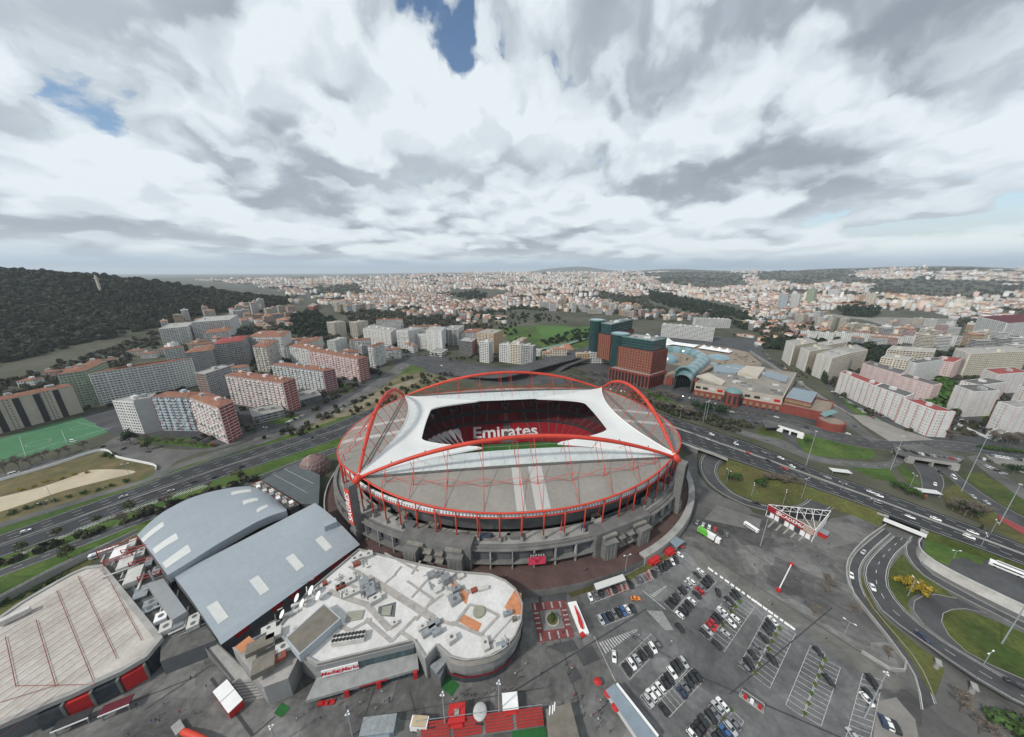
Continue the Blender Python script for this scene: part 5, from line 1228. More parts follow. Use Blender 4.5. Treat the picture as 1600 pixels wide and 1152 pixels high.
C10 = lambda x, y: (1100 + x / 4.2367,880 + y / 4.2367)
LOT = [ # (place words, crop, axis, [(colour, x, y),...])
 ('in the row along the red and white hatched bays', C9,(20,43), [('w', 400,435),('g', 428,425),('k', 455,415),('k', 520,395),('k', 605,373),('g', 650,347),('k', 725,318),('g', 745,300),('k', 762,291),('k', 778,282),('k', 793,270),('k', 806,263),('w', 820,256),('k', 838,248)]),
 ('in the short row behind the orange car', C9,(30,48), [('s', 454,553),('n', 475,545),('k', 498,535),('g', 521,522),('k', 544,515),('b', 567,507),('w', 588,497),('k', 617,497)]),
 ('in the row before the long hatched triangle', C9,(45,68), [('k', 588,805),('w', 612,778),('s', 640,755),('k', 664,733),('k', 697,718),('w', 720,695),('g', 742,676)]),
 ('in the kerb-side row beside the covered walkway', C9,(42,58), [('s', 697,965),('w', 713,940),('w', 738,925),('w', 760,900),('k', 784,874),('k', 803,855),('w', 818,823),('k', 836,797),('k', 855,780),('s', 878,770)]),
 ('in the lane-side row beside the covered walkway', C9,(42,58), [('k', 775,1010),('n', 868,925),('g', 886,900),('k', 905,872),('k', 925,852),('k', 945,838)]),
 ('in the full double row nearest the walkway ramp, stadium side', C9,(36,34), [('k', 806,475),('k', 823,457),('k', 840,438),('g', 856,420),('k', 871,405),('g', 886,387),('s', 901,371),('w', 916,356),('k', 946,325),('w', 965,305)]),
 ('in the full double row nearest the walkway ramp, far side', C9,(36,34), [('w', 858,527),('k', 874,510),('k', 892,492),('k', 907,474),('w', 919,456),('k', 944,425),('r', 958,404),('g', 970,393),('k', 985,372),('k', 997,358),('k', 1011,345)]),
 ('in the double row with the two red cars, near side', C9,(36,34), [('k', 985,622),('s', 998,605),('r', 1016,588),('r', 1030,570),('k', 1040,553),('k', 1052,537),('s', 1064,520),('w', 1076,507),('g', 1100,471),('k', 1110,455),('k', 1135,432),('k', 1147,418)]),
 ('in the double row with the two red cars, far side', C9,(36,34), [('k', 1048,682),('s', 1093,622),('w', 1122,570),('w', 1143,545)]),
 ('in the double row with green diamond beds, near side', C10,(52,62), [('w', 455,380),('k', 440,402),('k', 428,425),('k', 417,448),('k', 392,495),('g', 355,565),('k', 322,610),('k', 297,665),('g', 270,692)]),
 ('alone on the far side of the diamond bed row', C10,(52,62), [('k', 450,640)]),
 ('in the nearly empty row of diamond beds', C10,(52,62), [('k', 755,587),('k', 825,777)]),
 ('in the single row below the tall floodlight mast', C10,(52,62), [('k', 1112,778),('k', 1118,800),('k', 1090,872),('w', 1078,902),('s', 985,1137)]),
 ('in the lower double row, lane side', C10,(52,62), [('w', 122,935),('s', 92,957),('g', 68,990),('k', 45,1022),('k', -30,1085),('k', -52,1112),('w', -75,1140),('k', -5,1050)]),
 ('in the lower double row, far side', C10,(52,62), [('g', 200,1067),('s', 175,1095),('b', 145,1122),('k', 115,1150),('k', 90,1175)]),
]
def build_lot():
	mk = MB()
	for words, crop, ax, cars in LOT:
		k = 3.2725 if crop is C9 else 4.2367
		for c, x, y in cars:
			px, py = crop(x, y); X, Y = G(px, py, GZ + .5); rz = px_dir(px, py, ax[0] / k / 2, ax[1] / k / 2) + (pi if rc.random() < .4 else 0) + rc.uniform(-.03,.03)
			kind = rc.choice(('hatch', 'hatch', 'saloon', 'suv', 'suv'))
			car(X, Y, GZ + .07, rz, CODE[c], kind, f'{CODE[c]} {KINDN[kind]} parked {words}', 'cars parked on the stadium car park')
	for (px, py, ax, c, kd, lab) in ((632 / 3.2725 + 800,443 / 3.2725 + 800,(16,1), 'orange', 'saloon', 'orange car driving past the short parked row'),(959.5,1026,(1,20), 'white', 'saloon', 'white saloon standing alone beside the hatched triangle'),(858 / 3.2725 + 800,595 / 3.2725 + 800,(8,9), 'black', 'saloon', 'black saloon turning at the striped oval island'),(1053 / 3.2725 + 800,415 / 3.2725 + 800,(3,10), 'black', 'suv', 'black tall car crossing the empty lane between double rows'),(858 / 3.2725 + 800,220 / 3.2725 + 800,(7,5), 'white', 'hatch', 'white hatchback askew by the small red barrier booth')):
		x, y = G(px, py, GZ + .5); car(x, y, GZ + .07, px_dir(px, py, ax[0] / 2, ax[1] / 2), c, kd, lab, 'cars moving in the car park')
	# stall lines: rows as parallelograms of bays
	def bays(crop, a, b, depth, n):
		A, B = G(*crop(*a)), G(*crop(*b)); D = G(*crop(a[0] + depth[0], a[1] + depth[1])); dx, dy = D[0] - A[0], D[1] - A[1]
		for i in range(n + 1):
			f = i / n; p = (A[0] + (B[0] - A[0]) * f, A[1] + (B[1] - A[1]) * f); L = hypot(dx, dy)
			mk.box((p[0] + dx / 2, p[1] + dy / 2, GZ + .09),(L, .16,.015), atan2(dy, dx))
		for s in (0,1):
			mk.box(((A[0] + B[0]) / 2 + dx * s, (A[1] + B[1]) / 2 + dy * s, GZ + .091),(hypot(B[0] - A[0], B[1] - A[1]),.16,.015), atan2(B[1] - A[1], B[0] - A[0]))
	bays(C9,(430,530),(590,470),(38,55),8); bays(C9,(545,785),(710,625),(55,75),8); bays(C9,(655,945),(855,745),(50,65),11); bays(C9,(745,975),(920,800),(60,75),10)
	bays(C9,(780,470),(950,290),(42,38),12); bays(C9,(825,510),(1005,325),(42,38),12); bays(C9,(960,615),(1125,400),(42,38),13); bays(C9,(1010,655),(1170,440),(75,60),13)
	bays(C10,(230,680),(410,350),(85,65),13); bays(C10,(320,740),(500,400),(115,90),13); bays(C10,(540,940),(705,545),(110,75),13); bays(C10,(660,1010),(800,640),(115,70),13); bays(C10,(940,1152),(1050,735),(150,60),12)
	bays(C10,(-60,1130),(90,885),(70,80),9); bays(C10,(60,1180),(190,980),(75,80),8); bays(C9,(385,425),(700,305),(20,45),14)
	o = mk.build('bay_marking', M_LINE); o['kind'] = 'structure'
	# hatched islands and arrows
	hz = MB()
	def hatch(pts, n, slant):
		P = [G(*C9(*p)) for p in pts]
		for i in range(n):
			f, g = i / n, (i + .45) / n
			a, b = bilin(P, f, 0), bilin(P, g, 0); c, d = bilin(P, min(1, g + slant),1), bilin(P, min(1, f + slant),1)
			hz.poly([a + (GZ + .1,), b + (GZ + .1,), c + (GZ + .1,), d + (GZ + .1,)])
	hatch([(445,668),(640,598),(648,604),(470,732)], 16,.05); hatch([(690,505),(770,508),(828,605),(780,605)], 10,.1); hatch([(705,425),(790,375),(795,380),(725,440)], 9,.05)
	for i in range(34):   # dotted lane edges
		for a, b in (((665,400),(785,500)),((880,590),(940,630)),((885,245),(1270,470)),((420,640),(530,870)),((1020,290),(1290,530))):
			p = G(*C9(a[0] + (b[0] - a[0]) * i / 34, a[1] + (b[1] - a[1]) * i / 34)); hz.box((p[0], p[1], GZ + .1),(.34,.34,.012),.6)
	o = hz.build('hatched_marking', M_LINE); o['kind'] = 'structure'
	# red and white hatched bays
	for x, y in ((490,410),(545,390),(568,382),(690,325)):
		P = [G(*C9(x + a, y + b)) for a, b in ((-14,-20),(16,-30),(34,18),(6,28))]
		s_ = MB().poly([p + (GZ + .095,) for p in ccw(P)]).build('red_bay', M_OPAV); s_['kind'] = 'structure'
		m2 = MB()
		for i in range(6): a, b = bilin(P, .55, i / 6), bilin(P, .95, i / 6); c, d = bilin(P, .95,(i + .5) / 6), bilin(P, .55,(i + .5) / 6); m2.poly([q + (GZ + .105,) for q in (a, b, c, d)])
		m2.build('stripe', M_LINE, s_)
	# green diamond beds
	for x, y in ((232,255),(205,288),(178,322),(122,410),(498,435),(472,478),(445,522),(425,572),(365,672),(338,730),(797,642),(775,692),(757,750),(733,806),(710,866),(690,932),(663,998),(178,975),(130,1038),(85,1095)):
		P = [G(*C10(x + a, y + b)) for a, b in ((-16,-14),(4,-18),(20,10),(-2,18))]; o = MB().prism(P, GZ + .06, GZ + .35,0,1).build('planting_bed', [M_KERB, M_LUSH]); tag(o, 'small diamond-shaped green bed between the parking bays', 'flower bed', 'diamond beds in the car park')
build_lot()
def heading(x, y):
	"""direction of the road nearest to a point, and the road level there"""
	best = None
	for name, a, b, dz in ROADS:
		for i in range(len(a) - 1):
			mx, my = (a[i][0] + b[i][0]) / 2,(a[i][1] + b[i][1]) / 2; d = hypot(mx - x, my - y)
			if best is None or d < best[0]: best = (d, atan2(a[i + 1][1] - a[i][1], a[i + 1][0] - a[i][0]),(a[i][2] + b[i][2]) / 2 + dz + .02, name)
	return best
def traffic():
	def put(px, py, c, kd, lab, z, grp='cars on the motorway', flip=False, parts=True):
		x, y = G(px, py, z + .6); h = heading(x, y); car(x, y, h[2] if h[0] < 30 else z, (h[1] if h[0] < 30 else 0) + (pi if flip else 0), c, kd, lab, grp, parts)
	A = 'on the motorway beside the grey halls'
	for px, py, c, kd in ((193,776, 'silver', 'saloon'),(267,767, 'silver', 'hatch'),(303,753, 'black', 'saloon'),(336,746, 'black', 'hatch'),(378,729, 'black', 'saloon'),(490,683, 'black', 'suv'),(40,830, 'white', 'hatch')): put(px, py, c, kd, f'{c} {KINDN[kd]} {A}', GZ)
	B = 'on the raised motorway beyond the car park'
	for px, py, c, kd in ((1057,658, 'black', 'hatch'),(1084,671, 'black', 'saloon'),(1099,674, 'black', 'saloon'),(1112,679, 'white', 'suv'),(1105,686, 'silver', 'hatch'),(1117,684, 'black', 'saloon'),(1085,680, 'black', 'saloon'),(1128,692, 'black', 'hatch'),(1150,694, 'white', 'hatch'),(1172,719, 'black', 'saloon'),(1128,701, 'grey', 'saloon'),(1170,708, 'red', 'hatch'),(1201,720, 'black', 'saloon'),(1220,716, 'white', 'saloon'),(1226,732, 'red', 'saloon'),(1238,729, 'white', 'hatch'),(1193,707, 'grey', 'hatch'),(1258,734, 'black', 'saloon'),(1293,746, 'grey', 'saloon'),(1361,769, 'silver', 'saloon'),(1374,775, 'white', 'hatch'),(1422,808, 'silver', 'saloon'),(1405,810, 'grey', 'saloon'),(1462,811, 'white', 'saloon'),(1520,832, 'silver', 'saloon'),(1514,839, 'white', 'suv'),(1371,785, 'black', 'saloon')):
		put(px, py, c, kd, f'{c} {KINDN[kd]} {B}', MZ)
	for px, py, c, kd, lab in ((1330,899, 'white', 'saloon', 'white saloon on the ramp beside the plaza wall'),(1363,918, 'white', 'saloon', 'white saloon on the broad curved ramp'),(1349,863, 'silver', 'hatch', 'silver hatchback coming from the motorway underpass'),(1440,999, 'navy', 'saloon', 'navy saloon climbing the flyover ramp'),(1575,1083, 'black', 'saloon', 'black saloon high on the flyover ramp'),(1521,879, 'black', 'saloon', 'black saloon parked on the bus terrace beside the lawn'),(1182,786, 'black', 'saloon', 'black saloon on the loop road round the dry lawn'),(1461,757, 'white', 'hatch', 'white hatchback on the ramp below the road bridge'),(1490,746, 'white', 'van', 'white van leaving the underpass mouth'),(1469,738, 'black', 'hatch', 'black hatchback leaving the underpass mouth'),(1520,776, 'silver', 'saloon', 'silver saloon on the side ramp beyond the bushes'),(1541,785, 'silver', 'saloon', 'pale silver saloon following along the side ramp'),(1446,776, 'red', 'hatch', 'red car beside the bushes at the ramp foot'),(1213,652, 'white', 'saloon', 'white saloon on the boulevard by the red mall'),(1261,668, 'black', 'saloon', 'black saloon on the boulevard by the red mall'),(1325,678, 'white', 'hatch', 'white hatchback crossing at the boulevard junction'),(1182,661, 'black', 'hatch', 'black hatchback waiting at the island beside the mall'),(1197,687, 'grey', 'saloon', 'grey saloon on the side road by the small bridge'),(1144,644, 'white', 'saloon', 'white saloon parked below the mall facade'),(1336,666, 'navy', 'hatch', 'navy hatchback at the corner of the paved square')):
		put(px, py, c, kd, lab, .5 if (px, py) == (1521,879) else GZ, 'cars on the ramps and streets')
	# parked rows seen small: bridge top, streets by the housing blocks, verges
	r = random.Random(9)
	def rowcars(p0, p1, n, words, grp, z=GZ + .1, side=0.0, skip=.12, across=True):
		for i in range(n):
			if r.random() < skip: continue
			f = (i + .5) / n; px, py = p0[0] + (p1[0] - p0[0]) * f, p0[1] + (p1[1] - p0[1]) * f; x, y = G(px, py, z)
			a = G(p0[0], p0[1], z); b = G(p1[0], p1[1], z); h = atan2(b[1] - a[1], b[0] - a[0]) + (pi / 2 if across else 0)
			c = r.choice(('black', 'black', 'black', 'grey', 'grey', 'silver', 'white', 'white', 'navy', 'silver', 'black', 'grey', 'red')); kd = r.choice(('hatch', 'saloon', 'suv'))
			car(x, y, z, h + r.uniform(-.05,.05), c, kd, f'{c} {KINDN[kd]} {words}', grp, False)
	rowcars((1398,701),(1430,707),3, 'parked at the edge of the road bridge', 'cars parked on the bridge', .85); rowcars((1425,708),(1500,719),8, 'parked on top of the road bridge', 'cars parked on the bridge', .85)
	rowcars((1300,612),(1372,658),26, 'parked in the row along the mall approach wall', 'cars parked by the housing'); rowcars((1335,625),(1388,655),15, 'parked along the front of the long striped block', 'cars parked by the housing', skip=.2)
	rowcars((1482,665),(1512,680),8, 'parked by the end of the striped block', 'cars parked by the housing'); rowcars((1498,655),(1560,680),16, 'parked in the walled lot between housing blocks', 'cars parked by the housing')
	rowcars((1528,716),(1552,722),4, 'parked on the gravel lot, first row', 'cars parked on gravel'); rowcars((1540,728),(1570,742),6, 'parked on the gravel lot, second row', 'cars parked on gravel'); rowcars((1545,712),(1600,720),9, 'parked on the gravel lot along the hedge', 'cars parked on gravel')
	rowcars((1085,815),(1140,838),6, 'in the short row beyond the white lorry', 'cars parked on the stadium forecourt', skip=0); rowcars((1470,1000),(1480,1003),0, '', '')
	rowcars((500,658),(556,628),9, 'parked on the dirt beside the avenue', 'cars parked on the dirt verge', skip=.3); rowcars((540,640),(600,602),7, 'parked on the verge of the vacant lot', 'cars parked on the dirt verge', skip=.4)
	rowcars((446,662),(478,648),8, 'parked before the low office block', 'cars parked by the flats'); rowcars((300,684),(340,698),8, 'parked below the block with the red end wall', 'cars parked by the flats'); rowcars((580,648),(580,648),0, '', '')
	rowcars((1200,560),(1250,590),12, 'parked on the slope road above the mall', 'cars parked by the housing'); rowcars((618,552),(660,545),8, 'parked by the white petrol station', 'cars parked by the junction')
	rowcars((830,545),(900,532),16, 'parked under the green carport rows', 'cars parked under the carports', skip=.3); rowcars((626,578),(640,570),4, 'parked in the bend of the avenue', 'cars parked by the junction'); rowcars((1374,1126),(1404,1140),3, 'parked on the gravel corner by the car park wall', 'cars parked on gravel', skip=0)
	for p0, p1, n, w_ in (((262,604),(330,622),12, 'parked behind the brown-ended office slab'),((400,612),(440,604),8, 'parked between the pink balcony blocks'),((480,600),(540,622),11, 'parked beside the second row of flats'),((330,640),(362,668),9, 'parked in the yard of the corner group'),((520,566),(570,572),8, 'parked behind the brick-ended block'),((1470,612),(1530,632),12, 'parked behind the walled lot'),((1330,600),(1390,622),13, 'parked between the striped and pink rows'),((1560,650),(1610,662),9, 'parked by the pink-trimmed block'),((1250,596),(1262,612),6, 'parked at the foot of the slope road'),((1050,616),(1120,632),14, 'parked along the mall pavement'),((940,606),(985,614),8, 'parked at the arcade podium'),((1180,540),(1200,556),6, 'parked by the offices avenue')): rowcars(p0, p1, n, w_, 'cars parked among the blocks', skip=.25)
	for px, py, c, kd, lab in ((626,549, 'white', 'hatch', 'white hatchback on the wide junction'),(650,556, 'black', 'saloon', 'black saloon on the wide junction'),(690,572, 'white', 'saloon', 'white saloon on the overpass approach'),(740,580, 'black', 'hatch', 'black hatchback on the overpass approach'),(160,698, 'black', 'hatch', 'black hatchback at the street corner by the pitch'),(193,701, 'black', 'saloon', 'black saloon parked at the junction by the vacant lot'),(232,706, 'black', 'saloon', 'black saloon under the tree by the junction'),(22,740, 'white', 'van', 'white van beside the wall of the vacant lot'),(114,689, 'white', 'van', 'white van standing on the green pitch')):
		put(px, py, c, kd, lab, GZ, 'cars on the streets', parts=False)
traffic()
def lorry():
	a, b = G(1093,829,-3), G(1122,846,-3); rz = atan2(b[1] - a[1], b[0] - a[0]); T = thing('lorry', 'white articulated lorry with bright green panel parked on the forecourt', 'lorry', ((a[0] + b[0]) / 2,(a[1] + b[1]) / 2, GZ + .03), rz); L = hypot(b[0] - a[0], b[1] - a[1]) + 3
	MB().box((-1.3,0,1.1),(L - 4,2.55,2.9)).build('trailer', M_WHITE, T, local=True)
	MB().prism([(-L / 2 + .8,-1.30),(-L / 2 + 6.5,-1.30),(-L / 2 + 4.5,1.30),(-L / 2 + .8,1.30)], 1.09,4.03).build('green_panel', PAINT['green'], T, local=True)
	MB().box((L / 2 - 1.6,0,.6),(2.3,2.5,3.1)).build('cab', M_WHITE, T, local=True); MB().box((L / 2 - .5,0,2.2),(.2,2.2,1.0)).build('windscreen', M_CGLASS, T, local=True)
	for x in (-L / 2 + 1.5,-L / 2 + 2.8,-L / 2 + 4.1, L / 2 - 3.6, L / 2 - 1.2):
		for s in (-1,1): MB().path([(x, s * 1.0,.5),(x, s * 1.28,.5)], .5,10).build('wheel', M_TYRE, T, local=True)
lorry()
def boxthing(name, label, cat, px, py, dims, rz, m, z=GZ + .03, wheels=True):
	x, y = G(px, py, z + dims[2] / 2); T = thing(name, label, cat, (x, y, z), rz); L, W_, H = dims
	b = MB(); r = .25; loft(b, [[(xx, -W_ / 2 + q, .5),(xx, W_ / 2 - q, .5),(xx, W_ / 2,.9),(xx, W_ / 2, H - r),(xx, W_ / 2 - r, H),(xx, -W_ / 2 + r, H),(xx, -W_ / 2, H - r),(xx, -W_ / 2,.9)] for xx, q in ((-L / 2,.2),(L / 2,.2))]); b.build('body', m, T, local=True)
	MB().box((0,0, H * .55),(L * .8, W_ + .06, H * .22)).build('window_band', M_CGLASS, T, local=True)
	for x_ in (-L * .32, L * .32):
		for s in (-1,1): MB().path([(x_, s * (W_ / 2 - .25),.45),(x_, s * W_ / 2,.45)], .45,10).build('wheel', M_TYRE, T, local=True)
	return T
boxthing('minibus', 'white minibus parked alone on the empty forecourt', 'van', 1174,824,(8,2.3,2.6), px_dir(1174,824,9,6), M_WHITE)
boxthing('city_bus', 'white bus standing at the terrace stop above the retaining wall', 'bus', 1588,893,(12,2.6,3.1), px_dir(1588,893,10,4,.5), M_WHITE, .56)
boxthing('city_bus', 'white bus with its nose beside the motorway on the terrace', 'bus', 1574,889,(11,2.6,3.1), px_dir(1574,889,10,4,.5), M_WHITE, .56)
boxthing('white_truck', 'white tanker truck parked by the pavilion loading bay', 'lorry', 163,864,(11,2.5,3.2), px_dir(163,864,12,-4), M_WHITE)
# ================================================================== apartment blocks and the city
import numpy as np
def wcol(name, c, **k): return mat('wall_' + name, c, .10,.15,.85, fine=.10, **k)
WALL = dict(white=wcol('white', (.58,.58,.56)), cream=wcol('cream', (.56,.51,.42)), beige=wcol('beige', (.40,.36,.30)), grey=wcol('grey', (.34,.34,.34)), dgrey=wcol('dark_grey', (.16,.16,.16)), pink=wcol('pink', (.52,.37,.35)), tan=wcol('tan', (.46,.34,.22)), brick=wcol('brick', (.26,.085,.06)), green=wcol('pale_green', (.32,.38,.28)), brown=wcol('brown', (.20,.12,.09)), blue=wcol('pale_blue', (.40,.45,.48)), lpink=wcol('light_pink', (.58,.47,.45)), rose=wcol('rose_trim', (.42,.20,.18)), red=wcol('oxide_red', (.24,.045,.038)), teal=wcol('teal', (.10,.27,.25)))
M_TILE = mat('clay_tile', (.21,.098,.064),.25,.25,.9, fine=.25, objr=.12)
M_RTILE = mat('red_roof', (.26,.05,.045),.15,.25,.85, fine=.15)
M_FROOF = mat('flat_roof_felt', (.30,.29,.27),.2,.2,.95, fine=.2, objr=.15)
M_DROOF = mat('dark_roof', (.11,.105,.10),.2,.2,.95, fine=.2)
def pane_mat(name, c, rough=.2):
	m = mat(name, c, .35,.5, rough, spec=.55)
	n, l = m.node_tree.nodes, m.node_tree.links; b = n['Principled BSDF']; src = b.inputs['Base Color'].links[0].from_socket
	tc = n.new('ShaderNodeTexCoord'); mp = n.new('ShaderNodeMapping'); mp.inputs['Scale'].default_value = (.45,.45,.34); l.new(tc.outputs['Object'], mp.inputs[0])
	fl = n.new('ShaderNodeVectorMath'); fl.operation = 'FLOOR'; l.new(mp.outputs[0], fl.inputs[0]); wn_ = n.new('ShaderNodeTexWhiteNoise'); l.new(fl.outputs[0], wn_.inputs['Vector'])
	mr = n.new('ShaderNodeMapRange'); l.new(wn_.outputs['Value'], mr.inputs[0]); mr.inputs[1].default_value = .55; mr.inputs[2].default_value = 1; mr.inputs[3].default_value = 0; mr.inputs[4].default_value = .8
	mx = n.new('ShaderNodeMixRGB'); l.new(mr.outputs[0], mx.inputs[0]); l.new(src, mx.inputs[1]); mx.inputs[2].default_value = (.34,.33,.31,1); l.new(mx.outputs[0], b.inputs['Base Color']); return m
M_PANE = pane_mat('window_panes', (.035,.04,.046))
M_PANEL = pane_mat('enclosed_balcony_panes', (.13,.15,.16))
def ring_band(mb, P, z0, z1, out=0.0, mi=0, th=.85):
	O = inset(P, -out) if out else P; I = inset(P, th)
	mb.grid([[(p[0], p[1], z0) for p in I], [(p[0], p[1], z0) for p in O], [(p[0], p[1], z1) for p in O], [(p[0], p[1], z1) for p in I]], mi, closed=True)
FOOT = []
def apartment(name, label, P, z0, z1, wall='white', roof='flat', floors=None, bay=3.4, pier=1.5, sill=1.35, trim=None, ends=(), solid=None, balc=0, pane=None, cat='building', group=None, detail=True, roofm=None, huts=1, rr=None, balc_edges=(0,), tevery=3):
	rr = rr or random.Random(int(abs(P[0][0]) * 7 + abs(P[0][1])))
	P = list(P); a = sum(P[k][0] * P[(k + 1) % len(P)][1] - P[(k + 1) % len(P)][0] * P[k][1] for k in range(len(P)))
	if a < 0: P = [P[1], P[0]] + P[2:][::-1] if len(P) == 4 else P[::-1]
	c = center(P); T = thing(name, label, cat, (c[0], c[1], z0),0, group)
	FOOT.append((c[0], c[1], max(hypot(p[0] - c[0], p[1] - c[1]) for p in P), P))
	H = z1 - z0; n = floors or max(2, round(H / 3.0)); fh = H / n; s = min(sill, fh * .6)
	MB().prism(inset(P, .75), z0, z1 - .1).build('windows', pane or M_PANE, T)
	w = MB(); mi_t = 1 if trim else 0
	for k in range(n + 1):
		zz = z0 + k * fh; ring_band(w, P, zz - (.35 if k else 0), min(z1 + .5, zz + s - .35) if k < n else z1 + .7)
	if detail:
		for e in range(len(P)):
			A, B = P[e], P[(e + 1) % len(P)]; L = hypot(B[0] - A[0], B[1] - A[1]); ang = atan2(B[1] - A[1], B[0] - A[0]); nx, ny = sin(ang),-cos(ang); nb = max(1, round(L / bay))
			if e in ends:
				w.box(((A[0] + B[0]) / 2 - nx * .12,(A[1] + B[1]) / 2 - ny * .12, z0),(L - .1,.5, H + .4), ang); continue
			for i in range(nb + 1):
				f = i / nb; pw = (pier * 1.7 if i % 4 == 0 else pier) if 0 < i < nb else pier * .8
				x, y = A[0] + (B[0] - A[0]) * f, A[1] + (B[1] - A[1]) * f
				sh = 0 if 0 < i < nb else (pw / 2 if i == 0 else -pw / 2)
				w.box((x + cos(ang) * sh - nx * .39, y + sin(ang) * sh - ny * .39, z0),(pw, .84, H), ang, 0)
				if trim and i % tevery == 0: w.box((x - nx * .02, y - ny * .02, z0),(min(.6, pw),.5, H + .3), ang, 1)
	w.build('wall', [WALL[wall]] + ([WALL[trim]] if trim else []), T)
	if solid:  # coloured end walls with recessed strips of openings
		for e, cn in solid:
			A, B = P[e], P[(e + 1) % len(P)]; L = hypot(B[0] - A[0], B[1] - A[1]); ang = atan2(B[1] - A[1], B[0] - A[0]); nx, ny = sin(ang),-cos(ang)
			q = MB()
			for k in range(n):
				for f in (.17,.5,.83): q.box((A[0] + (B[0] - A[0]) * f + nx * .1, A[1] + (B[1] - A[1]) * f + ny * .1, z0 + k * fh + .5),(L * .26,.5, fh * .62), ang)
			o = q.build('end_panels', WALL[cn], T); o['kind'] = 'stuff'
	if balc:
		q = MB(); aw = MB()
		for e in balc_edges:
			A, B = P[e], P[(e + 1) % len(P)]; L = hypot(B[0] - A[0], B[1] - A[1]); ang = atan2(B[1] - A[1], B[0] - A[0]); nx, ny = sin(ang),-cos(ang); nb = max(1, round(L / (bay * 2)))
			for k in range(1, n):
				for i in range(nb):
					if rr.random() < .12: continue
					f = (i + .5) / nb; x, y = A[0] + (B[0] - A[0]) * f + nx * balc * .5, A[1] + (B[1] - A[1]) * f + ny * balc * .5
					q.box((x, y, z0 + k * fh - .2),(bay * 1.15, balc, 1.15), ang)
					if rr.random() < .3: aw.box((x - nx * .1, y - ny * .1, z0 + k * fh + (1.0 if rr.random() < .6 else -.1)),(bay * rr.uniform(.5,1.12), balc + .15, rr.uniform(.5,1.2)), ang)
		if aw.f: aw.build('awnings', mat('awning_mix', (.30,.31,.27),.5,.25,.8, island=.5), T, kind='stuff')
		o = q.build('balconies', WALL['white' if rr.random() < .5 else wall], T); o['kind'] = 'stuff'
	if roof == 'tile':
		E = inset(P, -.5); I = inset(P, min(7,.42 * min(hypot(P[1][0] - P[0][0], P[1][1] - P[0][1]), hypot(P[2][0] - P[1][0], P[2][1] - P[1][1]))))
		r = MB(); r.grid([[(p[0], p[1], z1 + .6) for p in E], [(p[0], p[1], z1 + 2.7) for p in I]], closed=True).poly([(p[0], p[1], z1 + 2.7) for p in I]); r.poly([(p[0], p[1], z1 + .6) for p in E][::-1])
		r.build('roof', roofm or M_TILE, T); hz = z1 + 1.6
	else:
		MB().poly([(p[0], p[1], z1 + .05) for p in inset(P, .3)]).build('roof', roofm or M_FROOF, T); hz = z1
	if huts:
		A, B = P[0], P[1]; D = P[-1]; L = hypot(B[0] - A[0], B[1] - A[1]); ang = atan2(B[1] - A[1], B[0] - A[0]); m = max(1, int(L / 22)) * huts
		for i in range(m):
			f = (i + rr.uniform(.3,.7)) / m; g = rr.uniform(.35,.6); x = A[0] + (B[0] - A[0]) * f + (D[0] - A[0]) * g; y = A[1] + (B[1] - A[1]) * f + (D[1] - A[1]) * g
			h = MB().box((x, y, hz),(rr.uniform(3,6), rr.uniform(2.5,4),2.6 + rr.uniform(0,1)), ang); h.build('stair_hut', WALL[wall if rr.random() < .7 else 'grey'], T)
			if roof == 'tile' or rr.random() < .5:
				x2, y2 = x + rr.uniform(-6,6) * cos(ang), y + rr.uniform(-6,6) * sin(ang); MB().box((x2, y2, hz),(1.1,.7,2.6), ang).build('chimney', WALL['white'], T)
	return T
def para(p0, p1, p2, z=GZ):
	A, B, C = G(*p0, z), G(*p1, z), G(*p2, z); return [A, B, C, (A[0] + C[0] - B[0], A[1] + C[1] - B[1])]
def deep(p0, p1, d, z=GZ):
	A, B = G(*p0, z), G(*p1, z); L = hypot(B[0] - A[0], B[1] - A[1]); nx, ny = -(B[1] - A[1]) / L, (B[0] - A[0]) / L; return [A, B, (B[0] + nx * d, B[1] + ny * d),(A[0] + nx * d, A[1] + ny * d)]
def AP(label, p0, p1, p2, top, name='apartment_block', **k):
	P = para(p0, p1, p2) if isinstance(p2, tuple) else deep(p0, p1, p2)
	return apartment(name, label, P, GZ, HZ(top, P[1][1]), **k)
LG, RG = 'apartment blocks beside the left avenue', 'housing blocks beyond the boulevard'
# --- left side
BS = AP('long beige slab with dark vertical slots beside the green pitch', (-45,690),(131,644),14,603, wall='beige', roof='tile', bay=5.2, pier=3.9, sill=1.9, trim='dgrey', tevery=5)
BP = deep((-45,690),(131,644),14); BA = atan2(BP[1][1] - BP[0][1], BP[1][0] - BP[0][0])
for f in (.10,.28,.46,.64,.82): p_ = bilin(BP, f, 0); MB().box((p_[0] + .1 * sin(BA), p_[1] - .1 * cos(BA), GZ),(4.2,.5, HZ(603, BP[1][1]) - GZ - .5), BA).build('stair_slot', M_DARK, BS)
AP('white striped slab end turned to the pitch, long glazed side behind', (157,633),(196,623),(312,601),577, wall='white', roof='tile', pane=M_PANEL, bay=3.2, pier=.7, balc=1.0, balc_edges=(0,1))
AP('grey-green glazed slab between the beige slab and the white striped end', (112,640),(154,632),(185,612),580, wall='green', roof='tile', pane=M_PANEL, bay=3, pier=.6)
AP('grey glazed slab standing behind the long striped slab', (298,588),(340,582),(352,570),548, wall='grey', roof='tile', pane=M_PANEL, bay=3, pier=.6)
AP('square grey tower block with balcony stripes and small red roof', (344,579),(389,571),(396,560),533, wall='grey', roof='tile', roofm=M_RTILE, balc=1.2, balc_edges=(0,1), pier=.8)
AP('white high-rise slab at the edge of the wooded hill', (258,546),(300,541),(312,530),511, balc=1.0, pier=.9)
AP('taller white high-rise slab beside the wooded hill', (308,537),(366,531),(378,520),500, balc=1.0, pier=.9)
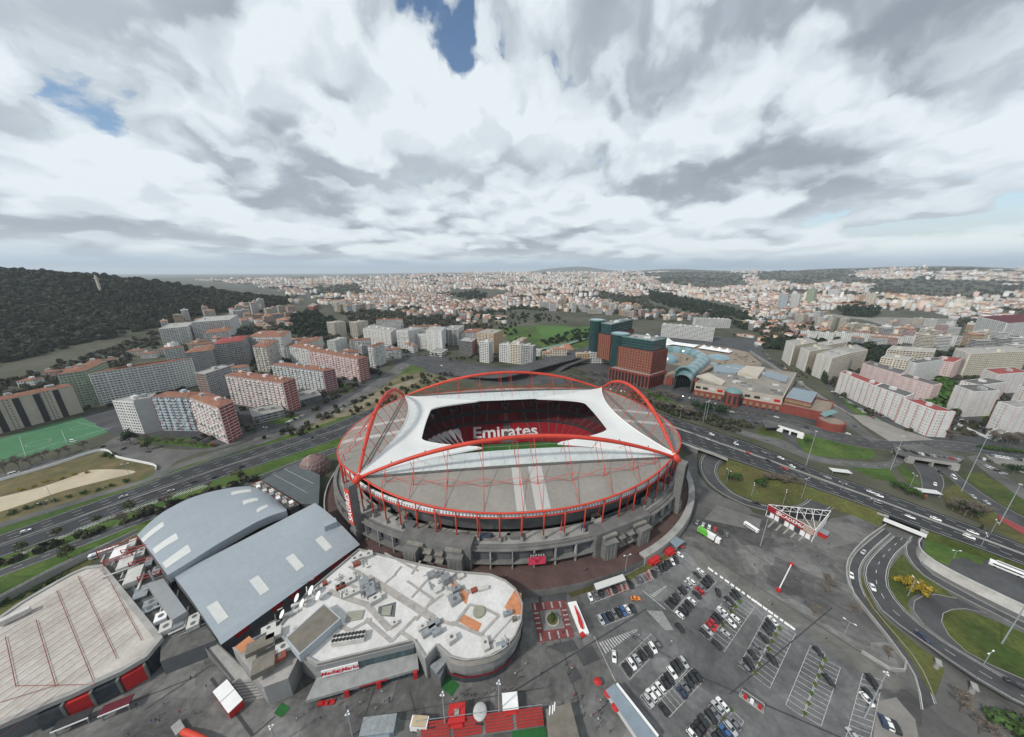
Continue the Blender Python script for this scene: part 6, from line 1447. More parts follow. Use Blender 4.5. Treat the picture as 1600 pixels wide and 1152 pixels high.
AP('white block with thin red roof before the tall high-rises', (324,543),(362,538),(368,530),518, roof='tile', pier=.9)
AP('brown-ended concrete office slab above the car yard', (317,626),(333,628),(371,612),585, wall='grey', bay=2.4, pier=.7, solid=((0, 'brown'),))
AP('white stepped block with dark window rows at the street corner', (194,675),(226,678),17,630, wall='white', bay=3, pier=1.2, pane=M_PANE)
AP('plain grey slab wedged beside the white stepped block', (228,678),(254,673),16,622, wall='grey', bay=8, pier=6.0, ends=(0,))
AP('pale blue balcony block with orange tile roof in the corner group', (255,673),(311,674),15,622, wall='blue', roof='tile', pane=M_PANEL, trim='brick', balc=1.2)
AP('pale balcony block with red-panelled end wall and orange tile roof', (312,674),(357,694),(379,681),638, wall='lpink', roof='tile', pane=M_PANEL, balc=1.2, solid=((1, 'red'),))
AP('long pink balcony block with red end behind the low office', (364,631),(452,646),(470,637),599, wall='lpink', roof='tile', pane=M_PANEL, balc=1.2, trim='pink', solid=((1, 'red'),))
AP('pink and blue balcony block with red end, second row', (432,604),(511,617),(529,612),581, wall='blue', roof='tile', pane=M_PANEL, balc=1.2, trim='pink', solid=((1, 'red'),))
AP('pink balcony block with brick end facing the vacant lot', (487,580),(564,597),(578,592),562, wall='lpink', roof='tile', pane=M_PANEL, balc=1.2, trim='rose', solid=((1, 'brick'),))
AP('orange-roofed slab behind the second row of balcony blocks', (458,572),(498,580),(510,572),548, wall='white', roof='tile', pane=M_PANEL, balc=1.0)
AP('white tower with balcony stripes at the end of the rows', (579,574),(587,575),(604,567),543, wall='white', roof='tile', balc=1.2, balc_edges=(0,1))
AP('beige tower with balconies behind the corner group', (404,581),(426,582),(441,568),543, wall='beige', roof='tile', balc=1.0, balc_edges=(0,1))
AP('wide white block with broad orange roof behind the beige tower', (396,560),(448,560),(460,548),527, wall='white', roof='tile', balc=1.0, pane=M_PANEL)
AP('long low white block with bright orange tile roof by the highway', (450,560),(498,549),(506,541),533, wall='white', roof='tile')
AP('small white block with flat roof beyond the orange-roofed slab', (514,553),(526,553),(544,546),533, wall='white')
AP('narrow white tower with black glazed edge before the wood', (514,527),(525,529),(543,526),505, wall='cream', solid=((0, 'dgrey'),), bay=2.6, pier=1.4)
AP('second narrow white tower with black glazed edge', (549,528),(560,529),(578,526),504, wall='cream', solid=((0, 'dgrey'),), bay=2.6, pier=1.4)
AP('grey slab beside the narrow towers', (580,530),(628,530),14,509, wall='grey', pane=M_PANEL)
AP('white slab with brown bays in the row past the junction', (570,538),(613,545),(622,536),520, wall='white', trim='tan')
AP('white apartment slab above the petrol station', (622,545),(640,547),(664,540),518, wall='white', balc=1.0)
AP('long white apartment slab beside the white tower', (640,542),(668,546),(676,538),524, wall='white', balc=1.0)
AP('tall plain white tower above the petrol station', (668,548),(692,550),(698,541),518, wall='white', bay=4, pier=2.2)
AP('white slab with dark glazed end past the white tower', (694,540),(716,540),(726,532),515, wall='white', solid=((0, 'dgrey'),))
AP('white block with orange roof hut, last in the row', (720,538),(750,536),(756,530),519, wall='white', roof='tile')
AP('dark glass office cube with pink side at the junction', (718,554),(738,557),(746,550),535, wall='dgrey', pier=.4, bay=3, pane=M_PANE, solid=((1, 'rose'),))
AP('tan apartment block beside the dark glass cube', (746,553),(772,556),(786,548),522, wall='tan', balc=1.0)
AP('red brick block beside the far highway bend', (482,494),(492,496),(500,490),480, wall='brick')
AP('low red hall beside the far highway bend', (465,500),(483,496),(488,490),490, wall='brick', roofm=M_RTILE)
for a, b, t, wl3, l in (((345,605),(392,599),574, 'white', 'white slab squeezed behind the brown-ended office'),((300,562),(340,557),536, 'cream', 'cream slab below the white high-rises'),((262,566),(292,562),543, 'white', 'white block beside the orange-roofed houses'),((520,571),(562,567),550, 'lpink', 'pale pink slab behind the brick-ended block'),((604,562),(628,560),546, 'white', 'small white block at the avenue bend'),((462,546),(490,544),530, 'cream', 'cream block behind the orange-roofed slab'),((548,549),(580,547),531, 'white', 'white slab before the narrow towers'),((410,546),(442,543),521, 'grey', 'grey slab beside the highway bend'),((640,532),(690,530),510, 'cream', 'cream slab behind the white tower'),((590,520),(630,519),500, 'white', 'white slab behind the grey slab')): AP(l, a, b, 14, t, wall=wl3, roof='tile' if wl3 != 'grey' else 'flat', balc=1.1, pier=1.0, pane=M_PANEL)
# low offices and stations in front of the flats
AP('low grey office with ribbon windows and flat roof', (398,664),(446,652),(438,640),641, name='office_block', wall='grey', bay=6, pier=.5, huts=2)
AP('low dark shop pavilion with flat roof between the flats', (468,634),(504,624),(494,612),618, name='office_block', wall='dgrey', bay=5, pier=.5, huts=2)
AP('white flat canopy of the petrol station by the junction', (672,556),(690,558),(700,552),552, name='petrol_station', wall='white', bay=9, pier=.6, huts=0, cat='petrol station')
# --- right side: cream slabs, pink and white striped blocks
for i, (a, b, c, t, l) in enumerate((((1221,562),(1233,572),(1268,564),541, 'cream slab farthest up the slope road above the mall'),((1243,573),(1256,581),(1293,574),550, 'cream slab second along the slope road'),((1270,560),(1281,566),(1318,558),541, 'cream slab behind the second slope slab'),((1267,586),(1289,596),(1322,584),561, 'cream slab with cypresses at the foot of the slope road'),((1300,572),(1316,583),(1347,576),553, 'cream slab beside the wood behind the striped block'))):
	AP(l, a, b, c, t, wall='cream', bay=3.6, pier=.8, sill=1.5, solid=((0, 'white'),), huts=2, group=RG)
def striped(label, p0, p1, p2, top, roofm=M_RTILE, trim='rose', wall='white', **k): return AP(label, p0, p1, p2, top, wall=wall, trim=trim, bay=2.6, pier=1.5, sill=1.5, roofm=roofm, group=RG, **k)
striped('red-roofed white block with rose pilasters, upper end of the long row', (1304,612),(1356,637),(1366,632),604)
striped('dark-roofed middle block of the long white rose-striped row', (1354,639),(1401,659),(1414,653),621, roofm=M_DROOF)
striped('red-roofed white rose-striped block at the junction end of the row', (1398,660),(1446,682),(1476,684),643)
striped('pale pink block behind the upper end of the long row', (1341,592),(1398,612),(1408,606),586, roofm=M_DROOF, trim='pink', wall='lpink')
striped('pale pink block behind the dark-roofed middle block', (1394,614),(1447,632),(1460,629),603, roofm=M_DROOF, trim='pink', wall='lpink')
AP('small cream block beside the wood behind the pink row', (1366,590),(1406,596),(1416,588),564, wall='cream', group=RG, pier=1.0)
AP('long cream slab with dark window rows at the wood edge', (1378,571),(1449,576),(1454,568),551, wall='cream', group=RG, pier=.6, bay=4)
striped('grey-sided block with white end before the green trees', (1408,595),(1421,600),(1463,592),569, roofm=M_DROOF, wall='white', trim='grey')
striped('pink block with red roof next to the green trees', (1445,590),(1480,594),(1495,586),567, trim='pink', wall='lpink')
AP('very long cream slab with roof huts at the district edge', (1479,578),(1500,590),(1592,584),554, wall='cream', pier=.6, bay=4, sill=1.5, solid=((0, 'white'),), huts=1, group=RG)
striped('white block with grey side and roof hut by the walled car lot', (1477,640),(1504,652),(1544,650),613, roofm=M_DROOF, trim='pink')
striped('white and pink block behind the walled car lot', (1490,622),(1521,630),(1562,624),603, roofm=M_DROOF, trim='pink')
striped('white block with bright red roof beside the last pink block', (1524,607),(1545,617),(1592,613),586, trim='pink')
striped('big white block with square windows facing the boulevard', (1540,670),(1567,681),(1625,678),638, roofm=M_FROOF, trim='pink')
striped('pink-trimmed block beyond the big white block', (1578,630),(1592,635),(1630,632),607, trim='pink')
AP('white flat-roofed kiosk hall by the boulevard hedge', (1538,684),(1555,690),(1572,684),681, name='service_building', wall='white', huts=0)
# white low terraces beyond the wood, as separate houses
rw = random.Random(31)
for i in range(9):
	x = 1250 + i * 27; y = 531 + i * 1.2 + rw.uniform(-2,2); AP('white low terrace block beyond the wood on the ridge', (x, y),(x + 24, y + 2),15, y - rw.uniform(9,13), wall='white', group='white terrace blocks beyond the wood', roof=rw.choice(('flat', 'flat', 'tile')), pier=1.6)
for x, y, t, w_, cl, l in ((1213,482,461,14, 'blue', 'pale blue-grey tower, first of the far tower group'),(1232,482,460,13, 'white', 'white tower, second of the far tower group'),(1256,476,452,12, 'green', 'pale green tower behind the far tower group'),(1292,465,453,16, 'white', 'white twin tower on the far red-roofed ridge'),(1348,480,459,14, 'cream', 'cream tower beside the dark grove'),(1340,474,461,9, 'tan', 'tan tower beside the dark grove'),(1276,472,463,22, 'pink', 'pink slab below the far twin tower')):
	AP(l, (x, y),(x + w_, y + 1),16, t, wall=cl, pier=1.0, name='tower_block')
def far_stadium_hall():
	P = para((1517,522),(1560,536),(1650,528)); z1 = HZ(506, P[1][1]); T = apartment('sports_arena', 'large white hall with maroon striped roof at the district edge', P, GZ, z1, wall='white', bay=9, pier=3, huts=0)
	for i in range(9): q = [bilin(P, (i + .1) / 9, s) for s in (.05,.95)]; r = [bilin(P, (i + .62) / 9, s) for s in (.05,.95)]; MB().prism([q[0], r[0], r[1], q[1]], z1 + .2, z1 + 1.6).build('roof_rib', mat('maroon_roof', (.13,.03,.04),.1), T)
far_stadium_hall()
# ================================================================== shopping centre
C14 = lambda x, y: (900 + x / 3.721,480 + y / 3.721)
M_TEAL = mat('teal_glass_wall', (.018,.048,.05),.3,.3,.15, spec=.6)
M_TEALR = mat('teal_roof', (.125,.22,.215),.15,.3,.5, fine=.08)
M_TERRA = mat('terracotta_facade', (.21,.052,.040),.15,.2,.8, fine=.1)
M_AWN = mat('cream_window_recess', (.24,.175,.105),.2,.3,.7)
M_GLB = mat('blue_glazing', (.16,.26,.30),.15,.3,.15, spec=.6)
def office_tower(label, P, zpod, zred, zgreen, drum):
	T = thing('office_tower', label, 'building', center(P) + (GZ,))
	MB().prism(inset(P, .6), zpod, zred).build('windows', M_AWN, T)
	w = MB(); n = round((zred - zpod) / 3.9); fh = (zred - zpod) / n
	for k in range(n + 1): ring_band(w, P, zpod + k * fh - .55, zpod + k * fh + .75)
	for e in range(4):
		A, B = P[e], P[(e + 1) % 4]; L = hypot(B[0] - A[0], B[1] - A[1]); ang = atan2(B[1] - A[1], B[0] - A[0]); nx, ny = sin(ang),-cos(ang); nb = round(L / 4.0)
		for i in range(nb + 1): f = i / nb; w.box((A[0] + (B[0] - A[0]) * f - nx * .2, A[1] + (B[1] - A[1]) * f - ny * .2, zpod),(1.5,.8, zred - zpod), ang)
	w.build('wall', M_TERRA, T)
	I = inset(P, 2.2); MB().prism(I, zred + .5, zgreen).build('glass_storeys', M_TEAL, T)
	for k in range(1,4): m = MB(); ring_band(m, I, zred + (zgreen - zred) * k / 4 - .12, zred + (zgreen - zred) * k / 4 + .12,.15); m.build('glass_band', M_TEALR, T)
	MB().poly([(p[0], p[1], zgreen + .02) for p in ccw(I)]).build('roof', M_FROOF, T); m = MB(); ring_band(m, I, zgreen - .6, zgreen + .9,.6); m.build('roof_rim', M_TEALR, T)
	dx, dy, dr = drum
	MB().prism([(dx + dr * cos(k * pi / 12), dy + dr * sin(k * pi / 12)) for k in range(24)], GZ, zgreen + 1.0).build('glass_drum', M_TEAL, T, smooth=False)
	MB().prism([(dx + (dr + 1.6) * cos(k * pi / 12), dy + (dr + 1.6) * sin(k * pi / 12)) for k in range(24)], zgreen + 1.0, zgreen + 2.6).build('drum_roof', M_TEALR, T)
	MB().prism([(dx + (dr - 1.2) * cos(k * pi / 12), dy + (dr - 1.2) * sin(k * pi / 12)) for k in range(24)], zgreen + 2.6, zgreen + 2.9).build('drum_skylight', M_GLB, T)
	rr = random.Random(2)
	for i in range(7):
		p = bilin(I, rr.uniform(.3,.9), rr.uniform(.25,.75)); MB().box(p + (zgreen,),(4,3,2.4),.3).build('roof_unit', M_GALV, T)
		d = MB(); c0 = Vector(bilin(I, rr.uniform(.3,.9), rr.uniform(.2,.8)) + (zgreen + 2,)); rows = []
		for k in range(4): q = k / 3 * 1.9; rows.append([tuple(c0 + Vector((max(q, .05) * cos(w_ * pi / 6),-q * q * .12, max(q, .05) * sin(w_ * pi / 6)))) for w_ in range(12)])
		d.grid(rows, closed=True).build('roof_dish', M_WHITE, T)
	return T
def build_mall():
	# front tower on its arcade podium
	pod = para((951,593),(1012,608),(1038,599)); zp = HZ(588, pod[1][1])
	tw = ccw(para((962,592),(1013,605),(1036,597))); zr = HZ(551, tw[1][1]); zg = HZ(534, tw[1][1]); d = G(966,590)
	office_tower('red gridded office tower with green glass crown beside the mall entrance', tw, zp, zr, zg, (d[0] - 1, d[1] + 6,12))
	T = thing('arcade_podium', 'curved red arcade podium under the front office tower', 'building', center(pod) + (GZ,))
	MB().prism(inset(ccw(pod),1.2), GZ, zp).build('windows', M_DARK, T); m = MB(); ring_band(m, ccw(pod), zp - 2.2, zp + .6); m.build('cornice', M_TERRA, T); MB().poly([(p[0], p[1], zp + .1) for p in ccw(pod)]).build('roof', M_FROOF, T)
	for e in (0,1,3):
		A, B = ccw(pod)[e], ccw(pod)[(e + 1) % 4]; L = hypot(B[0] - A[0], B[1] - A[1]); nb = round(L / 5)
		for i in range(nb + 1): f = i / nb; MB().box((A[0] + (B[0] - A[0]) * f, A[1] + (B[1] - A[1]) * f, GZ),(1.5,1.5, zp - GZ), atan2(B[1] - A[1], B[0] - A[0])).build('arcade_pier', M_TERRA, T)
	# rear tower
	tb = ccw(para((932,570),(950,575),(985,560))); d = G(930,566)
	office_tower('rear red gridded office tower with green glass crown', tb, HZ(563, tb[1][1]), HZ(525, tb[1][1]), HZ(508, tb[1][1]),(d[0], d[1] + 8,12))
	# mall body: two fronts with cream upper wall and red lower arcade
	body = para((1083,618),(1218,643),(1240,600)); zt = HZ(623, body[1][1])
	M = thing('shopping_mall', 'sprawling shopping mall with cream and red front beyond the motorway', 'building', center(body) + (GZ,))
	MB().prism(body, GZ, zt).build('wall', mat('mall_cream', (.43,.385,.32),.12,.1,.85, fine=.08), M); MB().poly([(p[0], p[1], zt + .05) for p in ccw(body)]).build('roof', mat('mall_roof', (.23,.21,.185),.25,.04,.95, fine=.2), M); m = MB(); ring_band(m, ccw(body), zt - .5, zt + 1.3); m.build('parapet', MATS['mall_cream'], M)
	A, B = body[0], body[1]; L = hypot(B[0] - A[0], B[1] - A[1]); ang = atan2(B[1] - A[1], B[0] - A[0]); nx, ny = sin(ang),-cos(ang); zl = GZ + (zt - GZ) * .52
	def at(f, o=0): return (A[0] + (B[0] - A[0]) * f + nx * o, A[1] + (B[1] - A[1]) * f + ny * o)
	for f0, f1 in ((.0,.36),(.58,1.0)):
		p = at((f0 + f1) / 2,1.6); MB().box((p[0], p[1], GZ),(L * (f1 - f0),3.2, zl - GZ), ang).build('red_front', M_TERRA, M)
		n = int((f1 - f0) * L / 5.5)
		for i in range(n):
			p = at(f0 + (f1 - f0) * (i + .5) / n, 3.3); MB().box((p[0], p[1], GZ + 2.4),(3.2,.3, zl - GZ - 4.2), ang).build('shop_panel', M_AWN, M); MB().box((p[0], p[1], GZ),(3.2,.25,1.9), ang).build('shop_door', M_DARK, M)
		for i in range(4):
			p = at(f0 + (f1 - f0) * (i + .5) / 4,.3); MB().box((p[0], p[1], zl + 2.5),(5.5,.4,3.0), ang).build('sign_board', (M_DARK, M_DARK, mat('pale_sign', (.5,.5,.5)), M_REDP)[i % 4], M)
	p = at(.47,2); MB().box((p[0], p[1], GZ),(L * .2,4,(zt - GZ) * .8), ang).build('grey_front', M_CONC, M)
	R = thing('rotunda', 'round red kiosk tower with teal dome on the mall front', 'building', at(.47,8) + (GZ,)); c = at(.47,8); r = 8.5; hz = HZ(612, c[1])
	MB().prism([(c[0] + r * cos(k * pi / 10), c[1] + r * sin(k * pi / 10)) for k in range(20)], GZ, hz).build('wall', M_TERRA, R)
	for k in range(10): a = k * pi / 5; MB().box((c[0] + r * cos(a), c[1] + r * sin(a), GZ + 3),(.5,2.6, hz - GZ - 6), a).build('window', M_DARK, R)
	d = MB(); d.grid([[(c[0] + (r + .4) * cos(t) * cos(k * pi / 10), c[1] + (r + .4) * cos(t) * sin(k * pi / 10), hz + 4.2 * sin(t)) for k in range(20)] for t in (0,.3,.7,1.1,1.5)], closed=True); d.build('dome', M_TEALR, R, smooth=True)
	# roof fields, boxes and the rear terrace block
	for q, h, mm in (([(940,375),(990,340),(1100,350),(1060,400)], 5, MATS['mall_cream']),([(1050,385),(1130,370),(1240,405),(1220,435)], 1.5, M_STEELB),([(800,340),(930,330),(1000,350),(930,385),(800,375)], 2, M_STEELB),([(700,400),(770,380),(870,430),(850,450)], 2, MATS['mall_cream'])):
		Q = GL([C14(*p) for p in q], zt + h); MB().prism(Q, zt, zt + h).build('roof_block', mm, M)
	for i in range(26):
		r_ = random.Random(i + 40); p = bilin(body, r_.uniform(.05,.95), r_.uniform(.08,.85)); MB().box(p + (zt,),(r_.uniform(3,9), r_.uniform(2,5), r_.uniform(1,2.4)), ang).build('roof_unit', r_.choice((M_GALV, M_CONC, M_PIPE)), M)
	# annex with low red wall and terrace
	ann = para((1218,644),(1292,660),(1300,640)); za = HZ(648, ann[1][1]); X = thing('mall_annex', 'low red and cream mall annex ending in a round plaza', 'building', center(ann) + (GZ,)); MB().prism(ann, GZ, za).build('wall', M_TERRA, X); MB().poly([(p[0], p[1], za + .05) for p in ccw(ann)]).build('roof', mat('terrace_tan', (.23,.185,.145),.2,.2), X); m = MB(); ring_band(m, ccw(ann), za - .3, za + 1.2); m.build('parapet', M_TERRA, X)
	up = para((1222,640),(1262,650),(1272,632)); zu = HZ(630, up[1][1]); MB().prism(up, za, zu).build('upper_storey', M_TERRA, X); MB().poly([(p[0], p[1], zu + .05) for p in ccw(up)]).build('upper_roof', M_STEELB, X)
	for i in range(8): a_ = bilin(up, (i + .5) / 8,0); MB().box((a_[0], a_[1] - .2, za + 1.5),(3,.6, zu - za - 3), ang).build('window', M_AWN, X)
	c = G(1300,656, za); MB().prism([(c[0] + 11 * cos(k * pi / 10), c[1] + 11 * sin(k * pi / 10)) for k in range(20)], GZ, za - 1).build('round_end', M_TERRA, X); MB().prism([(c[0] + 9 * cos(k * pi / 10), c[1] + 9 * sin(k * pi / 10)) for k in range(20)], za - 1, za - .6).build('round_roof', MATS['terrace_tan'], X)
	q = G(1298,646, za + 6); MB().poly([(q[0] - 5, q[1], za + 2),(q[0] + 5, q[1] - 2, za + 8),(q[0] + 5, q[1] + 4, za + 9),(q[0] - 5, q[1] + 6, za + 3)]).build('teal_sail', M_TEALR, X)
	# glazed barrel vault curving back from the portal
	ln = smooth_line([G(*C14(x, y),12) for x, y in ((618,425),(660,375),(720,325),(735,300),(700,275),(640,258),(560,250),(500,245))], 5); V = thing('glass_vault', 'curving teal glass barrel vault over the mall street', 'building', ln[0] + (GZ,))
	def vault(seg, r, z0, mm, nm):
		m = MB(); rows = []
		for i, p in enumerate(seg):
			a = seg[max(0, i - 1)]; b = seg[min(len(seg) - 1, i + 1)]; tx, ty = b[0] - a[0], b[1] - a[1]; Lq = hypot(tx, ty) or 1; px_, py_ = -ty / Lq, tx / Lq
			rows.append([(p[0] + px_ * r * cos(t), p[1] + py_ * r * cos(t), z0 + r * .95 * sin(t)) for t in [pi * k / 10 for k in range(11)]])
		return m.grid(rows).build(nm, mm, V)
	for i in range(0, len(ln) - 2,2): vault(ln[i:i + 3], 10.5,9.5, M_GLB if (i // 2) % 2 else mat('teal_glazing', (.12,.20,.20),.15,.3,.2), 'vault_bay')
	m = MB()
	for s in (-1,1): L2 = offset_line(ln, 10.5 * s); m.grid([[(p[0], p[1], 9.6) for p in L2], [(p[0], p[1], GZ) for p in L2]])
	m.build('side_wall', MATS['mall_cream'], V)
	# portal arch
	c = G(*C14(615,462)); E = thing('mall_portal', 'teal arched entrance portal with stepped red flanks', 'building', c + (GZ,)); ex = Vector((cos(ang), sin(ang),0)); R_ = 11.5; base = 10
	arc = [tuple(Vector((c[0], c[1], base)) + ex * R_ * cos(t) + Vector((0,0, R_ * 1.25 * sin(t)))) for t in [pi * k / 14 for k in range(15)]]; arc = [(arc[0][0], arc[0][1], GZ)] + arc + [(arc[-1][0], arc[-1][1], GZ)]
	MB().path(arc, 1.5,6).build('arch_rib', M_TEALR, E); MB().poly([(p[0], p[1] + .6, p[2]) for p in arc]).build('arch_glass', M_TEAL, E)
	for k in range(-3,4): MB().box((c[0] + ex.x * k * 3, c[1] + ex.y * k * 3 + .3, GZ),(.35,.3, base - GZ + 8)).build('mullion', M_TEALR, E)
	g = [(c[0] - ex.x * 6, c[1] - ex.y * 6 - 6,6),(c[0], c[1] - 6,10),(c[0] + ex.x * 6, c[1] + ex.y * 6 - 6,6)]; MB().grid([[(p[0], p[1] + 7, p[2]) for p in g], g]).build('porch_roof', M_TEALR, E)
	for s in (-1,1):
		for k, h in enumerate((13,9,6)): p = Vector((c[0], c[1], 0)) + ex * s * (15 + k * 5.5); MB().box((p.x, p.y, GZ),(5.4,8, h), ang).build('stepped_flank', M_TERRA, E)
	# white tents and glass domes on the roof terrace
	plat = GL([C14(*p) for p in ((480,250),(560,215),(700,215),(900,240),(1000,262),(1080,330),(990,340),(800,345),(690,400),(600,380),(520,400),(500,330))], 9)
	Pt = thing('roof_terrace', 'brown paved roof terrace with planters behind the mall vault', 'terrace', center(plat) + (GZ,)); MB().prism(plat, GZ, 9.0).build('base', MATS['mall_cream'], Pt); MB().poly([(p[0], p[1], 9.04) for p in ccw(plat)]).build('paving', MATS['terrace_tan'], Pt)
	rr = random.Random(8)
	for i in range(40):
		x, y = rr.choice(((560,290),(620,300),(900,300),(960,290),(840,320),(1000,300),(780,280))); p = G(*C14(x + rr.uniform(-45,45), y + rr.uniform(-20,20)),9); MB().box(p + (9.0,),(rr.uniform(2,5),2,1.2), rr.random() * 3).build('planter', rr.choice((M_BROWN, M_GRASS, MATS['terrace_tan'])), Pt)
	def tent(label, p0, p1, n, w_, h):
		A, B = G(*C14(*p0),9), G(*C14(*p1),9); Tn = thing('white_tent', label, 'tent', A + (9.0,)); an = atan2(B[1] - A[1], B[0] - A[0]); L = hypot(B[0] - A[0], B[1] - A[1])
		for i in range(n):
			m = MB(); rows = []
			for a_ in range(7):
				row = []
				for b_ in range(7):
					s, t = a_ / 6 - .5, b_ / 6 - .5; rad = min(1,2 * max(abs(s), abs(t))); x = (i + .5 + s) * L / n; y = t * w_; row.append((A[0] + x * cos(an) - y * sin(an), A[1] + x * sin(an) + y * cos(an),11.5 + h * (1 - rad) ** 1.7))
				rows.append(row)
			m.grid(rows).build('tent_bay', M_WHITE, Tn)
	tent('white peaked tent roof over the mall cinema hall', (385,185),(560,225),3,42,12); tent('low white tent roof beside the peaked tents', (560,215),(700,235),2,30,3); tent('small white tent canopy beside the highway bridge', (720,240),(900,268),4,22,6)
	for x, y, r in ((538,315,14),(830,295,17),(800,330,6)):
		c = G(*C14(x, y),9); m = MB(); m.grid([[(c[0] + r * cos(t) * cos(k * pi / 12), c[1] + r * cos(t) * sin(k * pi / 12),9 + (r * .95 if r == 14 else r * .3) * sin(t)) for k in range(24)] for t in (0,.35,.7,1.1,1.5)], closed=True); tag(m.build('glass_dome', M_GLB), {14: 'steep glass dome beside the front office tower', 17: 'wide shallow glass dome on the roof terrace', 6: 'small glass dome by the roof terrace edge'}[r], 'dome')
	# long white hospital behind
	P = deep((1032,526),(1113,534),26); apartment('office_building', 'long white office building with ribbon windows behind the tents', P, GZ, HZ(514, P[1][1]), wall='white', bay=5, pier=.5, sill=1.5, roofm=M_FROOF, huts=2)
	P = deep((1085,512),(1140,514),24); apartment('office_building', 'second white office wing beside the avenue', P, GZ, HZ(500, P[1][1]), wall='white', bay=5, pier=.5, sill=1.5, huts=2)
	# concrete wall down the slope road
	wl2 = smooth_line(to3([(1171,552),(1200,570),(1235,592),(1280,620),(1330,650)], GZ),8); Wl = thing('slope_wall', 'long pale concrete wall along the slope road behind the mall', 'wall', wl2[0])
	for i in range(0, len(wl2) - 1,1):
		a_, b_ = wl2[i], wl2[i + 1]; MB().box(((a_[0] + b_[0]) / 2,(a_[1] + b_[1]) / 2, GZ),(hypot(b_[0] - a_[0], b_[1] - a_[1]) - .15,.6,6.0 - 4.5 * i / len(wl2)), atan2(b_[1] - a_[1], b_[0] - a_[0])).build('wall_panel', M_LCONC, Wl)
build_mall()
# green carports by the overpass
for i in range(4):
	A, B = G(826 + i * 14,552 - i * 2.0), G(890 + i * 10,536 - i * 2.2); an = atan2(B[1] - A[1], B[0] - A[0]); T = thing('carport', 'long green-roofed carport row by the overpass', 'carport', ((A[0] + B[0]) / 2,(A[1] + B[1]) / 2, GZ), an, 'green carports'); L = hypot(B[0] - A[0], B[1] - A[1])
	MB().box((0,0,2.6),(L, 5,.3)).build('roof', mat('carport_green', (.16,.24,.19),.15), T, local=True)
	for k in range(8): MB().box((-L / 2 + L * (k + .5) / 8,0,0),(.3,.3,2.6)).build('post', M_GALV, T, local=True)
# ================================================================== the city beyond, woods and trees
def mass(name, protos, tf, mats, smooth=False):
	"""many copies of small shapes written into one mesh; tf rows: proto, x, y, z, sx, sy, sz, rz, material shift"""
	Vs, Ls, Ns, Ms = [], [], [], []; off = 0
	for (k, x, y, z, sx, sy, sz, rz, ms) in tf:
		v, f, m = protos[k]; c, s = cos(rz), sin(rz); V = v * np.array((sx, sy, sz)); R = np.empty_like(V)
		R[:, 0] = V[:, 0] * c - V[:, 1] * s + x; R[:, 1] = V[:, 0] * s + V[:, 1] * c + y; R[:, 2] = V[:, 2] + z
		Vs.append(R); Ls.append(f[0] + off); Ns.append(f[1]); Ms.append(m + ms); off += len(v)
	V = np.concatenate(Vs).astype(np.float32); L = np.concatenate(Ls).astype(np.int32); N = np.concatenate(Ns).astype(np.int32); M = np.concatenate(Ms).astype(np.int32)
	me = bpy.data.meshes.new(name); me.vertices.add(len(V)); me.vertices.foreach_set('co', V.ravel()); me.loops.add(len(L)); me.loops.foreach_set('vertex_index', L)
	me.polygons.add(len(N)); me.polygons.foreach_set('loop_start', np.concatenate(([0], np.cumsum(N)[:-1])).astype(np.int32)); me.polygons.foreach_set('loop_total', N)
	for mm in mats: me.materials.append(mm)
	if len(mats) > 1: me.polygons.foreach_set('material_index', M)
	if smooth: me.polygons.foreach_set('use_smooth', np.ones(len(N), dtype=bool))
	me.update(calc_edges=True); o = bpy.data.objects.new(name, me); col.objects.link(o); return o
def proto(mb): return (np.array(mb.v, dtype=float),(np.array([i for f in mb.f for i in f]), np.array([len(f) for f in mb.f])), np.array(mb.m))
# fuzzy tree: dark core plus a shell of leaf clumps
def tree_proto(seed, n=46, leaf=.34, flat=.85, core=.62):
	r = random.Random(seed); mb = MB(); ph = (1 + 5 ** .5) / 2
	ico = [(-1, ph, 0),(1, ph, 0),(-1,-ph, 0),(1,-ph, 0),(0,-1, ph),(0,1, ph),(0,-1,-ph),(0,1,-ph),(ph, 0,-1),(ph, 0,1),(-ph, 0,-1),(-ph, 0,1)]
	fs = [(0,11,5),(0,5,1),(0,1,7),(0,7,10),(0,10,11),(1,5,9),(5,11,4),(11,10,2),(10,7,6),(7,1,8),(3,9,4),(3,4,2),(3,2,6),(3,6,8),(3,8,9),(4,9,5),(2,4,11),(6,2,10),(8,6,7),(9,8,1)]
	k = core / 1.902
	for p in ico: q = r.uniform(.8,1.15); mb.v.append((p[0] * k * q, p[1] * k * q, 1 + p[2] * k * q * flat))
	for f in fs: mb.f.append(f); mb.m.append(0)
	lobes = [(r.gauss(0,.35), r.gauss(0,.35), r.gauss(.15,.3)) for _ in range(5)]
	for i in range(n):
		l = r.choice(lobes); d = Vector((r.gauss(0,1), r.gauss(0,1), r.gauss(.25,.8))).normalized(); p = Vector((l[0] + d.x * .62, l[1] + d.y * .62,1 + (l[2] + d.z * .6) * flat))
		a = Vector((r.gauss(0,1), r.gauss(0,1), r.gauss(0,.6))).normalized(); b = d.cross(a)
		if b.length < .1: continue
		b.normalize(); a = (b.cross(d) + d * r.uniform(-.5,.5)).normalized(); s = leaf * r.uniform(.6,1.3)
		mb.poly([tuple(p - a * s - b * s * .7), tuple(p + a * s * .9 - b * s), tuple(p + a * s + b * s * .8), tuple(p - a * s * .8 + b * s)])
	return proto(mb)
TP = [tree_proto(s) for s in range(5)] + [tree_proto(20 + s, 22,.42,1.0) for s in range(3)]
M_FOREST = mat('forest_leaves', (.026,.036,.020),.3,.006,.95, island=.42, c2=(.046,.048,.028))
M_WOOD = mat('dark_wood_leaves', (.018,.030,.014),.3,.05,.95, island=.4)
M_TREEG = mat('city_tree_leaves', (.045,.062,.026),.35,.02,.95, island=.4, c2=(.07,.062,.045))
rt = random.Random(5)
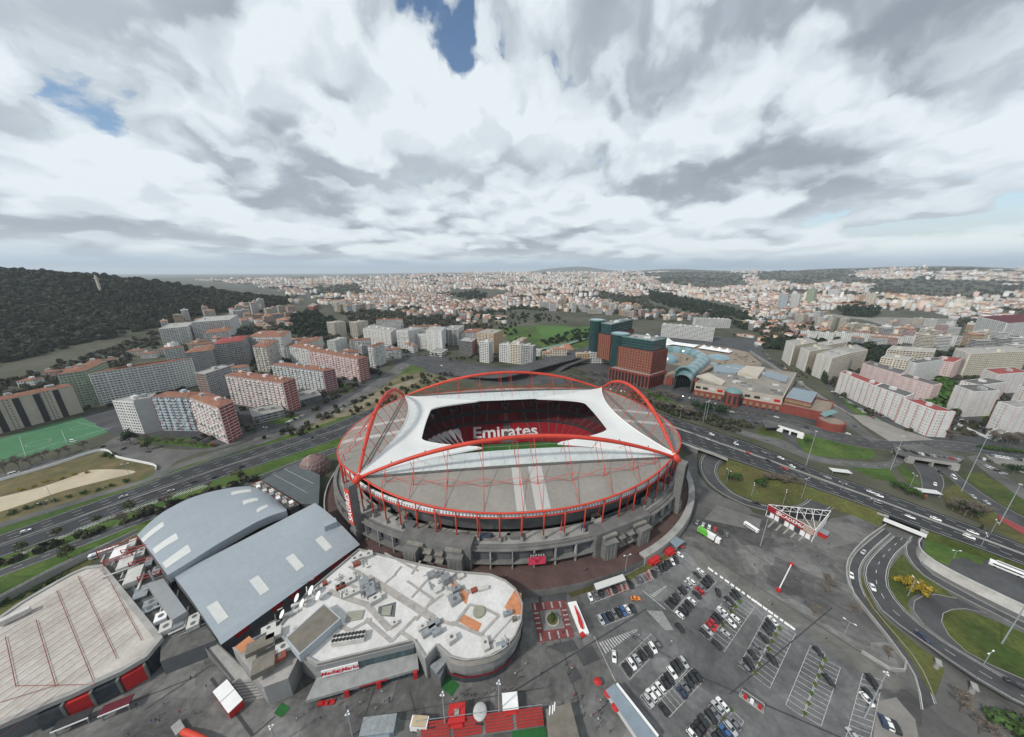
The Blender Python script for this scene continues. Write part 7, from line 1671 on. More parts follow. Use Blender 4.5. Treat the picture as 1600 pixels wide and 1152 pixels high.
def inpoly(P, x, y):
	c = False; j = len(P) - 1
	for i in range(len(P)):
		if (P[i][1] > y) != (P[j][1] > y) and x < (P[j][0] - P[i][0]) * (y - P[i][1]) / (P[j][1] - P[i][1]) + P[i][0]: c = not c
		j = i
	return c
HILL = [(-400,420),(0,424),(120,420),(300,438),(400,446),(452,456),(458,472),(400,480),(300,493),(250,508),(140,532),(0,566),(-400,668)]
def forest():
	tf = []; hw = [G(x, y, 20) for x, y in [(-400,690),(0,588),(140,548),(250,522),(300,500),(400,486),(458,476)]]
	for i in range(120000):
		x, y = rt.uniform(-2500,-300), rt.uniform(330,1500); z = terrain_z(x, y); p = proj((x, y, z + 4)) if y * CP + (CAMZ - z) * SP > 50 else (-999,0)
		if p[0] < -120 or p[0] > 470 or not inpoly(HILL, p[0], max(p[1], 436 if p[0] < 300 else p[1])): continue
		s = rt.uniform(3.6,6.5) if rt.random() < .8 else rt.uniform(7,10.5); tf.append((rt.randrange(5), x, y, z - 1.5, s, s, s * rt.uniform(.7,1.0), rt.random() * 6.3,0))
		if len(tf) >= 15000: break
	o = mass('forest', TP, tf, [M_FOREST]); o['kind'] = 'stuff'; tag(o, 'dark dense forest covering the hill beside the city', 'forest')
forest()
def wood(label, poly, n, s0, s1, m=M_WOOD, flat=(.8,1.2), low=True):
	P = GL(poly); x0, x1, y0, y1 = min(p[0] for p in P), max(p[0] for p in P), min(p[1] for p in P), max(p[1] for p in P); tf = []; g = 0
	while len(tf) < n and g < n * 40:
		g += 1; x, y = rt.uniform(x0, x1), rt.uniform(y0, y1)
		if inpoly(P, x, y) and not (low == 'open' and any(hypot(q[0] - x, q[1] - y) < q[2] + 4 and inpoly([(p[0] + (p[0] - q[0]) * .25, p[1] + (p[1] - q[1]) * .25) for p in q[3]], x, y) for q in FOOT)): s = rt.uniform(s0, s1); tf.append((rt.randrange(5), x, y, terrain_z(x, y) - s * .25, s, s, s * rt.uniform(*flat), rt.random() * 6.3,0))
	o = mass('wood', TP, tf, [m]); o['kind'] = 'stuff'; tag(o, label, 'wood')
wood('dark evergreen wood behind the cream slabs', [(1190,532),(1260,536),(1330,543),(1420,551),(1490,558),(1480,574),(1420,566),(1350,566),(1300,556),(1230,548),(1196,546)], 330,5,9)
wood('dark wooded knoll inside the highway bend', [(446,520),(462,505),(500,497),(512,505),(545,512),(548,524),(510,530),(460,528)], 230,5,9)
wood('dark wood of the valley cemetery before the avenue', [(1010,455),(1050,462),(1100,474),(1150,486),(1168,498),(1172,520),(1150,512),(1080,490),(1040,478),(1015,468)], 420,6,11)
wood('dark hedgerow belts round the green field', [(770,494),(800,488),(870,494),(900,512),(850,503),(812,505),(836,528),(812,536),(780,520)], 90,3,5.5)
wood('dark tree belt below the green field', [(900,516),(960,519),(925,532),(860,540),(800,545),(850,533)], 70,3,5.5)
wood('dark grove on the far ridge', [(1310,484),(1335,476),(1352,484),(1378,490),(1360,496),(1320,494)], 110,8,13)
wood('dark wood in the dense district', [(702,460),(735,456),(760,460),(758,468),(712,466)], 70,8,12)
wood('bright green trees between the striped housing blocks', [(1452,620),(1460,598),(1484,600),(1488,618),(1470,640),(1450,640)], 60,4,6.5, mat('spring_leaves', (.05,.11,.02),.3,.05,.95, island=.4))
wood('bushes and low trees along the side road beyond the highway', [(0,600),(120,566),(250,530),(250,545),(190,575),(80,606),(0,630),(-120,668),(-120,640)], 260,2.5,5, M_TREEG)
wood('mixed trees on the slope above the avenue', [(1185,500),(1230,510),(1290,525),(1250,530),(1200,530),(1180,520)], 110,5,8, M_TREEG)
wood('street trees and hedges between the balcony blocks', [(130,640),(330,696),(480,652),(600,584),(570,548),(300,552),(200,590)], 420,2.0,4.4, M_TREEG, (.8,1.1), 'open')
wood('street trees between the housing blocks beyond the boulevard', [(1290,596),(1330,640),(1440,684),(1600,694),(1640,640),(1600,580),(1400,570),(1280,572)], 260,2.0,4.2, M_TREEG, (.8,1.1), 'open')
wood('shrubs and young trees along the motorway verge by the halls', [(-20,885),(100,846),(250,796),(400,748),(400,752),(250,802),(100,852),(-20,892)], 46,1.6,3.2, M_TREEG)
wood('scrub and trees on the rough ground behind the stadium', [(400,690),(470,662),(540,632),(600,606),(640,588),(720,580),(690,596),(610,640),(540,652),(470,680)], 90,1.5,3.4, M_TREEG)
wood('trees in the strip between motorway and mall street', [(985,612),(1060,640),(1130,656),(1180,668),(1160,678),(1060,652),(990,626)], 110,1.8,3.6, M_TREEG)
# ---- buildings
def citywall(name, c):
	m = mat('city_' + name, c, .08,.02,.85, island=.22); n, l = m.node_tree.nodes, m.node_tree.links; b = n['Principled BSDF']; src = b.inputs['Base Color'].links[0].from_socket
	tc = n.new('ShaderNodeTexCoord'); mp = n.new('ShaderNodeMapping'); mp.inputs['Scale'].default_value = (.21,.21,.33); l.new(tc.outputs['Object'], mp.inputs[0])
	ck = n.new('ShaderNodeTexChecker'); ck.inputs['Scale'].default_value = 1.0; ck.inputs[1].default_value = (1,1,1,1); ck.inputs[2].default_value = (.55,.56,.58,1); l.new(mp.outputs[0], ck.inputs['Vector'])
	g = n.new('ShaderNodeNewGeometry'); sp = n.new('ShaderNodeSeparateXYZ'); l.new(g.outputs['Normal'], sp.inputs[0]); ab = n.new('ShaderNodeMath'); ab.operation = 'LESS_THAN'; ab.inputs[1].default_value = .3; l.new(sp.outputs[2], ab.inputs[0])
	mx = n.new('ShaderNodeMixRGB'); mx.blend_type = 'MULTIPLY'; l.new(ab.outputs[0], mx.inputs[0]); l.new(src, mx.inputs[1]); l.new(ck.outputs[0], mx.inputs[2]); l.new(mx.outputs[0], b.inputs['Base Color']); return m
CITYM = [citywall('white', (.52,.51,.49)), citywall('cream', (.50,.44,.36)), citywall('pink', (.46,.35,.31)), citywall('grey', (.38,.38,.38)), citywall('tan', (.46,.36,.27)), mat('city_tile', (.31,.15,.095),.2,.02,.9, island=.35), mat('city_flat', (.36,.345,.32),.15,.02,.9, island=.35)]
def house_proto(kind):
	mb = MB()
	if kind == 'flat':
		mb.box((0,0,-.3),(1,1,1.3),0,0, False); mb.m[-5] = 6; mb.box((.1,.05,1),(.3,.3,.12),0,0, False)
	else:
		mb.box((0,0,-.3),(1,1,1.3),0,0, False); mb.m[-5] = 5
		e = .54; i = len(mb.v); mb.v += [(-e, -e, 1),(e, -e, 1),(e, e, 1),(-e, e, 1),(-.3,0,1.22),(.3,0,1.22)]
		for f in ((0,1,5,4),(2,3,4,5)): mb.f.append(tuple(i + q for q in f)); mb.m.append(5)
		for f in ((1,2,5),(3,0,4)): mb.f.append(tuple(i + q for q in f)); mb.m.append(5)
	return proto(mb)
def city_mats(shift):   # material order so that index 0 is the wall colour
	return [CITYM[shift]] + CITYM[:5][:4] + [CITYM[5], CITYM[6]]
ZONES_NO = [HILL, [(-300,480),(250,500),(256,552),(-300,720)], [(760,494),(800,484),(870,487),(990,495),(990,545),(900,560),(800,560),(770,540)], [(1000,500),(1170,505),(1200,560),(1320,650),(1320,700),(900,700),(900,545)], [(1195,528),(1500,552),(1700,560),(1700,900),(1200,900)], [(-300,560),(140,560),(250,550),(330,552),(430,545),(500,552),(620,548),(780,548),(780,560),(620,580),(500,800),(-300,900)], [(425,530),(470,455),(500,470),(560,505),(560,530)], [(1005,455),(1160,478),(1190,520),(1090,500),(1010,475)], [(1150,474),(1165,474),(1200,530),(1160,530)], [(1255,484),(1480,488),(1500,512),(1300,514)], [(800,455),(760,452),(700,452),(705,470),(760,472)]]
GREEN = [[(1000,428),(1070,424),(1160,428),(1170,446),(1100,452),(1040,446)], [(1180,424),(1330,420),(1340,442),(1250,446),(1190,440)], [(1330,436),(1600,440),(1600,462),(1450,466),(1360,458)], [(640,416),(760,416),(740,424),(660,424)], [(1440,404),(1520,404),(1540,424),(1450,424)], [(470,452),(560,444),(570,458),(500,462)]]
def city():
	r = random.Random(101); cand = []; trees = []
	tries = 0
	while tries < 26000:
		tries += 1; u = r.random(); rad = 560 * (9500 / 560) ** (u ** .88); a = r.uniform(-1.03,1.03); x, y = rad * sin(a), rad * cos(a)
		if y < 250: continue
		z = terrain_z(x, y); p = proj((x, y, z))
		if p[0] < -60 or p[0] > 1660 or p[1] < 412: continue
		if any(inpoly(Z, p[0], p[1]) for Z in ZONES_NO): continue
		g = any(inpoly(Z, p[0], p[1]) for Z in GREEN)
		n1 = mnoise.noise(Vector((x / 420, y / 420,5.5))) + .5 * mnoise.noise(Vector((x / 150, y / 150,1.5)))
		if g or n1 < -.28:
			if r.random() < (.75 if rad < 4000 else .5): trees.append((x, y, z, rad))
			continue
		if a < -.3 and rad > 8000: continue
		st = mnoise.noise(Vector((x / 700, y / 700,12.0)))
		if st > .12: h = r.uniform(15,34); w, d, k = r.uniform(14,34), r.uniform(12,17), 'flat' if r.random() < .7 else 'tile'
		elif st > -.12: h = r.uniform(9,18); w, d, k = r.uniform(12,30), r.uniform(11,15), 'tile' if r.random() < .55 else 'flat'
		else: h = r.uniform(5,10); w, d, k = r.uniform(9,22), r.uniform(8,13), 'tile' if r.random() < .8 else 'flat'
		if r.random() < (.02 if rad < 2500 else .06): h, w, d, k = r.uniform(34,52),20,17, 'flat'
		big = 1 + max(0,(rad - 3000) / 5200); rz = mnoise.noise(Vector((x // 380, y // 380,33.5)) * 1.37) * 4 + (pi / 2 if r.random() < .3 else 0)
		nu = 1 if h > 30 else r.choice((1,2,3,4)); pos = 0
		for q in range(nu):   # terraces stand wall to wall along the street
			ww = w * big * r.uniform(.6,1.1); pos += ww / 2; xx, yy = x + pos * cos(rz), y + pos * sin(rz); pos += ww / 2
			cand.append([xx, yy, terrain_z(xx, yy) if rad < 2500 else z, ww, d * big, h * (1 + .25 * (big - 1)) * r.uniform(.75,1.2), rz, k, r.choices((0,1,2,3,4),(46,22,13,10,9))[0], rad, p[0], tries])
	# thin out overlaps on a grid
	cell = {}; keep = []; foot = [q[:3] for q in FOOT]
	for c in sorted(cand, key=lambda c: c[9]):
		s = max(c[3], c[4]) * .62 + 3; gx, gy = int(c[0] // 40), int(c[1] // 40); ok = True
		if c[9] < 4200:
			ok = not any(hypot(q[0] - c[0], q[1] - c[1]) < s + q[2] and q[3] != c[11] for i in (-1,0,1) for j in (-1,0,1) for q in cell.get((gx + i, gy + j),())) and not (c[9] < 1500 and any(hypot(q[0] - c[0], q[1] - c[1]) < s + q[2] for q in foot))
		if ok: cell.setdefault((gx, gy), []).append((c[0], c[1], s, c[11])); keep.append(c)
	keep.sort(key=lambda c: -c[5] * c[3] / c[9] ** 2)
	names = ('white', 'cream', 'pink', 'grey', 'tan')
	def district(px): return 'beside the wooded hill' if px < 440 else 'in the district beyond the wide junction' if px < 700 else 'in the dense district past the green field' if px < 1000 else 'in the quarter behind the white offices' if px < 1190 else 'in the quarter beyond the rail yard'
	shape = []
	for c in keep[:300]:
		x, y, z, w, d, h, rz, k, mi, rad, px = c[:11]; ca, sa = cos(rz), sin(rz); P = [(x + p * ca - q * sa, y + p * sa + q * ca) for p, q in ((-w / 2,-d / 2),(w / 2,-d / 2),(w / 2, d / 2),(-w / 2, d / 2))]
		lab = f"{names[mi]} {'tower block' if h > 30 else 'apartment block' if h > 13 else 'low house'} with {'orange tiled' if k == 'tile' else 'flat'} roof {district(px)}"
		apartment('house' if h <= 13 else 'city_block', lab, P, z - 2, z + h, wall=names[mi], roof=k, detail=rad < 900, pier=1.2, bay=4.5, huts=1 if h > 13 else 0, group='city blocks ' + district(px), rr=r, roofm=CITYM[5] if k == 'tile' else CITYM[6])
	hp = {'flat': house_proto('flat'), 'tile': house_proto('tile')}
	pr, mats_ = [], CITYM; tf = []
	for mi in range(5):
		for k in ('flat', 'tile'):
			v, f, m = hp[k]; pr.append((v, f, np.where(m == 0, mi, m)))
	for x, y, z, w, d, h, rz, k, mi, rad, px, _t in keep[300:]: tf.append((mi * 2 + (k == 'tile'), x, y, z, w, d, h, rz, 0))
	o = mass('distant_city', pr, tf, CITYM); o['kind'] = 'stuff'; tag(o, 'sprawling pale city with orange roofs stretching to the horizon', 'city')
	tt = []
	for x, y, z, rad in trees:
		for q in range(2): s = r.uniform(4,8) * (1 + max(0,(rad - 2500) / 4000)); tt.append((5 + r.randrange(3), x + r.uniform(-20,20), y + r.uniform(-20,20), z - 1, s, s, s * .8, r.random() * 6,0))
	for c in keep[:4500]:
		if r.random() < .55: s = r.uniform(2.5,4.5) * (1 + max(0,(c[9] - 2500) / 5000)); a = r.random() * 6.3; dd = c[3] * .5 + 7; tt.append((5 + r.randrange(3), c[0] + dd * cos(a), c[1] + dd * sin(a), c[2] - .5, s, s, s, r.random() * 6,0))
	o = mass('city_trees', TP, tt, [M_TREEG]); o['kind'] = 'stuff'; tag(o, 'scattered dark trees and hedges between the far city blocks', 'trees')
	print('CITY', len(keep), 'TREES', len(tt))
city()
# green field, far fields, far roads
sheet('green_field', [(862,495),(905,490),(955,492),(988,502),(978,510),(925,514),(885,506)], mat('bright_field', (.055,.125,.022),.2,.01,.95, fine=.15),.15)
sheet('green_field', [(836,506),(868,503),(895,513),(925,518),(900,523),(852,530),(842,520)], MATS['bright_field'], .15)
sheet('rough_field', [(765,500),(800,490),(870,492),(990,498),(1000,512),(940,540),(880,560),(800,562),(770,545)], M_LUSH, .10)
road('far_highway', [(446,455),(470,462),(492,472),(500,482),(484,492),(455,503),(436,514),(425,530)], [(458,453),(482,459),(504,470),(514,482),(498,494),(470,505),(450,516),(442,532)], step=20)
road('far_avenue', [(1146,470),(1156,484),(1166,500),(1165,520),(1160,545)], [(1154,470),(1172,484),(1186,500),(1192,520),(1200,548)], step=20, dashed=(.5,))
road('side_road', [(-300,680),(0,570),(100,543),(180,524),(250,516)], [(-300,690),(0,577),(100,549),(180,529),(252,520)], step=20, m=M_ASPH2)
sheet('rail_yard', [(1250,490),(1330,486),(1480,492),(1500,512),(1400,514),(1280,508)], mat('rail_yard', (.20,.185,.165),.3,.02,.95, fine=.3),.2)
# ================================================================== single trees, lamp posts, people, small things
M_BARK = mat('bark', (.13,.11,.09),.25,.8,.95)
M_TWIG = mat('bare_twigs', (.16,.135,.11),.25,.5,.95, island=.25)
M_LEAF = mat('leaves', (.045,.085,.022),.3,.3,.9, island=.5)
M_LEAFD = mat('dark_leaves', (.022,.045,.016),.3,.3,.9, island=.45)
M_YEL = mat('yellow_blossom', (.30,.22,.025),.25,.5,.9, island=.35)
M_OLIVE = mat('olive_leaves', (.075,.085,.035),.3,.3,.9, island=.45)
TREES = {}
def tree_meshes(kind, seed):
	key = (kind, seed)
	if key in TREES: return TREES[key]
	r = random.Random(seed * 17 + len(kind)); tr = MB(); cr = MB(); tips = []
	H = 1.0
	def branch(p, d, L, rad, depth):
		q = p + d * L; (tr if depth < 2 or kind != 'bare' else cr).tube(tuple(p), tuple(q), rad, rad * .6,4 if depth < 2 else 3,0, False)
		if depth >= (4 if kind == 'bare' else 2): tips.append(q); return
		for i in range(3 if depth else 5):
			v = Vector((r.gauss(0,1), r.gauss(0,1), r.uniform(.1,.9))).normalized(); nd = (d * .75 + v * .75).normalized(); s = r.uniform(.55,.85)
			branch(p + d * L * r.uniform(.6,1), nd, L * s, rad * .55, depth + 1)
	branch(Vector((0,0,0)), Vector((r.uniform(-.08,.08), r.uniform(-.08,.08),1)).normalized(),.34,.028,0)
	def leafs(c, rad, n, s0, zf=1.0):
		for _ in range(n):
			d = Vector((r.gauss(0,1), r.gauss(0,1), r.gauss(0,1))).normalized(); p = c + Vector((d.x, d.y, d.z * zf)) * rad * r.uniform(.55,1.0); a = Vector((r.gauss(0,1), r.gauss(0,1), r.gauss(0,1))).normalized(); b = d.cross(a)
			if b.length < .05: continue
			b.normalize(); a = b.cross(d) + d * r.uniform(-.6,.6); s = s0 * r.uniform(.6,1.3); cr.poly([tuple(p - a * s), tuple(p + b * s * .7), tuple(p + a * s), tuple(p - b * s * .7)])
	if kind in ('leafy', 'olive', 'dark'):
		for t in tips: leafs(t, .17,14,.055)
		for _ in range(7): leafs(Vector((r.gauss(0,.16), r.gauss(0,.16), r.uniform(.5,.85))),.2,26,.06)
	elif kind == 'cypress':
		for k in range(14): z = .08 + .065 * k; leafs(Vector((0,0, z)),.13 * (1 - (z - .3) ** 2 * 1.4) + .02,22,.05)
	elif kind in ('bush', 'yellow'):
		cr.v = []; tr_ = None
		for _ in range(9): leafs(Vector((r.gauss(0,.3), r.gauss(0,.3), r.uniform(.2,.6))),.34,40,.09,.8)
	elif kind == 'bare':
		for t in tips:
			for _ in range(4): d = Vector((r.gauss(0,1), r.gauss(0,1), r.uniform(-.1,1))).normalized(); cr.tube(tuple(t), tuple(t + d * .11),.009,.005,3,0, False)
	def me(mb, nm, m):
		if not mb.f: return None
		q = bpy.data.meshes.new(nm); q.from_pydata(mb.v, [], mb.f); q.materials.append(m); q.update(); return q
	TREES[key] = (me(tr, 'trunk', M_BARK), me(cr, 'crown', dict(leafy=M_LEAF, olive=M_OLIVE, dark=M_LEAFD, cypress=M_LEAFD, bush=M_LEAF, yellow=M_YEL, bare=M_TWIG)[kind])); return TREES[key]
rv = random.Random(44)
def tree(px, py, h, kind, label, group=None, z=GZ, w=1.0):
	x, y = G(px, py, z); t, c = tree_meshes(kind, rv.randrange(4)); shrub = kind in ('bush', 'yellow')
	T = thing('shrub' if shrub else 'bare_tree' if kind == 'bare' else 'cypress_tree' if kind == 'cypress' else 'tree', label, 'shrub' if shrub else 'tree', (x, y, z), rv.random() * 6.3, group); T.scale = (h * w, h * w, h)
	if t is not None: child('trunk', t, T)
	if c is not None: child('foliage' if shrub else 'crown', c, T)
	return T
def row(p0, p1, n, h, kind, label, group, jit=3, w=1.0):
	for i in range(n): f = (i + .5) / n; tree(p0[0] + (p1[0] - p0[0]) * f + rv.uniform(-jit, jit), p0[1] + (p1[1] - p0[1]) * f + rv.uniform(-jit, jit) * .5, h * rv.uniform(.8,1.2), kind, label, group, w=w)
for px, py, h in ((36,862,7),(90,838,7),(155,817,6),(205,800,9)): tree(px, py, h, 'olive', 'olive tree on the grass verge between motorway and slip road', 'verge trees')
tree(197,823,12, 'bare', 'half-bare tree beside the slip road before the arched hall'); tree(262,796,12, 'bare', 'broad bare tree leaning over the slip road'); tree(107,872,9, 'olive', 'yellowing tree beside the pavilion ramp'); tree(327,764,7, 'bare', 'small bare tree behind the arched hall'); tree(375,752,10, 'olive', 'green tree at the corner of the arched hall'); tree(205,694,15, 'dark', 'dark round tree at the street junction'); tree(232,703,11, 'olive', 'olive tree before the white stepped block')
row((215,690),(330,700),9,8, 'bare', 'bare street tree before the corner group of flats', 'bare street trees by the flats'); row((0,742),(140,700),7,10, 'bare', 'bare tree along the pitch side street', 'bare street trees by the pitch'); row((20,655),(150,628),9,9, 'bare', 'bare tree between pitch and beige slab', 'bare trees behind the pitch', w=.8)
row((160,712),(182,716),3,4, 'bush', 'green bush at the head of the vacant lot', 'lot bushes'); row((20,770),(150,735),6,2.5, 'yellow', 'yellow flowering bush on the vacant lot', 'flowering bushes'); row((10,805),(205,752),9,3, 'bush', 'low green bush on the slope below the sand', 'slope bushes')
row((0,950),(140,895),6,4, 'dark', 'dark bush behind the pavilion wall', 'pavilion bushes', w=1.2)
for px, py in ((400,676),(450,668),(478,672),(500,655),(528,645)): tree(px, py, 6, 'olive', 'small round tree beside the avenue roundabout', 'avenue trees')
row((505,618),(560,612),7,9, 'bare', 'bare tree behind the low pavilion by the flats', 'bare trees among the flats'); row((540,585),(600,560),6,8, 'leafy', 'green street tree near the junction bend', 'junction trees')
row((700,566),(790,556),12,8, 'dark', 'dark street tree along the overpass approach', 'overpass trees'); row((880,596),(960,600),16,9, 'bare', 'bare tree in the grove below the overpass', 'bare grove below the overpass', 6); row((890,582),(950,588),12,9, 'bare', 'bare tree in the paved square by the office tower', 'bare grove by the office tower', 5)
row((985,612),(1060,628),14,10, 'bare', 'bare tree in the strip between stadium and mall street', 'bare trees between stadium and mall', 6); row((1000,630),(1080,652),14,11, 'bare', 'bare tree along the motorway verge by the stadium', 'bare trees on the motorway verge', 5); row((1085,640),(1130,652),6,12, 'dark', 'dark leafy tree in the island before the mall', 'island trees', 4); row((1095,632),(1200,652),9,6, 'bare', 'thin bare street tree along the mall pavement', 'mall pavement trees', 2)
for px, py, h, k, l in ((1141,752,8, 'leafy', 'bright green tree at the tunnel end of the dry lawn'),(1152,752,8, 'leafy', 'green tree paired with the bright one on the dry lawn'),(1184,762,8, 'leafy', 'round green tree in the middle of the dry lawn'),(1190,757,7, 'leafy', 'green tree behind the round one on the dry lawn')): tree(px, py, h, k, l, w=1.1)
row((1196,752),(1245,762),9,9, 'bare', 'slender bare tree in the clump on the dry lawn', 'bare clump on the dry lawn', 3)
tree(1262,694,7, 'leafy', 'round bush tree on the green lawn beyond the motorway', w=1.3); row((1392,762),(1436,782),6,7, 'leafy', 'green shrub tree in the hedge beside the underpass', 'underpass hedge', 3,1.2); row((1484,800),(1530,812),5,12, 'bare', 'bare tree beside the side ramp', 'bare trees by the side ramp', 3); tree(1508,806,11, 'dark', 'dense dark tree beside the motorway', w=1.2); row((1500,790),(1545,800),5,5, 'bush', 'green bush on the ramp verge', 'ramp bushes'); tree(1530,832,6, 'cypress', 'thin cypress beside the motorway lamp')
for px, py, s in ((1409,910,5),(1420,915,6),(1433,920,7),(1440,925,6)): tree(px, py, s, 'yellow', 'yellow blossoming bush on the triangular lawn island', 'yellow bushes on the island', w=.8)
for px, py in ((1288,926),(1294,918),(1290,910),(1330,958),(1388,1030),(1270,962)): tree(px, py, 6, 'bare', 'small brown bare tree on the plaza by the ramp wall', 'plaza trees')
for px, py in ((1500,1112),(1528,1148)): tree(px, py, 9, 'bare', 'bare tree under the flyover', 'flyover trees')
tree(1592,1150,8, 'bush', 'dense green bush at the foot of the flyover', w=1.2); tree(1582,742,10, 'dark', 'dark round tree beside the gravel lot', w=1.3)
row((1282,590),(1290,602),4,14, 'cypress', 'dark cypress at the foot of the cream slab', 'cypresses by the cream slab', 1); row((1256,578),(1266,588),4,10, 'cypress', 'cypress between the cream slabs', 'cypresses between slabs', 1); row((1310,600),(1322,606),4,9, 'dark', 'dark tree beside the striped block', 'trees by the striped block')
row((1440,668),(1490,690),8,9, 'bare', 'bare tree before the end of the striped block', 'bare trees by the striped block', 5); row((1548,690),(1600,698),8,12, 'bare', 'bare tree before the big white block', 'bare trees by the big white block', 4); row((1530,700),(1600,708),14,3.5, 'bush', 'green hedge bush beside the gravel lot', 'gravel lot hedge', 1,1.2); row((1350,622),(1372,640),5,4, 'bush', 'bush before the striped block', 'bushes by the striped block')
row((1470,650),(1500,640),6,6, 'leafy', 'green tree between the striped blocks', 'trees between the blocks', 5); row((60,600),(110,590),6,7, 'olive', 'tree behind the beige slab', 'trees behind the beige slab'); row((260,600),(420,575),16,8, 'bare', 'bare tree between the slabs below the wood', 'bare trees between slabs', 9); row((330,650),(420,668),12,7, 'bare', 'bare tree beside the low grey office', 'bare trees by the office', 8); row((580,560),(760,556),16,6, 'leafy', 'street tree along the row past the junction', 'street trees past the junction', 6); row((405,640),(560,575),14,7, 'bare', 'bare tree among the balcony blocks', 'bare trees between balcony blocks', 8)
row((1215,570),(1262,592),8,5, 'leafy', 'street tree along the slope road', 'slope road trees'); row((812,560),(870,548),9,6, 'dark', 'tree beside the green carports', 'carport trees')
# ---- lamp posts
def lamp(bx, by, tx, ty, label, group, z=GZ, kind='street'):
	x, y = G(bx, by, z); h = max(5, HZ(ty, y) - z); T = thing('street_lamp' if kind == 'street' else 'floodlight_mast', label, 'street lamp', (x, y, z), rv.random() * 6, group)
	MB().tube((0,0,0),(0,0, h),.16 if kind == 'street' else .27,.08 if kind == 'street' else .14,8).build('pole', mat('lamp_pole', (.36,.39,.41),.1,.5,.5,.3), T, local=True)
	if kind == 'street':
		for s in (-1,1): MB().tube((0,0, h - .2),(s * 1.6,0, h + .25),.09, None, 5).build('arm', MATS['lamp_pole'], T, local=True); MB().box((s * 1.7,0, h + .15),(.9,.4,.22)).build('lamp_head', M_WHITE, T, local=True)
	else:
		MB().path([(.5 * cos(a * pi / 6),.5 * sin(a * pi / 6), h) for a in range(12)], .13,5, closed=True).build('ring', MATS['lamp_pole'], T, local=True)
		for a in range(0,6,2): MB().box((.6 * cos(a * pi / 3),.6 * sin(a * pi / 3), h - .15),(.5,.35,.3), a * pi / 3).build('lamp_head', M_WHITE, T, local=True)
for b, t, l in (((1565,1006),(1598,938), 'tall floodlight mast on the big lawn island'),((1350,1123),(1381,1052), 'tall floodlight mast over the last parking row'),((1502,768),(1520,684), 'tall floodlight mast beside the underpass ramps'),((1391,735),(1401,682), 'tall floodlight mast by the road bridge'),((1561,820),(1594,757), 'tall floodlight mast beside the red cycle path'),((1257,735),(1269,674), 'tall floodlight mast on the lawn beyond the motorway'),((1188,853),(1200,807), 'floodlight mast on the empty forecourt'),((1102,660),(1106,626), 'floodlight mast by the mall island'),((1098,661),(1101,628), 'twin of the floodlight mast by the mall island'),((780,1120),(778,1067), 'floodlight mast beside the food kiosks'),((696,1137),(688,1085), 'floodlight mast beside the food truck'),((551,1150),(541,1115), 'floodlight mast before the shopfront canopy'),((433,1165),(426,1136), 'floodlight mast beside the red arch')): lamp(*b, *t, l, 'floodlight masts', kind='mast')
for b, t in (((88,792),(73,762)),((75,803),(66,785)),((207,755),(197,725)),((352,700),(346,678)),((420,690),(415,668))): lamp(*b, *t, 'street lamp along the path beside the left motorway'.replace('left ', ''), 'path lamps')
for b, t in (((1534,1043),(1547,1020)),((1484,883),(1494,861)),((1418,932),(1432,906)),((1320,990),(1325,972))): lamp(*b, *t, 'street lamp beside the interchange ramps', 'ramp lamps')
for b, t in (((1527,864),(1542,836)),((1544,841),(1555,815)),((1361,796),(1368,781)),((1252,780),(1261,748)),((1174,775),(1176,757)),((1223,789),(1228,768)),((1135,753),(1136,735)),((1145,714),(1148,690)),((1310,775),(1313,755)),((1062,655),(1066,635)),((1420,765),(1427,742))): lamp(*b, *t, 'street lamp along the raised motorway and loop', 'motorway lamps')
lamp(977,892,977,868, 'short lamp on the stadium walkway above the car park', 'walkway lamps', 0)
# ---- people
SKIN = mat('skin', (.45,.27,.19),.1); HAIR = mat('hair', (.03,.02,.015),.2)
CLOTH = [mat('cloth_' + n, c, .15,3) for n, c in (('black', (.015,.015,.017)),('navy', (.02,.03,.07)),('red', (.40,.015,.02)),('white', (.6,.6,.58)),('grey', (.15,.15,.16)),('blue', (.06,.12,.28)))]; CN = ('black', 'navy', 'red', 'white', 'grey', 'blue')
def person_base(stride):
	J = [(0,0,.95),(0,0,1.2),(0,0,1.42),(0,0,1.50),(.02,0,1.62),(.02,0,1.74),(0,.1,.9),(stride, .1,.5),(stride * 1.2,.1,.08),(stride * 1.2 + .16,.1,.04),(0,-.1,.9),(-stride, -.1,.5),(-stride * 1.6,-.1,.1),(-stride * 1.6 + .15,-.1,.05),(0,.19,1.40),(-stride * .6,.25,1.12),(stride * .2,.25,.88),(0,-.19,1.40),(stride * .6,-.25,1.12),(stride * 1.2,-.25,.90)]
	E = [(0,1),(1,2),(2,3),(3,4),(4,5),(0,6),(6,7),(7,8),(8,9),(0,10),(10,11),(11,12),(12,13),(2,14),(14,15),(15,16),(2,17),(17,18),(18,19)]
	R = [(.15,.17),(.13,.17),(.13,.18),(.055,.055),(.10,.085),(.08,.075),(.09,.085),(.065,.065),(.045,.045),(.05,.045),(.09,.085),(.065,.065),(.045,.045),(.05,.045),(.065,.065),(.05,.05),(.04,.04),(.065,.065),(.05,.05),(.04,.04)]
	me = bpy.data.meshes.new('figure'); me.from_pydata(J, E, []); o = bpy.data.objects.new('figure', me); col.objects.link(o); md = o.modifiers.new('skin', 'SKIN'); sv = me.skin_vertices[0].data
	for i, r in enumerate(R): sv[i].radius = r
	sv[0].use_root = True; o.modifiers.new('sub', 'SUBSURF').levels = 1
	bpy.context.view_layer.update(); q = bpy.data.meshes.new_from_object(o.evaluated_get(bpy.context.evaluated_depsgraph_get())); bpy.data.objects.remove(o); q.materials.clear(); return q
FIG = [person_base(s) for s in (.04,.16,.22)]
FIGC = {}
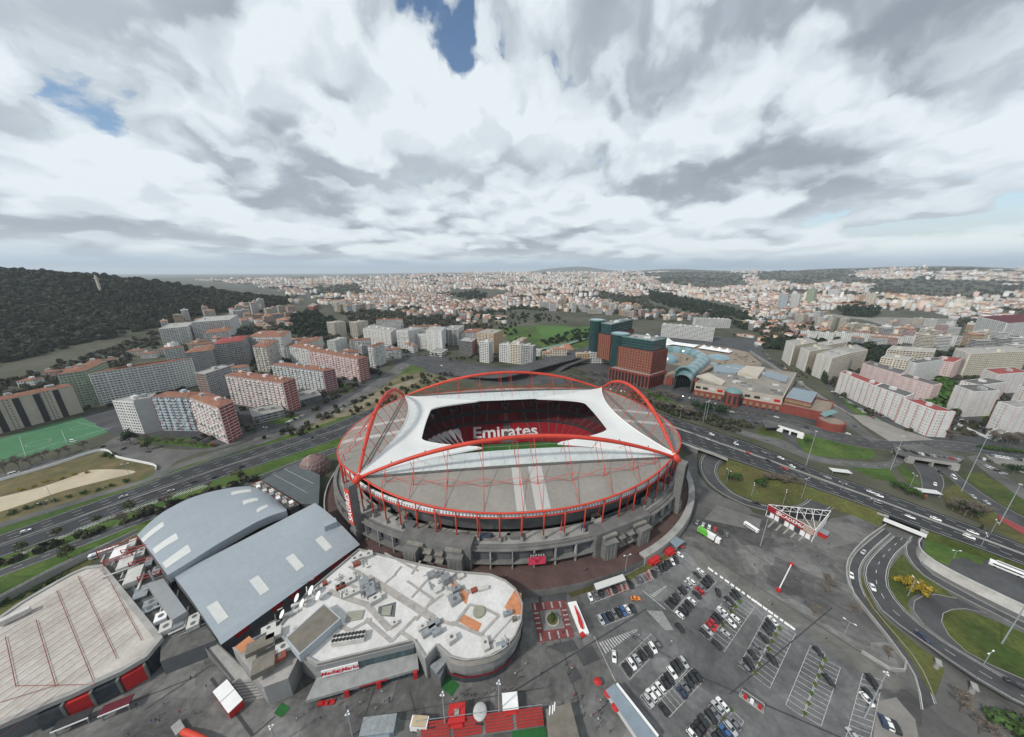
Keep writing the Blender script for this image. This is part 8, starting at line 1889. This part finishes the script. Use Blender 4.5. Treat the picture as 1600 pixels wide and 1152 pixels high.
def person(px, py, lab, group=None, z=GZ + .05, shirt=None):
	x, y = G(px, py, z); k = rv.randrange(3); a, b = (shirt if shirt is not None else rv.choice((0,0,0,1,2,3,4,5))), rv.choice((0,0,1,4,5))
	if (k, a, b) not in FIGC:
		m = FIG[k].copy()
		for mm in (CLOTH[b], CLOTH[a], SKIN, HAIR): m.materials.append(mm)
		for p in m.polygons:
			c = p.center; p.material_index = 0 if c.z < .93 else 3 if c.z > 1.66 or (c.z > 1.56 and c.x < 0) else 2 if c.z > 1.47 else 1; p.use_smooth = True
		FIGC[(k, a, b)] = m
	o = bpy.data.objects.new('person', FIGC[(k, a, b)]); col.objects.link(o); o.location = (x, y, z); o.rotation_euler = (0,0, rv.random() * 6.3); tag(o, f'person in {CN[a]} top and {CN[b]} trousers {lab}', 'person', group)
for pts, lab in (((( 214,1107),(281,1114),(323,1074),(322,1038),(334,1042),(299,1061),(201,1148)), 'crossing the wide plaza by the pavilion'),(((464,1125),(475,1118),(484,1110),(501,1124),(531,1130),(597,1083),(609,1093),(608,1098),(570,1082),(730,1080),(768,1081),(768,1083)), 'walking before the shopfront canopy'),(((805,1055),(812,1050),(816,1060),(809,1062),(846,1054),(855,1075),(821,1040),(848,927),(889,1035),(908,1000),(988,998),(992,1000),(998,995)), 'on the paved square by the rounded store end'),(((898,1087),(910,1119),(928,1118),(935,1113),(938,1117),(929,1122),(939,1130),(943,1132),(932,1140),(943,1105),(938,1097),(953,1145),(965,1094)), 'in the crowd near the covered walkway'),(((915,890),(1258,942),(1255,944),(1206,946),(1046,1010),(1049,1005),(1290,1000)), 'on the open forecourt')):
	for p in pts: person(p[0], p[1], lab, 'people ' + lab)
for p in ((790,903),(913,892),(917,891),(994,867),(1050,826),(1062,765),(520,776)): person(p[0], p[1], 'on the red stadium walkway', 'people on the walkway', .03)
# ================================================================== small structures on the plaza and forecourt
def quadsheet(name, pts, m, dz, z=GZ): return sheet(name, pts, m, dz, z)
def prism_thing(name, label, cat, px, ztop, m, mr=None, z0=GZ, part='body', over=0.0):
	P = ccw(GL(px, ztop)); c = center(P); T = thing(name, label, cat, (c[0], c[1], z0)); MB().prism(inset(P, .3), z0, ztop - .25).build(part, m, T); MB().prism(inset(P, -over), ztop - .25, ztop).build('roof', mr or m, T); return T
M_GTURF = mat('green_carpet', (.02,.10,.025),.15,.5,.95)
# patterned square with its round planter
sq = [C9(*p) for p in ((98,468),(270,452),(318,640),(135,668))]
S_ = quadsheet('patterned_square', sq, M_OPAV, .10)
Q = GL(sq); m2 = MB(); zq = GZ + .23
def qrect(a, b, c, d, z): m2.poly([bilin(Q, s, t) + (z,) for s, t in ((a, b),(c, b),(c, d),(a, d))][::-1])
for k in range(4): qrect(.06 + .25 * k, .02,.11 + .25 * k, .2, zq); qrect(.06 + .25 * k, .8,.11 + .25 * k, .98, zq); qrect(.02,.27 + .13 * k, .16,.31 + .13 * k, zq); qrect(.84,.27 + .13 * k, .98,.31 + .13 * k, zq)
m2.build('pale_stripe', M_LCONC, S_)
m2 = MB(); qrect(.2,.24,.8,.76, zq + .02); m2.build('grey_field', M_CONC, S_)
c = G(*C9(206,553)); T = thing('round_planter', 'round pale stone planter with dark shrub in the patterned square', 'planter', c + (GZ + .1,))
MB().prism([(c[0] + 3.2 * cos(k * pi / 10), c[1] + 3.2 * sin(k * pi / 10)) for k in range(20)], GZ + .1, GZ + .6).build('rim', M_LCONC, T); MB().prism([(c[0] + 2.6 * cos(k * pi / 10), c[1] + 2.6 * sin(k * pi / 10)) for k in range(20)], GZ + .6, GZ + .65).build('soil', M_DRYG, T)
tree(*C9(206,550),3.4, 'bush', 'dark shrub growing in the round stone planter', z=GZ + .6, w=.8)
# white slab with red wing
P = ccw(GL([C9(*p) for p in ((285,463),(328,455),(395,618),(352,630))], GZ + 1)); T = thing('wing_monument', 'long white slab carrying a red wing shape beside the car park', 'monument', center(P) + (GZ,))
MB().prism(P, GZ, GZ + 1.0).build('slab', M_WHITE, T); q = GL([C9(*p) for p in ((318,478),(342,520),(360,565),(366,598),(352,590),(340,560),(335,535),(345,548),(330,520))], GZ + 1.5); MB().prism(q, GZ + 1.0, GZ + 1.8).build('wing', M_REDP, T)
c = G(*C9(360,634)); o = thing('flower_tub', 'red flower tub at the end of the white slab', 'planter', c + (GZ,)); MB().tube((0,0,0),(0,0,.9),.9,1.3,10).build('tub', M_REDP, o, local=True); MB().box((0,0,.85),(1.6,1.6,.5),.6).build('flowers', M_REDP, o, local=True)
# covered walkway and brown-roofed building at the lower edge
T = prism_thing('covered_walkway', 'long covered walkway with blue-grey roof and white side wall', 'walkway', [C9(*p) for p in ((482,912),(525,882),(735,1152),(790,1230),(700,1230),(645,1152))], -.8, mat('walkway_side', (.5,.5,.49),.1), M_STEELB, over=.2)
A, B_ = G(*C9(525,882),-.8), G(*C9(735,1152),-.8); MB().box(((A[0] + B_[0]) / 2 + .8,(A[1] + B_[1]) / 2,-.8),(hypot(B_[0] - A[0], B_[1] - A[1]),.6,.8), atan2(B_[1] - A[1], B_[0] - A[0])).build('white_edge', M_WHITE, T)
T = prism_thing('brown_roofed_hall', 'small hall with brown gravel roof beside the grandstand', 'building', [C9(*p) for p in ((172,1008),(300,975),(345,1152),(360,1210),(190,1210))], -.5, M_GREYW, M_BROWN)
for k, (x, y) in enumerate(((190,1020),(205,1015),(215,1000))): p = G(*C9(x, y),-.4); MB().tube((p[0], p[1] - 1,-.35),(p[0] + .5, p[1] + 1.4,-.35),.25, None, 6).build('white_pipe', M_WHITE, T)
# small red-seat grandstand
base = [G(*p) for p in ((652,1138),(846,1112),(850,1136),(652,1164))]; T = thing('grandstand', 'low temporary grandstand of red seats at the plaza edge', 'grandstand', center(base) + (GZ,))
n = 6
for k in range(n):
	q = [bilin(base, 0, k / n), bilin(base, 1, k / n), bilin(base, 1,(k + 1) / n), bilin(base, 0,(k + 1) / n)]; MB().prism(q, GZ, GZ + .5 + .35 * (n - k)).build('tier', M_CONC, T)
	sm = MB()
	for i in range(64):
		if i % 16 in (0,1): continue
		p = bilin(base, (i + .5) / 64,(k + .5) / n); sm.box((p[0], p[1], GZ + .5 + .35 * (n - k)),(.75,.55,.42),.14)
	o = sm.build('red_seats', mat('seat_red_bright', (.33,.035,.03),.1), T); o['kind'] = 'stuff'
MB().tube(bilin(base, 0,0) + (GZ + 4,), bilin(base, 1,0) + (GZ + 4,),.1, None, 5).build('back_rail', M_GALV, T)
for k in range(11): p = bilin(base, k / 10,0); MB().tube(p + (GZ,), p + (GZ + 4,),.08, None, 5).build('rail_post', M_GALV, T)
quadsheet('turf_strip', [(800,1142),(852,1136),(856,1160),(800,1165)], M_GTURF, .12)
quadsheet('green_carpet', [(687,1073),(699,1055),(718,1071),(706,1089)], M_GTURF, .12)
quadsheet('green_carpet', [(428,1115),(440,1098),(453,1106),(440,1122)], M_GTURF, .12)
# kiosks, truck, containers, umbrellas
def kiosk(name, label, px, py, dims, rz, mb_, mr, extra=None):
	x, y = G(px, py, GZ + dims[2] / 2); T = thing(name, label, 'kiosk', (x, y, GZ + .04), rz); L, W_, H = dims
	MB().box((0,0,0),(L, W_, H)).build('body', mb_, T, local=True); MB().box((0,0, H),(L + .5, W_ + .5,.25)).build('roof', mr, T, local=True); MB().box((0,-W_ / 2 - .03, H * .4),(L * .7,.1, H * .4)).build('hatch', M_DARK, T, local=True)
	MB().box((0,-W_ / 2 - .6, H * .82),(L * .8,1.2,.08)).build('awning', mb_, T, local=True); return T
k1 = kiosk('food_kiosk', 'bright red food kiosk with square roof vent on the plaza', 714,1119,(5.4,5,3.3),.12, M_REDP, M_REDP); MB().box((0,0,3.55),(1.6,1.6,.5)).build('roof_vent', M_LCONC, k1, local=True)
kiosk('food_kiosk', 'tall red booth with white canopy roof by the lamp mast', 797,1101,(5.2,4.5,3.6),.1, M_REDP, M_WHITE)
x, y = G(750,1113,-2); T = thing('round_kiosk', 'white rounded kiosk pavilion beside the red kiosk', 'kiosk', (x, y, GZ + .04)); MB().prism([(2.3 * cos(k * pi / 8),2.3 * sin(k * pi / 8) * 1.1) for k in range(16)], 0,3.0).build('body', mat('kiosk_shell', (.42,.42,.41),.15,.5,.7, fine=.1), T, local=True); MB().grid([[(2.5 * cos(t) * cos(k * pi / 8),2.7 * cos(t) * sin(k * pi / 8),3.0 + .5 * sin(t)) for k in range(16)] for t in (0,.4,.8,1.2,1.55)], closed=True).build('dome_roof', mat('kiosk_shell', (.42,.42,.41),.15,.5,.7, fine=.1), T, local=True, smooth=True); MB().box((0,-2.9,1),(2.6,.4,1.3)).build('hatch', M_DARK, T, local=True)
x, y = G(660,1130,-2); T = thing('food_truck', 'white and tan food truck with dark cab on the plaza', 'truck', (x, y, GZ + .04),-.05); MB().box((-1,0,.7),(6,3,2.7)).build('body', M_WHITE, T, local=True); MB().box((-1,0,3.4),(5.0,3,.2)).build('roof', mat('tan_roof', (.42,.33,.22)), T, local=True); MB().prism([(2.1,-1.3),(4.4,-1.1),(4.6,0),(4.4,1.1),(2.1,1.3)], .6,2.6).build('cab', M_DARK, T, local=True)
for sx in (-2.8,3.3):
	for s in (-1,1): MB().path([(sx, s * 1.2,.45),(sx, s * 1.5,.45)], .45,10).build('wheel', M_TYRE, T, local=True)
T = kiosk('service_container', 'grey container with ribbed metal roof at the plaza edge', 592,1137,(11,4.5,2.8),.1, M_STEELB, M_GALV)
kiosk('red_container', 'long red container beside the parked row below the walkway', 1021,876,(6.5,3,2.8), px_dir(1021,876,9,-6), M_REDP, M_REDP); kiosk('red_container', 'smaller red container near the blue-grey gate canopy', 1046,863,(5,2.6,2.6), px_dir(1046,863,9,-6), M_REDP, M_REDP)
for px, py, l in ((933,1071, 'red parasol among the crowd by the covered walkway'),(949,1090, 'red parasol beside the walkway wall'),(961,1111, 'red parasol further along the walkway wall'),(1064,858, 'red parasol at the forecourt gate')):
	x, y = G(px, py); T = thing('parasol', l, 'parasol', (x, y, GZ + .04)); MB().tube((0,0,0),(0,0,2.7),.06, None, 6).build('pole', M_GALV, T, local=True); MB().grid([[(.02 * cos(k * pi / 4),.02 * sin(k * pi / 4),2.8) for k in range(8)], [(1.5 * cos(k * pi / 4),1.5 * sin(k * pi / 4),2.2) for k in range(8)]][::-1], closed=True).build('canopy', M_REDP, T, local=True)
for k in range(3): x, y = G(502 + k * 8,1101 - k); T = thing('red_bench', 'chunky red bench before the shopfront', 'bench', (x, y, GZ + .04),.1, 'red benches'); MB().box((0,0,.1),(2.2,1.1,.4)).build('seat', M_REDP, T, local=True); MB().box((0,.5,.5),(2.2,.25,.5)).build('backrest', M_REDP, T, local=True)
# red arch at the lower edge
T = thing('red_arch', 'orange-red steel arch rising from a grey plinth on the plaza', 'sculpture', G(286,1142) + (GZ,)); a0, a1 = G(284,1143), G(352,1180); MB().path([(a0[0] + (a1[0] - a0[0]) * s, a0[1] + (a1[1] - a0[1]) * s, GZ + .2 + 6 * s * (1.2 - s)) for s in [k / 14 for k in range(15)]], 1.0,10).build('arch_tube', M_RED, T, smooth=True); MB().box((a0[0] - 1.5, a0[1] + .5, GZ),(4.5,2.4,1.4),-.5).build('plinth', M_LCONC, T)
# canopies along the parapet
for px, z, l, m, nm in (([(928,912),(973,897),(978,906),(932,922)], -.6, 'pale translucent canopy over the car park entrance', M_TRANS, 'entrance_canopy'),([(1043,842),(1054,837),(1070,846),(1057,856)], .5, 'blue-grey flat gate canopy at the end of the parapet', M_STEELB, 'gate_canopy')):
	P = ccw(GL(px, z)); T = thing(nm, l, 'canopy', center(P) + (GZ,)); MB().prism(P, z - .4, z, bottom=True).build('top', m, T)
	for p in inset(P, .8): MB().box((p[0], p[1], GZ),(.4,.4, z - .4 - GZ)).build('post', M_GALV, T)
quadsheet('grass_strip', [(976,901),(1041,866),(1046,871),(981,909)], M_DRYG, .12); quadsheet('grass_strip', [(889,927),(926,916),(928,923),(892,934)], M_DRYG, .12)
# banner building with white triangular truss
def academy():
	z = 4.0; A, B, C = G(1201,789, z), G(1298,799, z), G(1274,829, z); T = thing('banner_hall', 'triangular white steel truss building with long red banner', 'building', ((A[0] + C[0]) / 2,(A[1] + C[1]) / 2, GZ))
	dx, dy = C[0] - A[0], C[1] - A[1]; L = hypot(dx, dy); an = atan2(dy, dx)
	MB().box(((A[0] + C[0]) / 2,(A[1] + C[1]) / 2,-.2),(L, .5,4.4), an).build('banner', mat('banner_red', (.26,.02,.025),.3,.15), T)
	nb = 9
	for k in range(nb):
		f = (k + .5) / nb; MB().box((A[0] + dx * f, A[1] + dy * f + 1.2, GZ),(L / nb - .5,.4,4.2), an).build('white_panel', M_WHITE if k % 3 else M_GLASSD, T)
	def tr(p, q, nm, r=.22): MB().tube(p, q, r, None, 5).build(nm, M_WHITE, T)
	for zz in (4.2,0.6):
		for p, q in ((A, B),(B, C),(C, A)): tr(p + (zz,), q + (zz,), 'chord', .2)
	for k in range(8):
		f, g = k / 8,(k + 1) / 8; P0 = (A[0] + (B[0] - A[0]) * f, A[1] + (B[1] - A[1]) * f); P1 = (C[0] + (B[0] - C[0]) * f, C[1] + (B[1] - C[1]) * f); P2 = (A[0] + (B[0] - A[0]) * g, A[1] + (B[1] - A[1]) * g); P3 = (C[0] + (B[0] - C[0]) * g, C[1] + (B[1] - C[1]) * g)
		tr(P0 + (4.2,), P2 + (.6,), 'brace', .14); tr(P1 + (4.2,), P3 + (.6,), 'brace', .14); tr(P0 + (4.2,), P0 + (GZ,), 'post', .2); tr(P1 + (4.2,), P1 + (GZ,), 'post', .2)
	MB().poly([p + (GZ + .3,) for p in ccw([A, B, C])]).build('inner_floor', M_DCONC, T)
	L3 = lambda p, q, f: (p[0] + (q[0] - p[0]) * f, p[1] + (q[1] - p[1]) * f)
	for f, g in ((.30,.28),(.48,.62),(.48,.93),(.70,1.0)): tr(L3(A, B, f) + (4.2,), L3(A, C, g) + (4.2,), 'cross_beam', .14)
	MB().poly([A + (GZ,), B + (GZ,), B + (3.6,), A + (3.6,)]).build('rear_panel', M_DARK, T)
	q = L3(A, C, .89); MB().box((q[0] + .2 * sin(an), q[1] - .2 * cos(an),.2),(L * .2,.3,3.8), an).build('pale_banner_end', mat('banner_pale', (.42,.33,.28),.3,.4), T)
	rt_ = Vector((dx, dy, 0)).normalized(); n_ = Vector((rt_.y, -rt_.x, 0)); n_ = n_ if n_.y < 0 else -n_
	mid = Vector((A[0] + dx * .52, A[1] + dy * .52,2.1)) + n_ * .3; text_part('ACADEMIA', 3.0, 'banner_lettering', M_WHITE, T, Matrix.Translation(-Vector(T.location)) @ frame_matrix(tuple(mid), tuple(rt_),(0,0,1)),.03,.04)
	cc = Vector((A[0] + dx * .25, A[1] + dy * .25,2.1)) + n_ * .3; m = MB(); m.path([tuple(cc + rt_ * 1.3 * cos(k * pi / 8) + Vector((0,0,1.3 * sin(k * pi / 8)))) for k in range(16)], .16,5, closed=True); m.path([tuple(cc + rt_ * .6 * cos(k * pi / 3) + Vector((0,0,.6 * sin(k * pi / 3)))) for k in range(6)], .14,5, closed=True); m.build('crest_ring', M_WHITE, T)
	x, y = G(1287,832,-2); o = thing('red_shed', 'small red shed at the end of the banner hall', 'shed', (x, y, GZ),.6); MB().box((0,0,0),(5,4,3)).build('body', M_REDP, o, local=True); MB().box((0,0,3),(5.4,4.4,.2)).build('roof', M_GALV, o, local=True)
	g = MB()
	for k in range(5): p, q = G(1200 + k * 12,824 + k * 5.2), G(1216 + k * 12,808 + k * 5.2); g.box(((p[0] + q[0]) / 2,(p[1] + q[1]) / 2, GZ + .06),(hypot(q[0] - p[0], q[1] - p[1]),.9,.02), atan2(q[1] - p[1], q[0] - p[0]))
	g = g.build('forecourt_stripe', M_LCONC); g['kind'] = 'structure'
academy()
# barrier pole, jersey blocks, toll booth
A, B_ = G(1216,924), G(1236,884); T = thing('barrier_gate', 'long white barrier pole with red end weights across the forecourt', 'barrier', A + (GZ,)); MB().tube(A + (GZ + 1.1,), B_ + (GZ + 1.1,),.28, None, 6).build('pole', M_WHITE, T)
for p in (A, B_): MB().box((p[0], p[1], GZ),(1.6,1.6,1.6),.4).build('end_weight', M_REDP, T)
MB().box(((A[0] + B_[0]) / 2,(A[1] + B_[1]) / 2, GZ),(.6,.6,1.0)).build('stand', M_LCONC, T)
for k in range(16):
	px, py = 1106 + 136 * (k + .5) / 16,888 + 97 * (k + .5) / 16; x, y = G(px, py); o = thing('jersey_block', 'white concrete traffic block along the edge of the car park', 'barrier', (x, y, GZ + .1), px_dir(px, py, 10,7) + rv.uniform(-.1,.1), 'white traffic blocks'); L = rv.uniform(1.2,2.8); b = MB(); loft(b, [[(xx, -.35,0),(xx, .35,0),(xx, .14,.5),(xx, .1,.9),(xx, -.1,.9),(xx, -.14,.5)] for xx in (-L / 2, L / 2)]); b.build('block', M_WHITE, o, local=True); MB().box((0,0,.9),(L * .6,.12,.06)).build('cap', M_LCONC, o, local=True)
x, y = G(1176,1092,-2); rz = px_dir(1176,1092,10,7); T = thing('toll_booth', 'white framed ticket booth with red machines on the lane island', 'booth', (x, y, GZ + .1), rz); MB().box((0,0,0),(7.6,1.6,.25)).build('island', M_LCONC, T, local=True)
for s in (-3.4,3.4): MB().box((s, 0,.25),(.2,.9,3)).build('frame_post', M_LCONC, T, local=True)
MB().box((0,0,3.25),(7,.3,.25)).build('frame_beam', M_LCONC, T, local=True)
for s in (-2,0,2.4): MB().box((s, 0,.25),(1,.8,1.6)).build('machine', M_REDP if s else M_WHITE, T, local=True)
# domed pavilion and dark flat-roofed annex beside the stadium
c = G(493,735); r = 11.5; T = thing('geodesic_dome', 'brown lattice geodesic dome beside the stadium walkway', 'dome', c + (GZ,))
rows = [[(c[0] + r * cos(t) * cos(k * pi / 10 + (i % 2) * pi / 20), c[1] + r * cos(t) * sin(k * pi / 10 + (i % 2) * pi / 20), GZ + 2 + r * sin(t)) for k in range(20)] for i, t in enumerate((-.15,.15,.45,.75,1.05,1.35))]
MB().grid(rows, closed=True).poly(rows[-1]).build('shell', mat('dome_panel', (.15,.095,.09),.2,.3,.4, island=.2), T)
m = MB()
for i in range(len(rows) - 1):
	for k in range(20): m.tube(rows[i][k], rows[i + 1][k], .16, None, 3,0, False); m.tube(rows[i][k], rows[i + 1][(k + 1) % 20 if i % 2 else k - 1], .16, None, 3,0, False); m.tube(rows[i][k], rows[i][(k + 1) % 20], .14, None, 3,0, False)
m.build('lattice', mat('dome_lattice', (.34,.24,.22),.1), T)
MB().prism([(c[0] + 10 * cos(k * pi / 10), c[1] + 10 * sin(k * pi / 10)) for k in range(20)], GZ, GZ + 1.5).build('plinth', M_LCONC, T)
T = prism_thing('flat_annex', 'dark slate flat-roofed annex between the dome and the grey halls', 'building', [(409,750),(462,725),(480,733),(500,742),(498,788),(472,788)], 3.0, M_GREYW, mat('slate_roof', (.085,.10,.105),.12,.1,.9, fine=.1))
Q = GL([(409,750),(462,725),(499,742),(470,786)], 3.1)
for f in (.33,.66): a, b = bilin(Q, f, 0), bilin(Q, f, 1); MB().tube(a + (3.05,), b + (3.05,),.12, None, 4).build('roof_joint', M_GALV, T)
T = prism_thing('plant_deck', 'strip of cooling units under red frames behind the annex', 'building', [(392,757),(408,751),(468,788),(452,797)], 3.5, M_GREYW, M_DCONC)
for k in range(12):
	px, py = 399 + 62 * (k // 2 + .5) / 6,757 + 36 * (k // 2 + .5) / 6 + (k % 2) * 5 - 2; roof_clutter(T, rv, [(px, py, 3.6,2.2,1.6,-.75,(M_PIPE, M_WHITE, M_GALV)[k % 3])], 3.5)
for k in range(6): a, b = G(394 + k * 11,757 + k * 6.5,6.5), G(410 + k * 11,750 + k * 6.5,6.5); MB().tube(a + (6.5,), b + (6.5,),.18, None, 4).tube(a + (6.5,), a + (3.5,),.18, None, 4).tube(b + (6.5,), b + (3.5,),.18, None, 4).build('red_frame', M_DRED, T)
# concrete wall between ramp and pavilion, street wall of the vacant lot
def panel_wall(name, label, pts, h, step=4.0, m=None, z=GZ):
	L = smooth_line(to3(pts, z), step); T = thing(name, label, 'wall', L[len(L) // 2])
	for a, b in zip(L[:-1], L[1:]): MB().box(((a[0] + b[0]) / 2,(a[1] + b[1]) / 2, z),(hypot(b[0] - a[0], b[1] - a[1]) - .06,.35, h), atan2(b[1] - a[1], b[0] - a[0])).build('wall_panel', m or M_LCONC, T)
panel_wall('ramp_wall', 'tall grey concrete wall along the ramp behind the pavilion', [(-60,980),(0,946),(60,913),(120,882),(175,856)], 4.0)
panel_wall('lot_wall', 'white panel wall round the head of the vacant lot', [(0,752),(80,729),(158,705),(185,716),(240,728),(244,736)], 2.2, m=M_WHITE)
panel_wall('noise_barrier', 'pale grey noise barrier along the motorway and path', [(250,750),(300,733),(345,716),(400,697)], 2.5)
panel_wall('bus_shelter_wall', 'white wall beside the walled housing car lot', [(1496,664),(1530,680),(1540,684)], 2.2, m=M_WHITE)
# small white gantry signs beside the motorway
for px, py, l in ((1313,736, 'white covered footbridge stair beside the motorway'),(1450,768, 'white glazed shelter over the ramp by the bushes')):
	x, y = G(px, py, -2); T = thing('shelter', l, 'shelter', (x, y, GZ),-.25); MB().box((0,0,2.6),(13,5,.3)).build('roof', M_TRANS, T, local=True)
	for sx in (-6,6):
		for s in (-2,2): MB().box((sx, s, 0),(.3,.3,2.6)).build('post', M_GALV, T, local=True)
# slender concrete tower on the wooded hill
def hill_tower():
	d = Vector(((158 - 800) / F, CP - (457 - 576) / F * SP, -((457 - 576) / F * CP + SP))); t = 300
	while t < 4000 and CAMZ + d.z * t > terrain_z(d.x * t, d.y * t): t += 4
	x, y = d.x * t, d.y * t; z0 = terrain_z(x, y); h = HZ(428, y) - z0; T = thing('concrete_tower', 'slender pale concrete tower with a platform on the wooded hill', 'tower', (x, y, z0 - 2)); w = max(4, h * .09)
	MB().box((0,0,0),(w, w, h * .72 + 2)).build('shaft', mat('tower_concrete', (.46,.41,.35),.1), T, local=True); MB().box((0,0, h * .72 + 2),(w * 1.5, w * 1.5, h * .06)).build('platform', MATS['tower_concrete'], T, local=True); MB().box((0,0, h * .78 + 2),(w * .8, w * .8, h * .14)).build('upper_shaft', MATS['tower_concrete'], T, local=True); MB().tube((0,0, h * .92 + 2),(0,0, h + 6), w * .12,.3,6).build('mast', M_LCONC, T, local=True)
hill_tower()
# joints, patches and drains in the plaza surface
jm = MB()
for a, b, w in (((800,1082),(1010,952),.5),((330,1060),(395,1150),.9),((225,1110),(330,1040),.3),((395,1150),(430,1120),.4),((560,1150),(585,1075),.3),((585,1120),(850,1075),.25),((860,950),(905,1100),.3),((985,990),(1100,1060),.3),((1100,1060),(1330,1160),.5),((1110,870),(1400,1055),.35),((1150,850),(1330,960),.3),((1080,800),(1200,862),.4),((1230,880),(1330,930),.3),((1140,1085),(1300,950),.4),((100,1140),(300,1060),.3),((640,1080),(660,1150),.25)):
	p, q = G(*a), G(*b); jm.box(((p[0] + q[0]) / 2,(p[1] + q[1]) / 2, GZ + .118 + w * .01),(hypot(q[0] - p[0], q[1] - p[1]), w, .006), atan2(q[1] - p[1], q[0] - p[0]))
jm = jm.build('paving_joint', mat('tar_joint', (.045,.045,.047),.2)); jm['kind'] = 'structure'
for q, m in (([(899,1020),(925,1008),(938,1030),(912,1042)], M_ASPH),([(885,1050),(900,1043),(910,1060),(892,1068)], M_ASPH),([(855,1010),(895,1000),(905,1015),(880,1022)], M_ASPH),([(840,925),(885,922),(886,940),(842,942)], M_ASPH),([(1240,812),(1330,818),(1330,850),(1290,858)], mat('pale_screed', (.15,.147,.138),.25,.1,.9, fine=.2)),([(1120,790),(1190,812),(1185,830),(1100,812)], MATS['pale_screed'])): sheet('paving_patch', q, m, .07)
# streets between the blocks
for nm, q in (('street', [(128,652),(196,690),(330,706),(480,662),(596,592),(600,566),(520,548),(420,545),(300,570),(200,612)]),('street', [(1285,596),(1322,650),(1440,692),(1600,702),(1660,640),(1620,572),(1480,566),(1400,572),(1330,566),(1250,560)]),('street', [(900,572),(935,602),(1030,625),(1220,652),(1310,670),(1330,655),(1200,560),(1150,520),(1020,520),(960,535)])): sheet(nm, q, M_ASPH, .01)
for q in ([(262,606),(330,632),(346,620),(300,598)], [(400,614),(450,626),(474,612),(424,602)], [(478,604),(540,616),(562,604),(500,592)], [(205,690),(330,702),(350,698),(300,684),(230,682)], [(385,655),(440,664),(470,650),(440,644)], [(610,590),(650,580),(700,572),(640,566)], [(1296,606),(1350,640),(1390,664),(1380,668),(1330,642)], [(1460,600),(1500,606),(1480,640),(1450,636)], [(1540,640),(1580,650),(1570,664),(1530,654)], [(1010,606),(1080,640),(1060,646),(1000,622)], [(560,552),(610,546),(640,556),(600,562)]): sheet('courtyard_lawn', q, M_LUSH, .03)
rq = random.Random(19)
for x0, y0, x1, y1, n, w in ((480,1085,640,1115,14, 'strolling along the shopfront'),(840,960,900,1060,12, 'crossing beside the patterned square'),(890,1085,955,1140,14, 'waiting near the covered walkway'),(120,1100,320,1130,9, 'walking over the pavilion forecourt'),(700,1075,830,1100,12, 'queueing by the food kiosks'),(1120,840,1300,960,8, 'walking over the empty forecourt')):
	for k in range(n): person(rq.uniform(x0, x1), rq.uniform(y0, y1), w, 'people ' + w)
# low houses with orange roofs between the pitch slabs and the wood
rh = random.Random(63)
HOUSES = [(70,594, 'long orange-roofed house row beside the parking yard'),(92,588, 'orange-roofed house with a hipped end by the yard'),(112,583, 'orange-roofed house nearest the long slab'),(140,577, 'pale orange-roofed house behind the striped slab'),(165,571, 'orange-roofed house with white gable by the wood'),(200,560, 'small white house with red roof under the wood'),(222,563, 'red-roofed house beside the bare trees'),(250,558, 'white house terrace beside the high-rises'),(30,607, 'brown-roofed shed row by the highway'),(275,560, 'white stepped house group below the high-rises')]
for px, py, l in HOUSES: AP(l, (px, py),(px + rh.uniform(16,26), py - 2), rh.uniform(12,16), py - rh.uniform(9,13), name='house', wall=rh.choice(('white', 'cream', 'white', 'pink')), roof='tile', pier=1.4, huts=1)
# ---- thin air over the whole place
hb = MB().box((0,21500,-70),(130000,48000,520)); hz_ = hb.build('haze', []); hz_['kind'] = 'stuff'; tag(hz_, 'thin pale haze softening the far city and hills', 'haze')
hm_ = bpy.data.materials.new('thin_haze'); hm_.use_nodes = True; hn = hm_.node_tree.nodes; hn.clear(); ho = hn.new('ShaderNodeOutputMaterial'); hv = hn.new('ShaderNodeVolumePrincipled'); hv.inputs['Color'].default_value = (.80,.88,.96,1); hv.inputs['Density'].default_value = HAZE; hv.inputs['Anisotropy'].default_value = .2; hm_.node_tree.links.new(hv.outputs[0], ho.inputs['Volume']); hz_.data.materials.append(hm_)
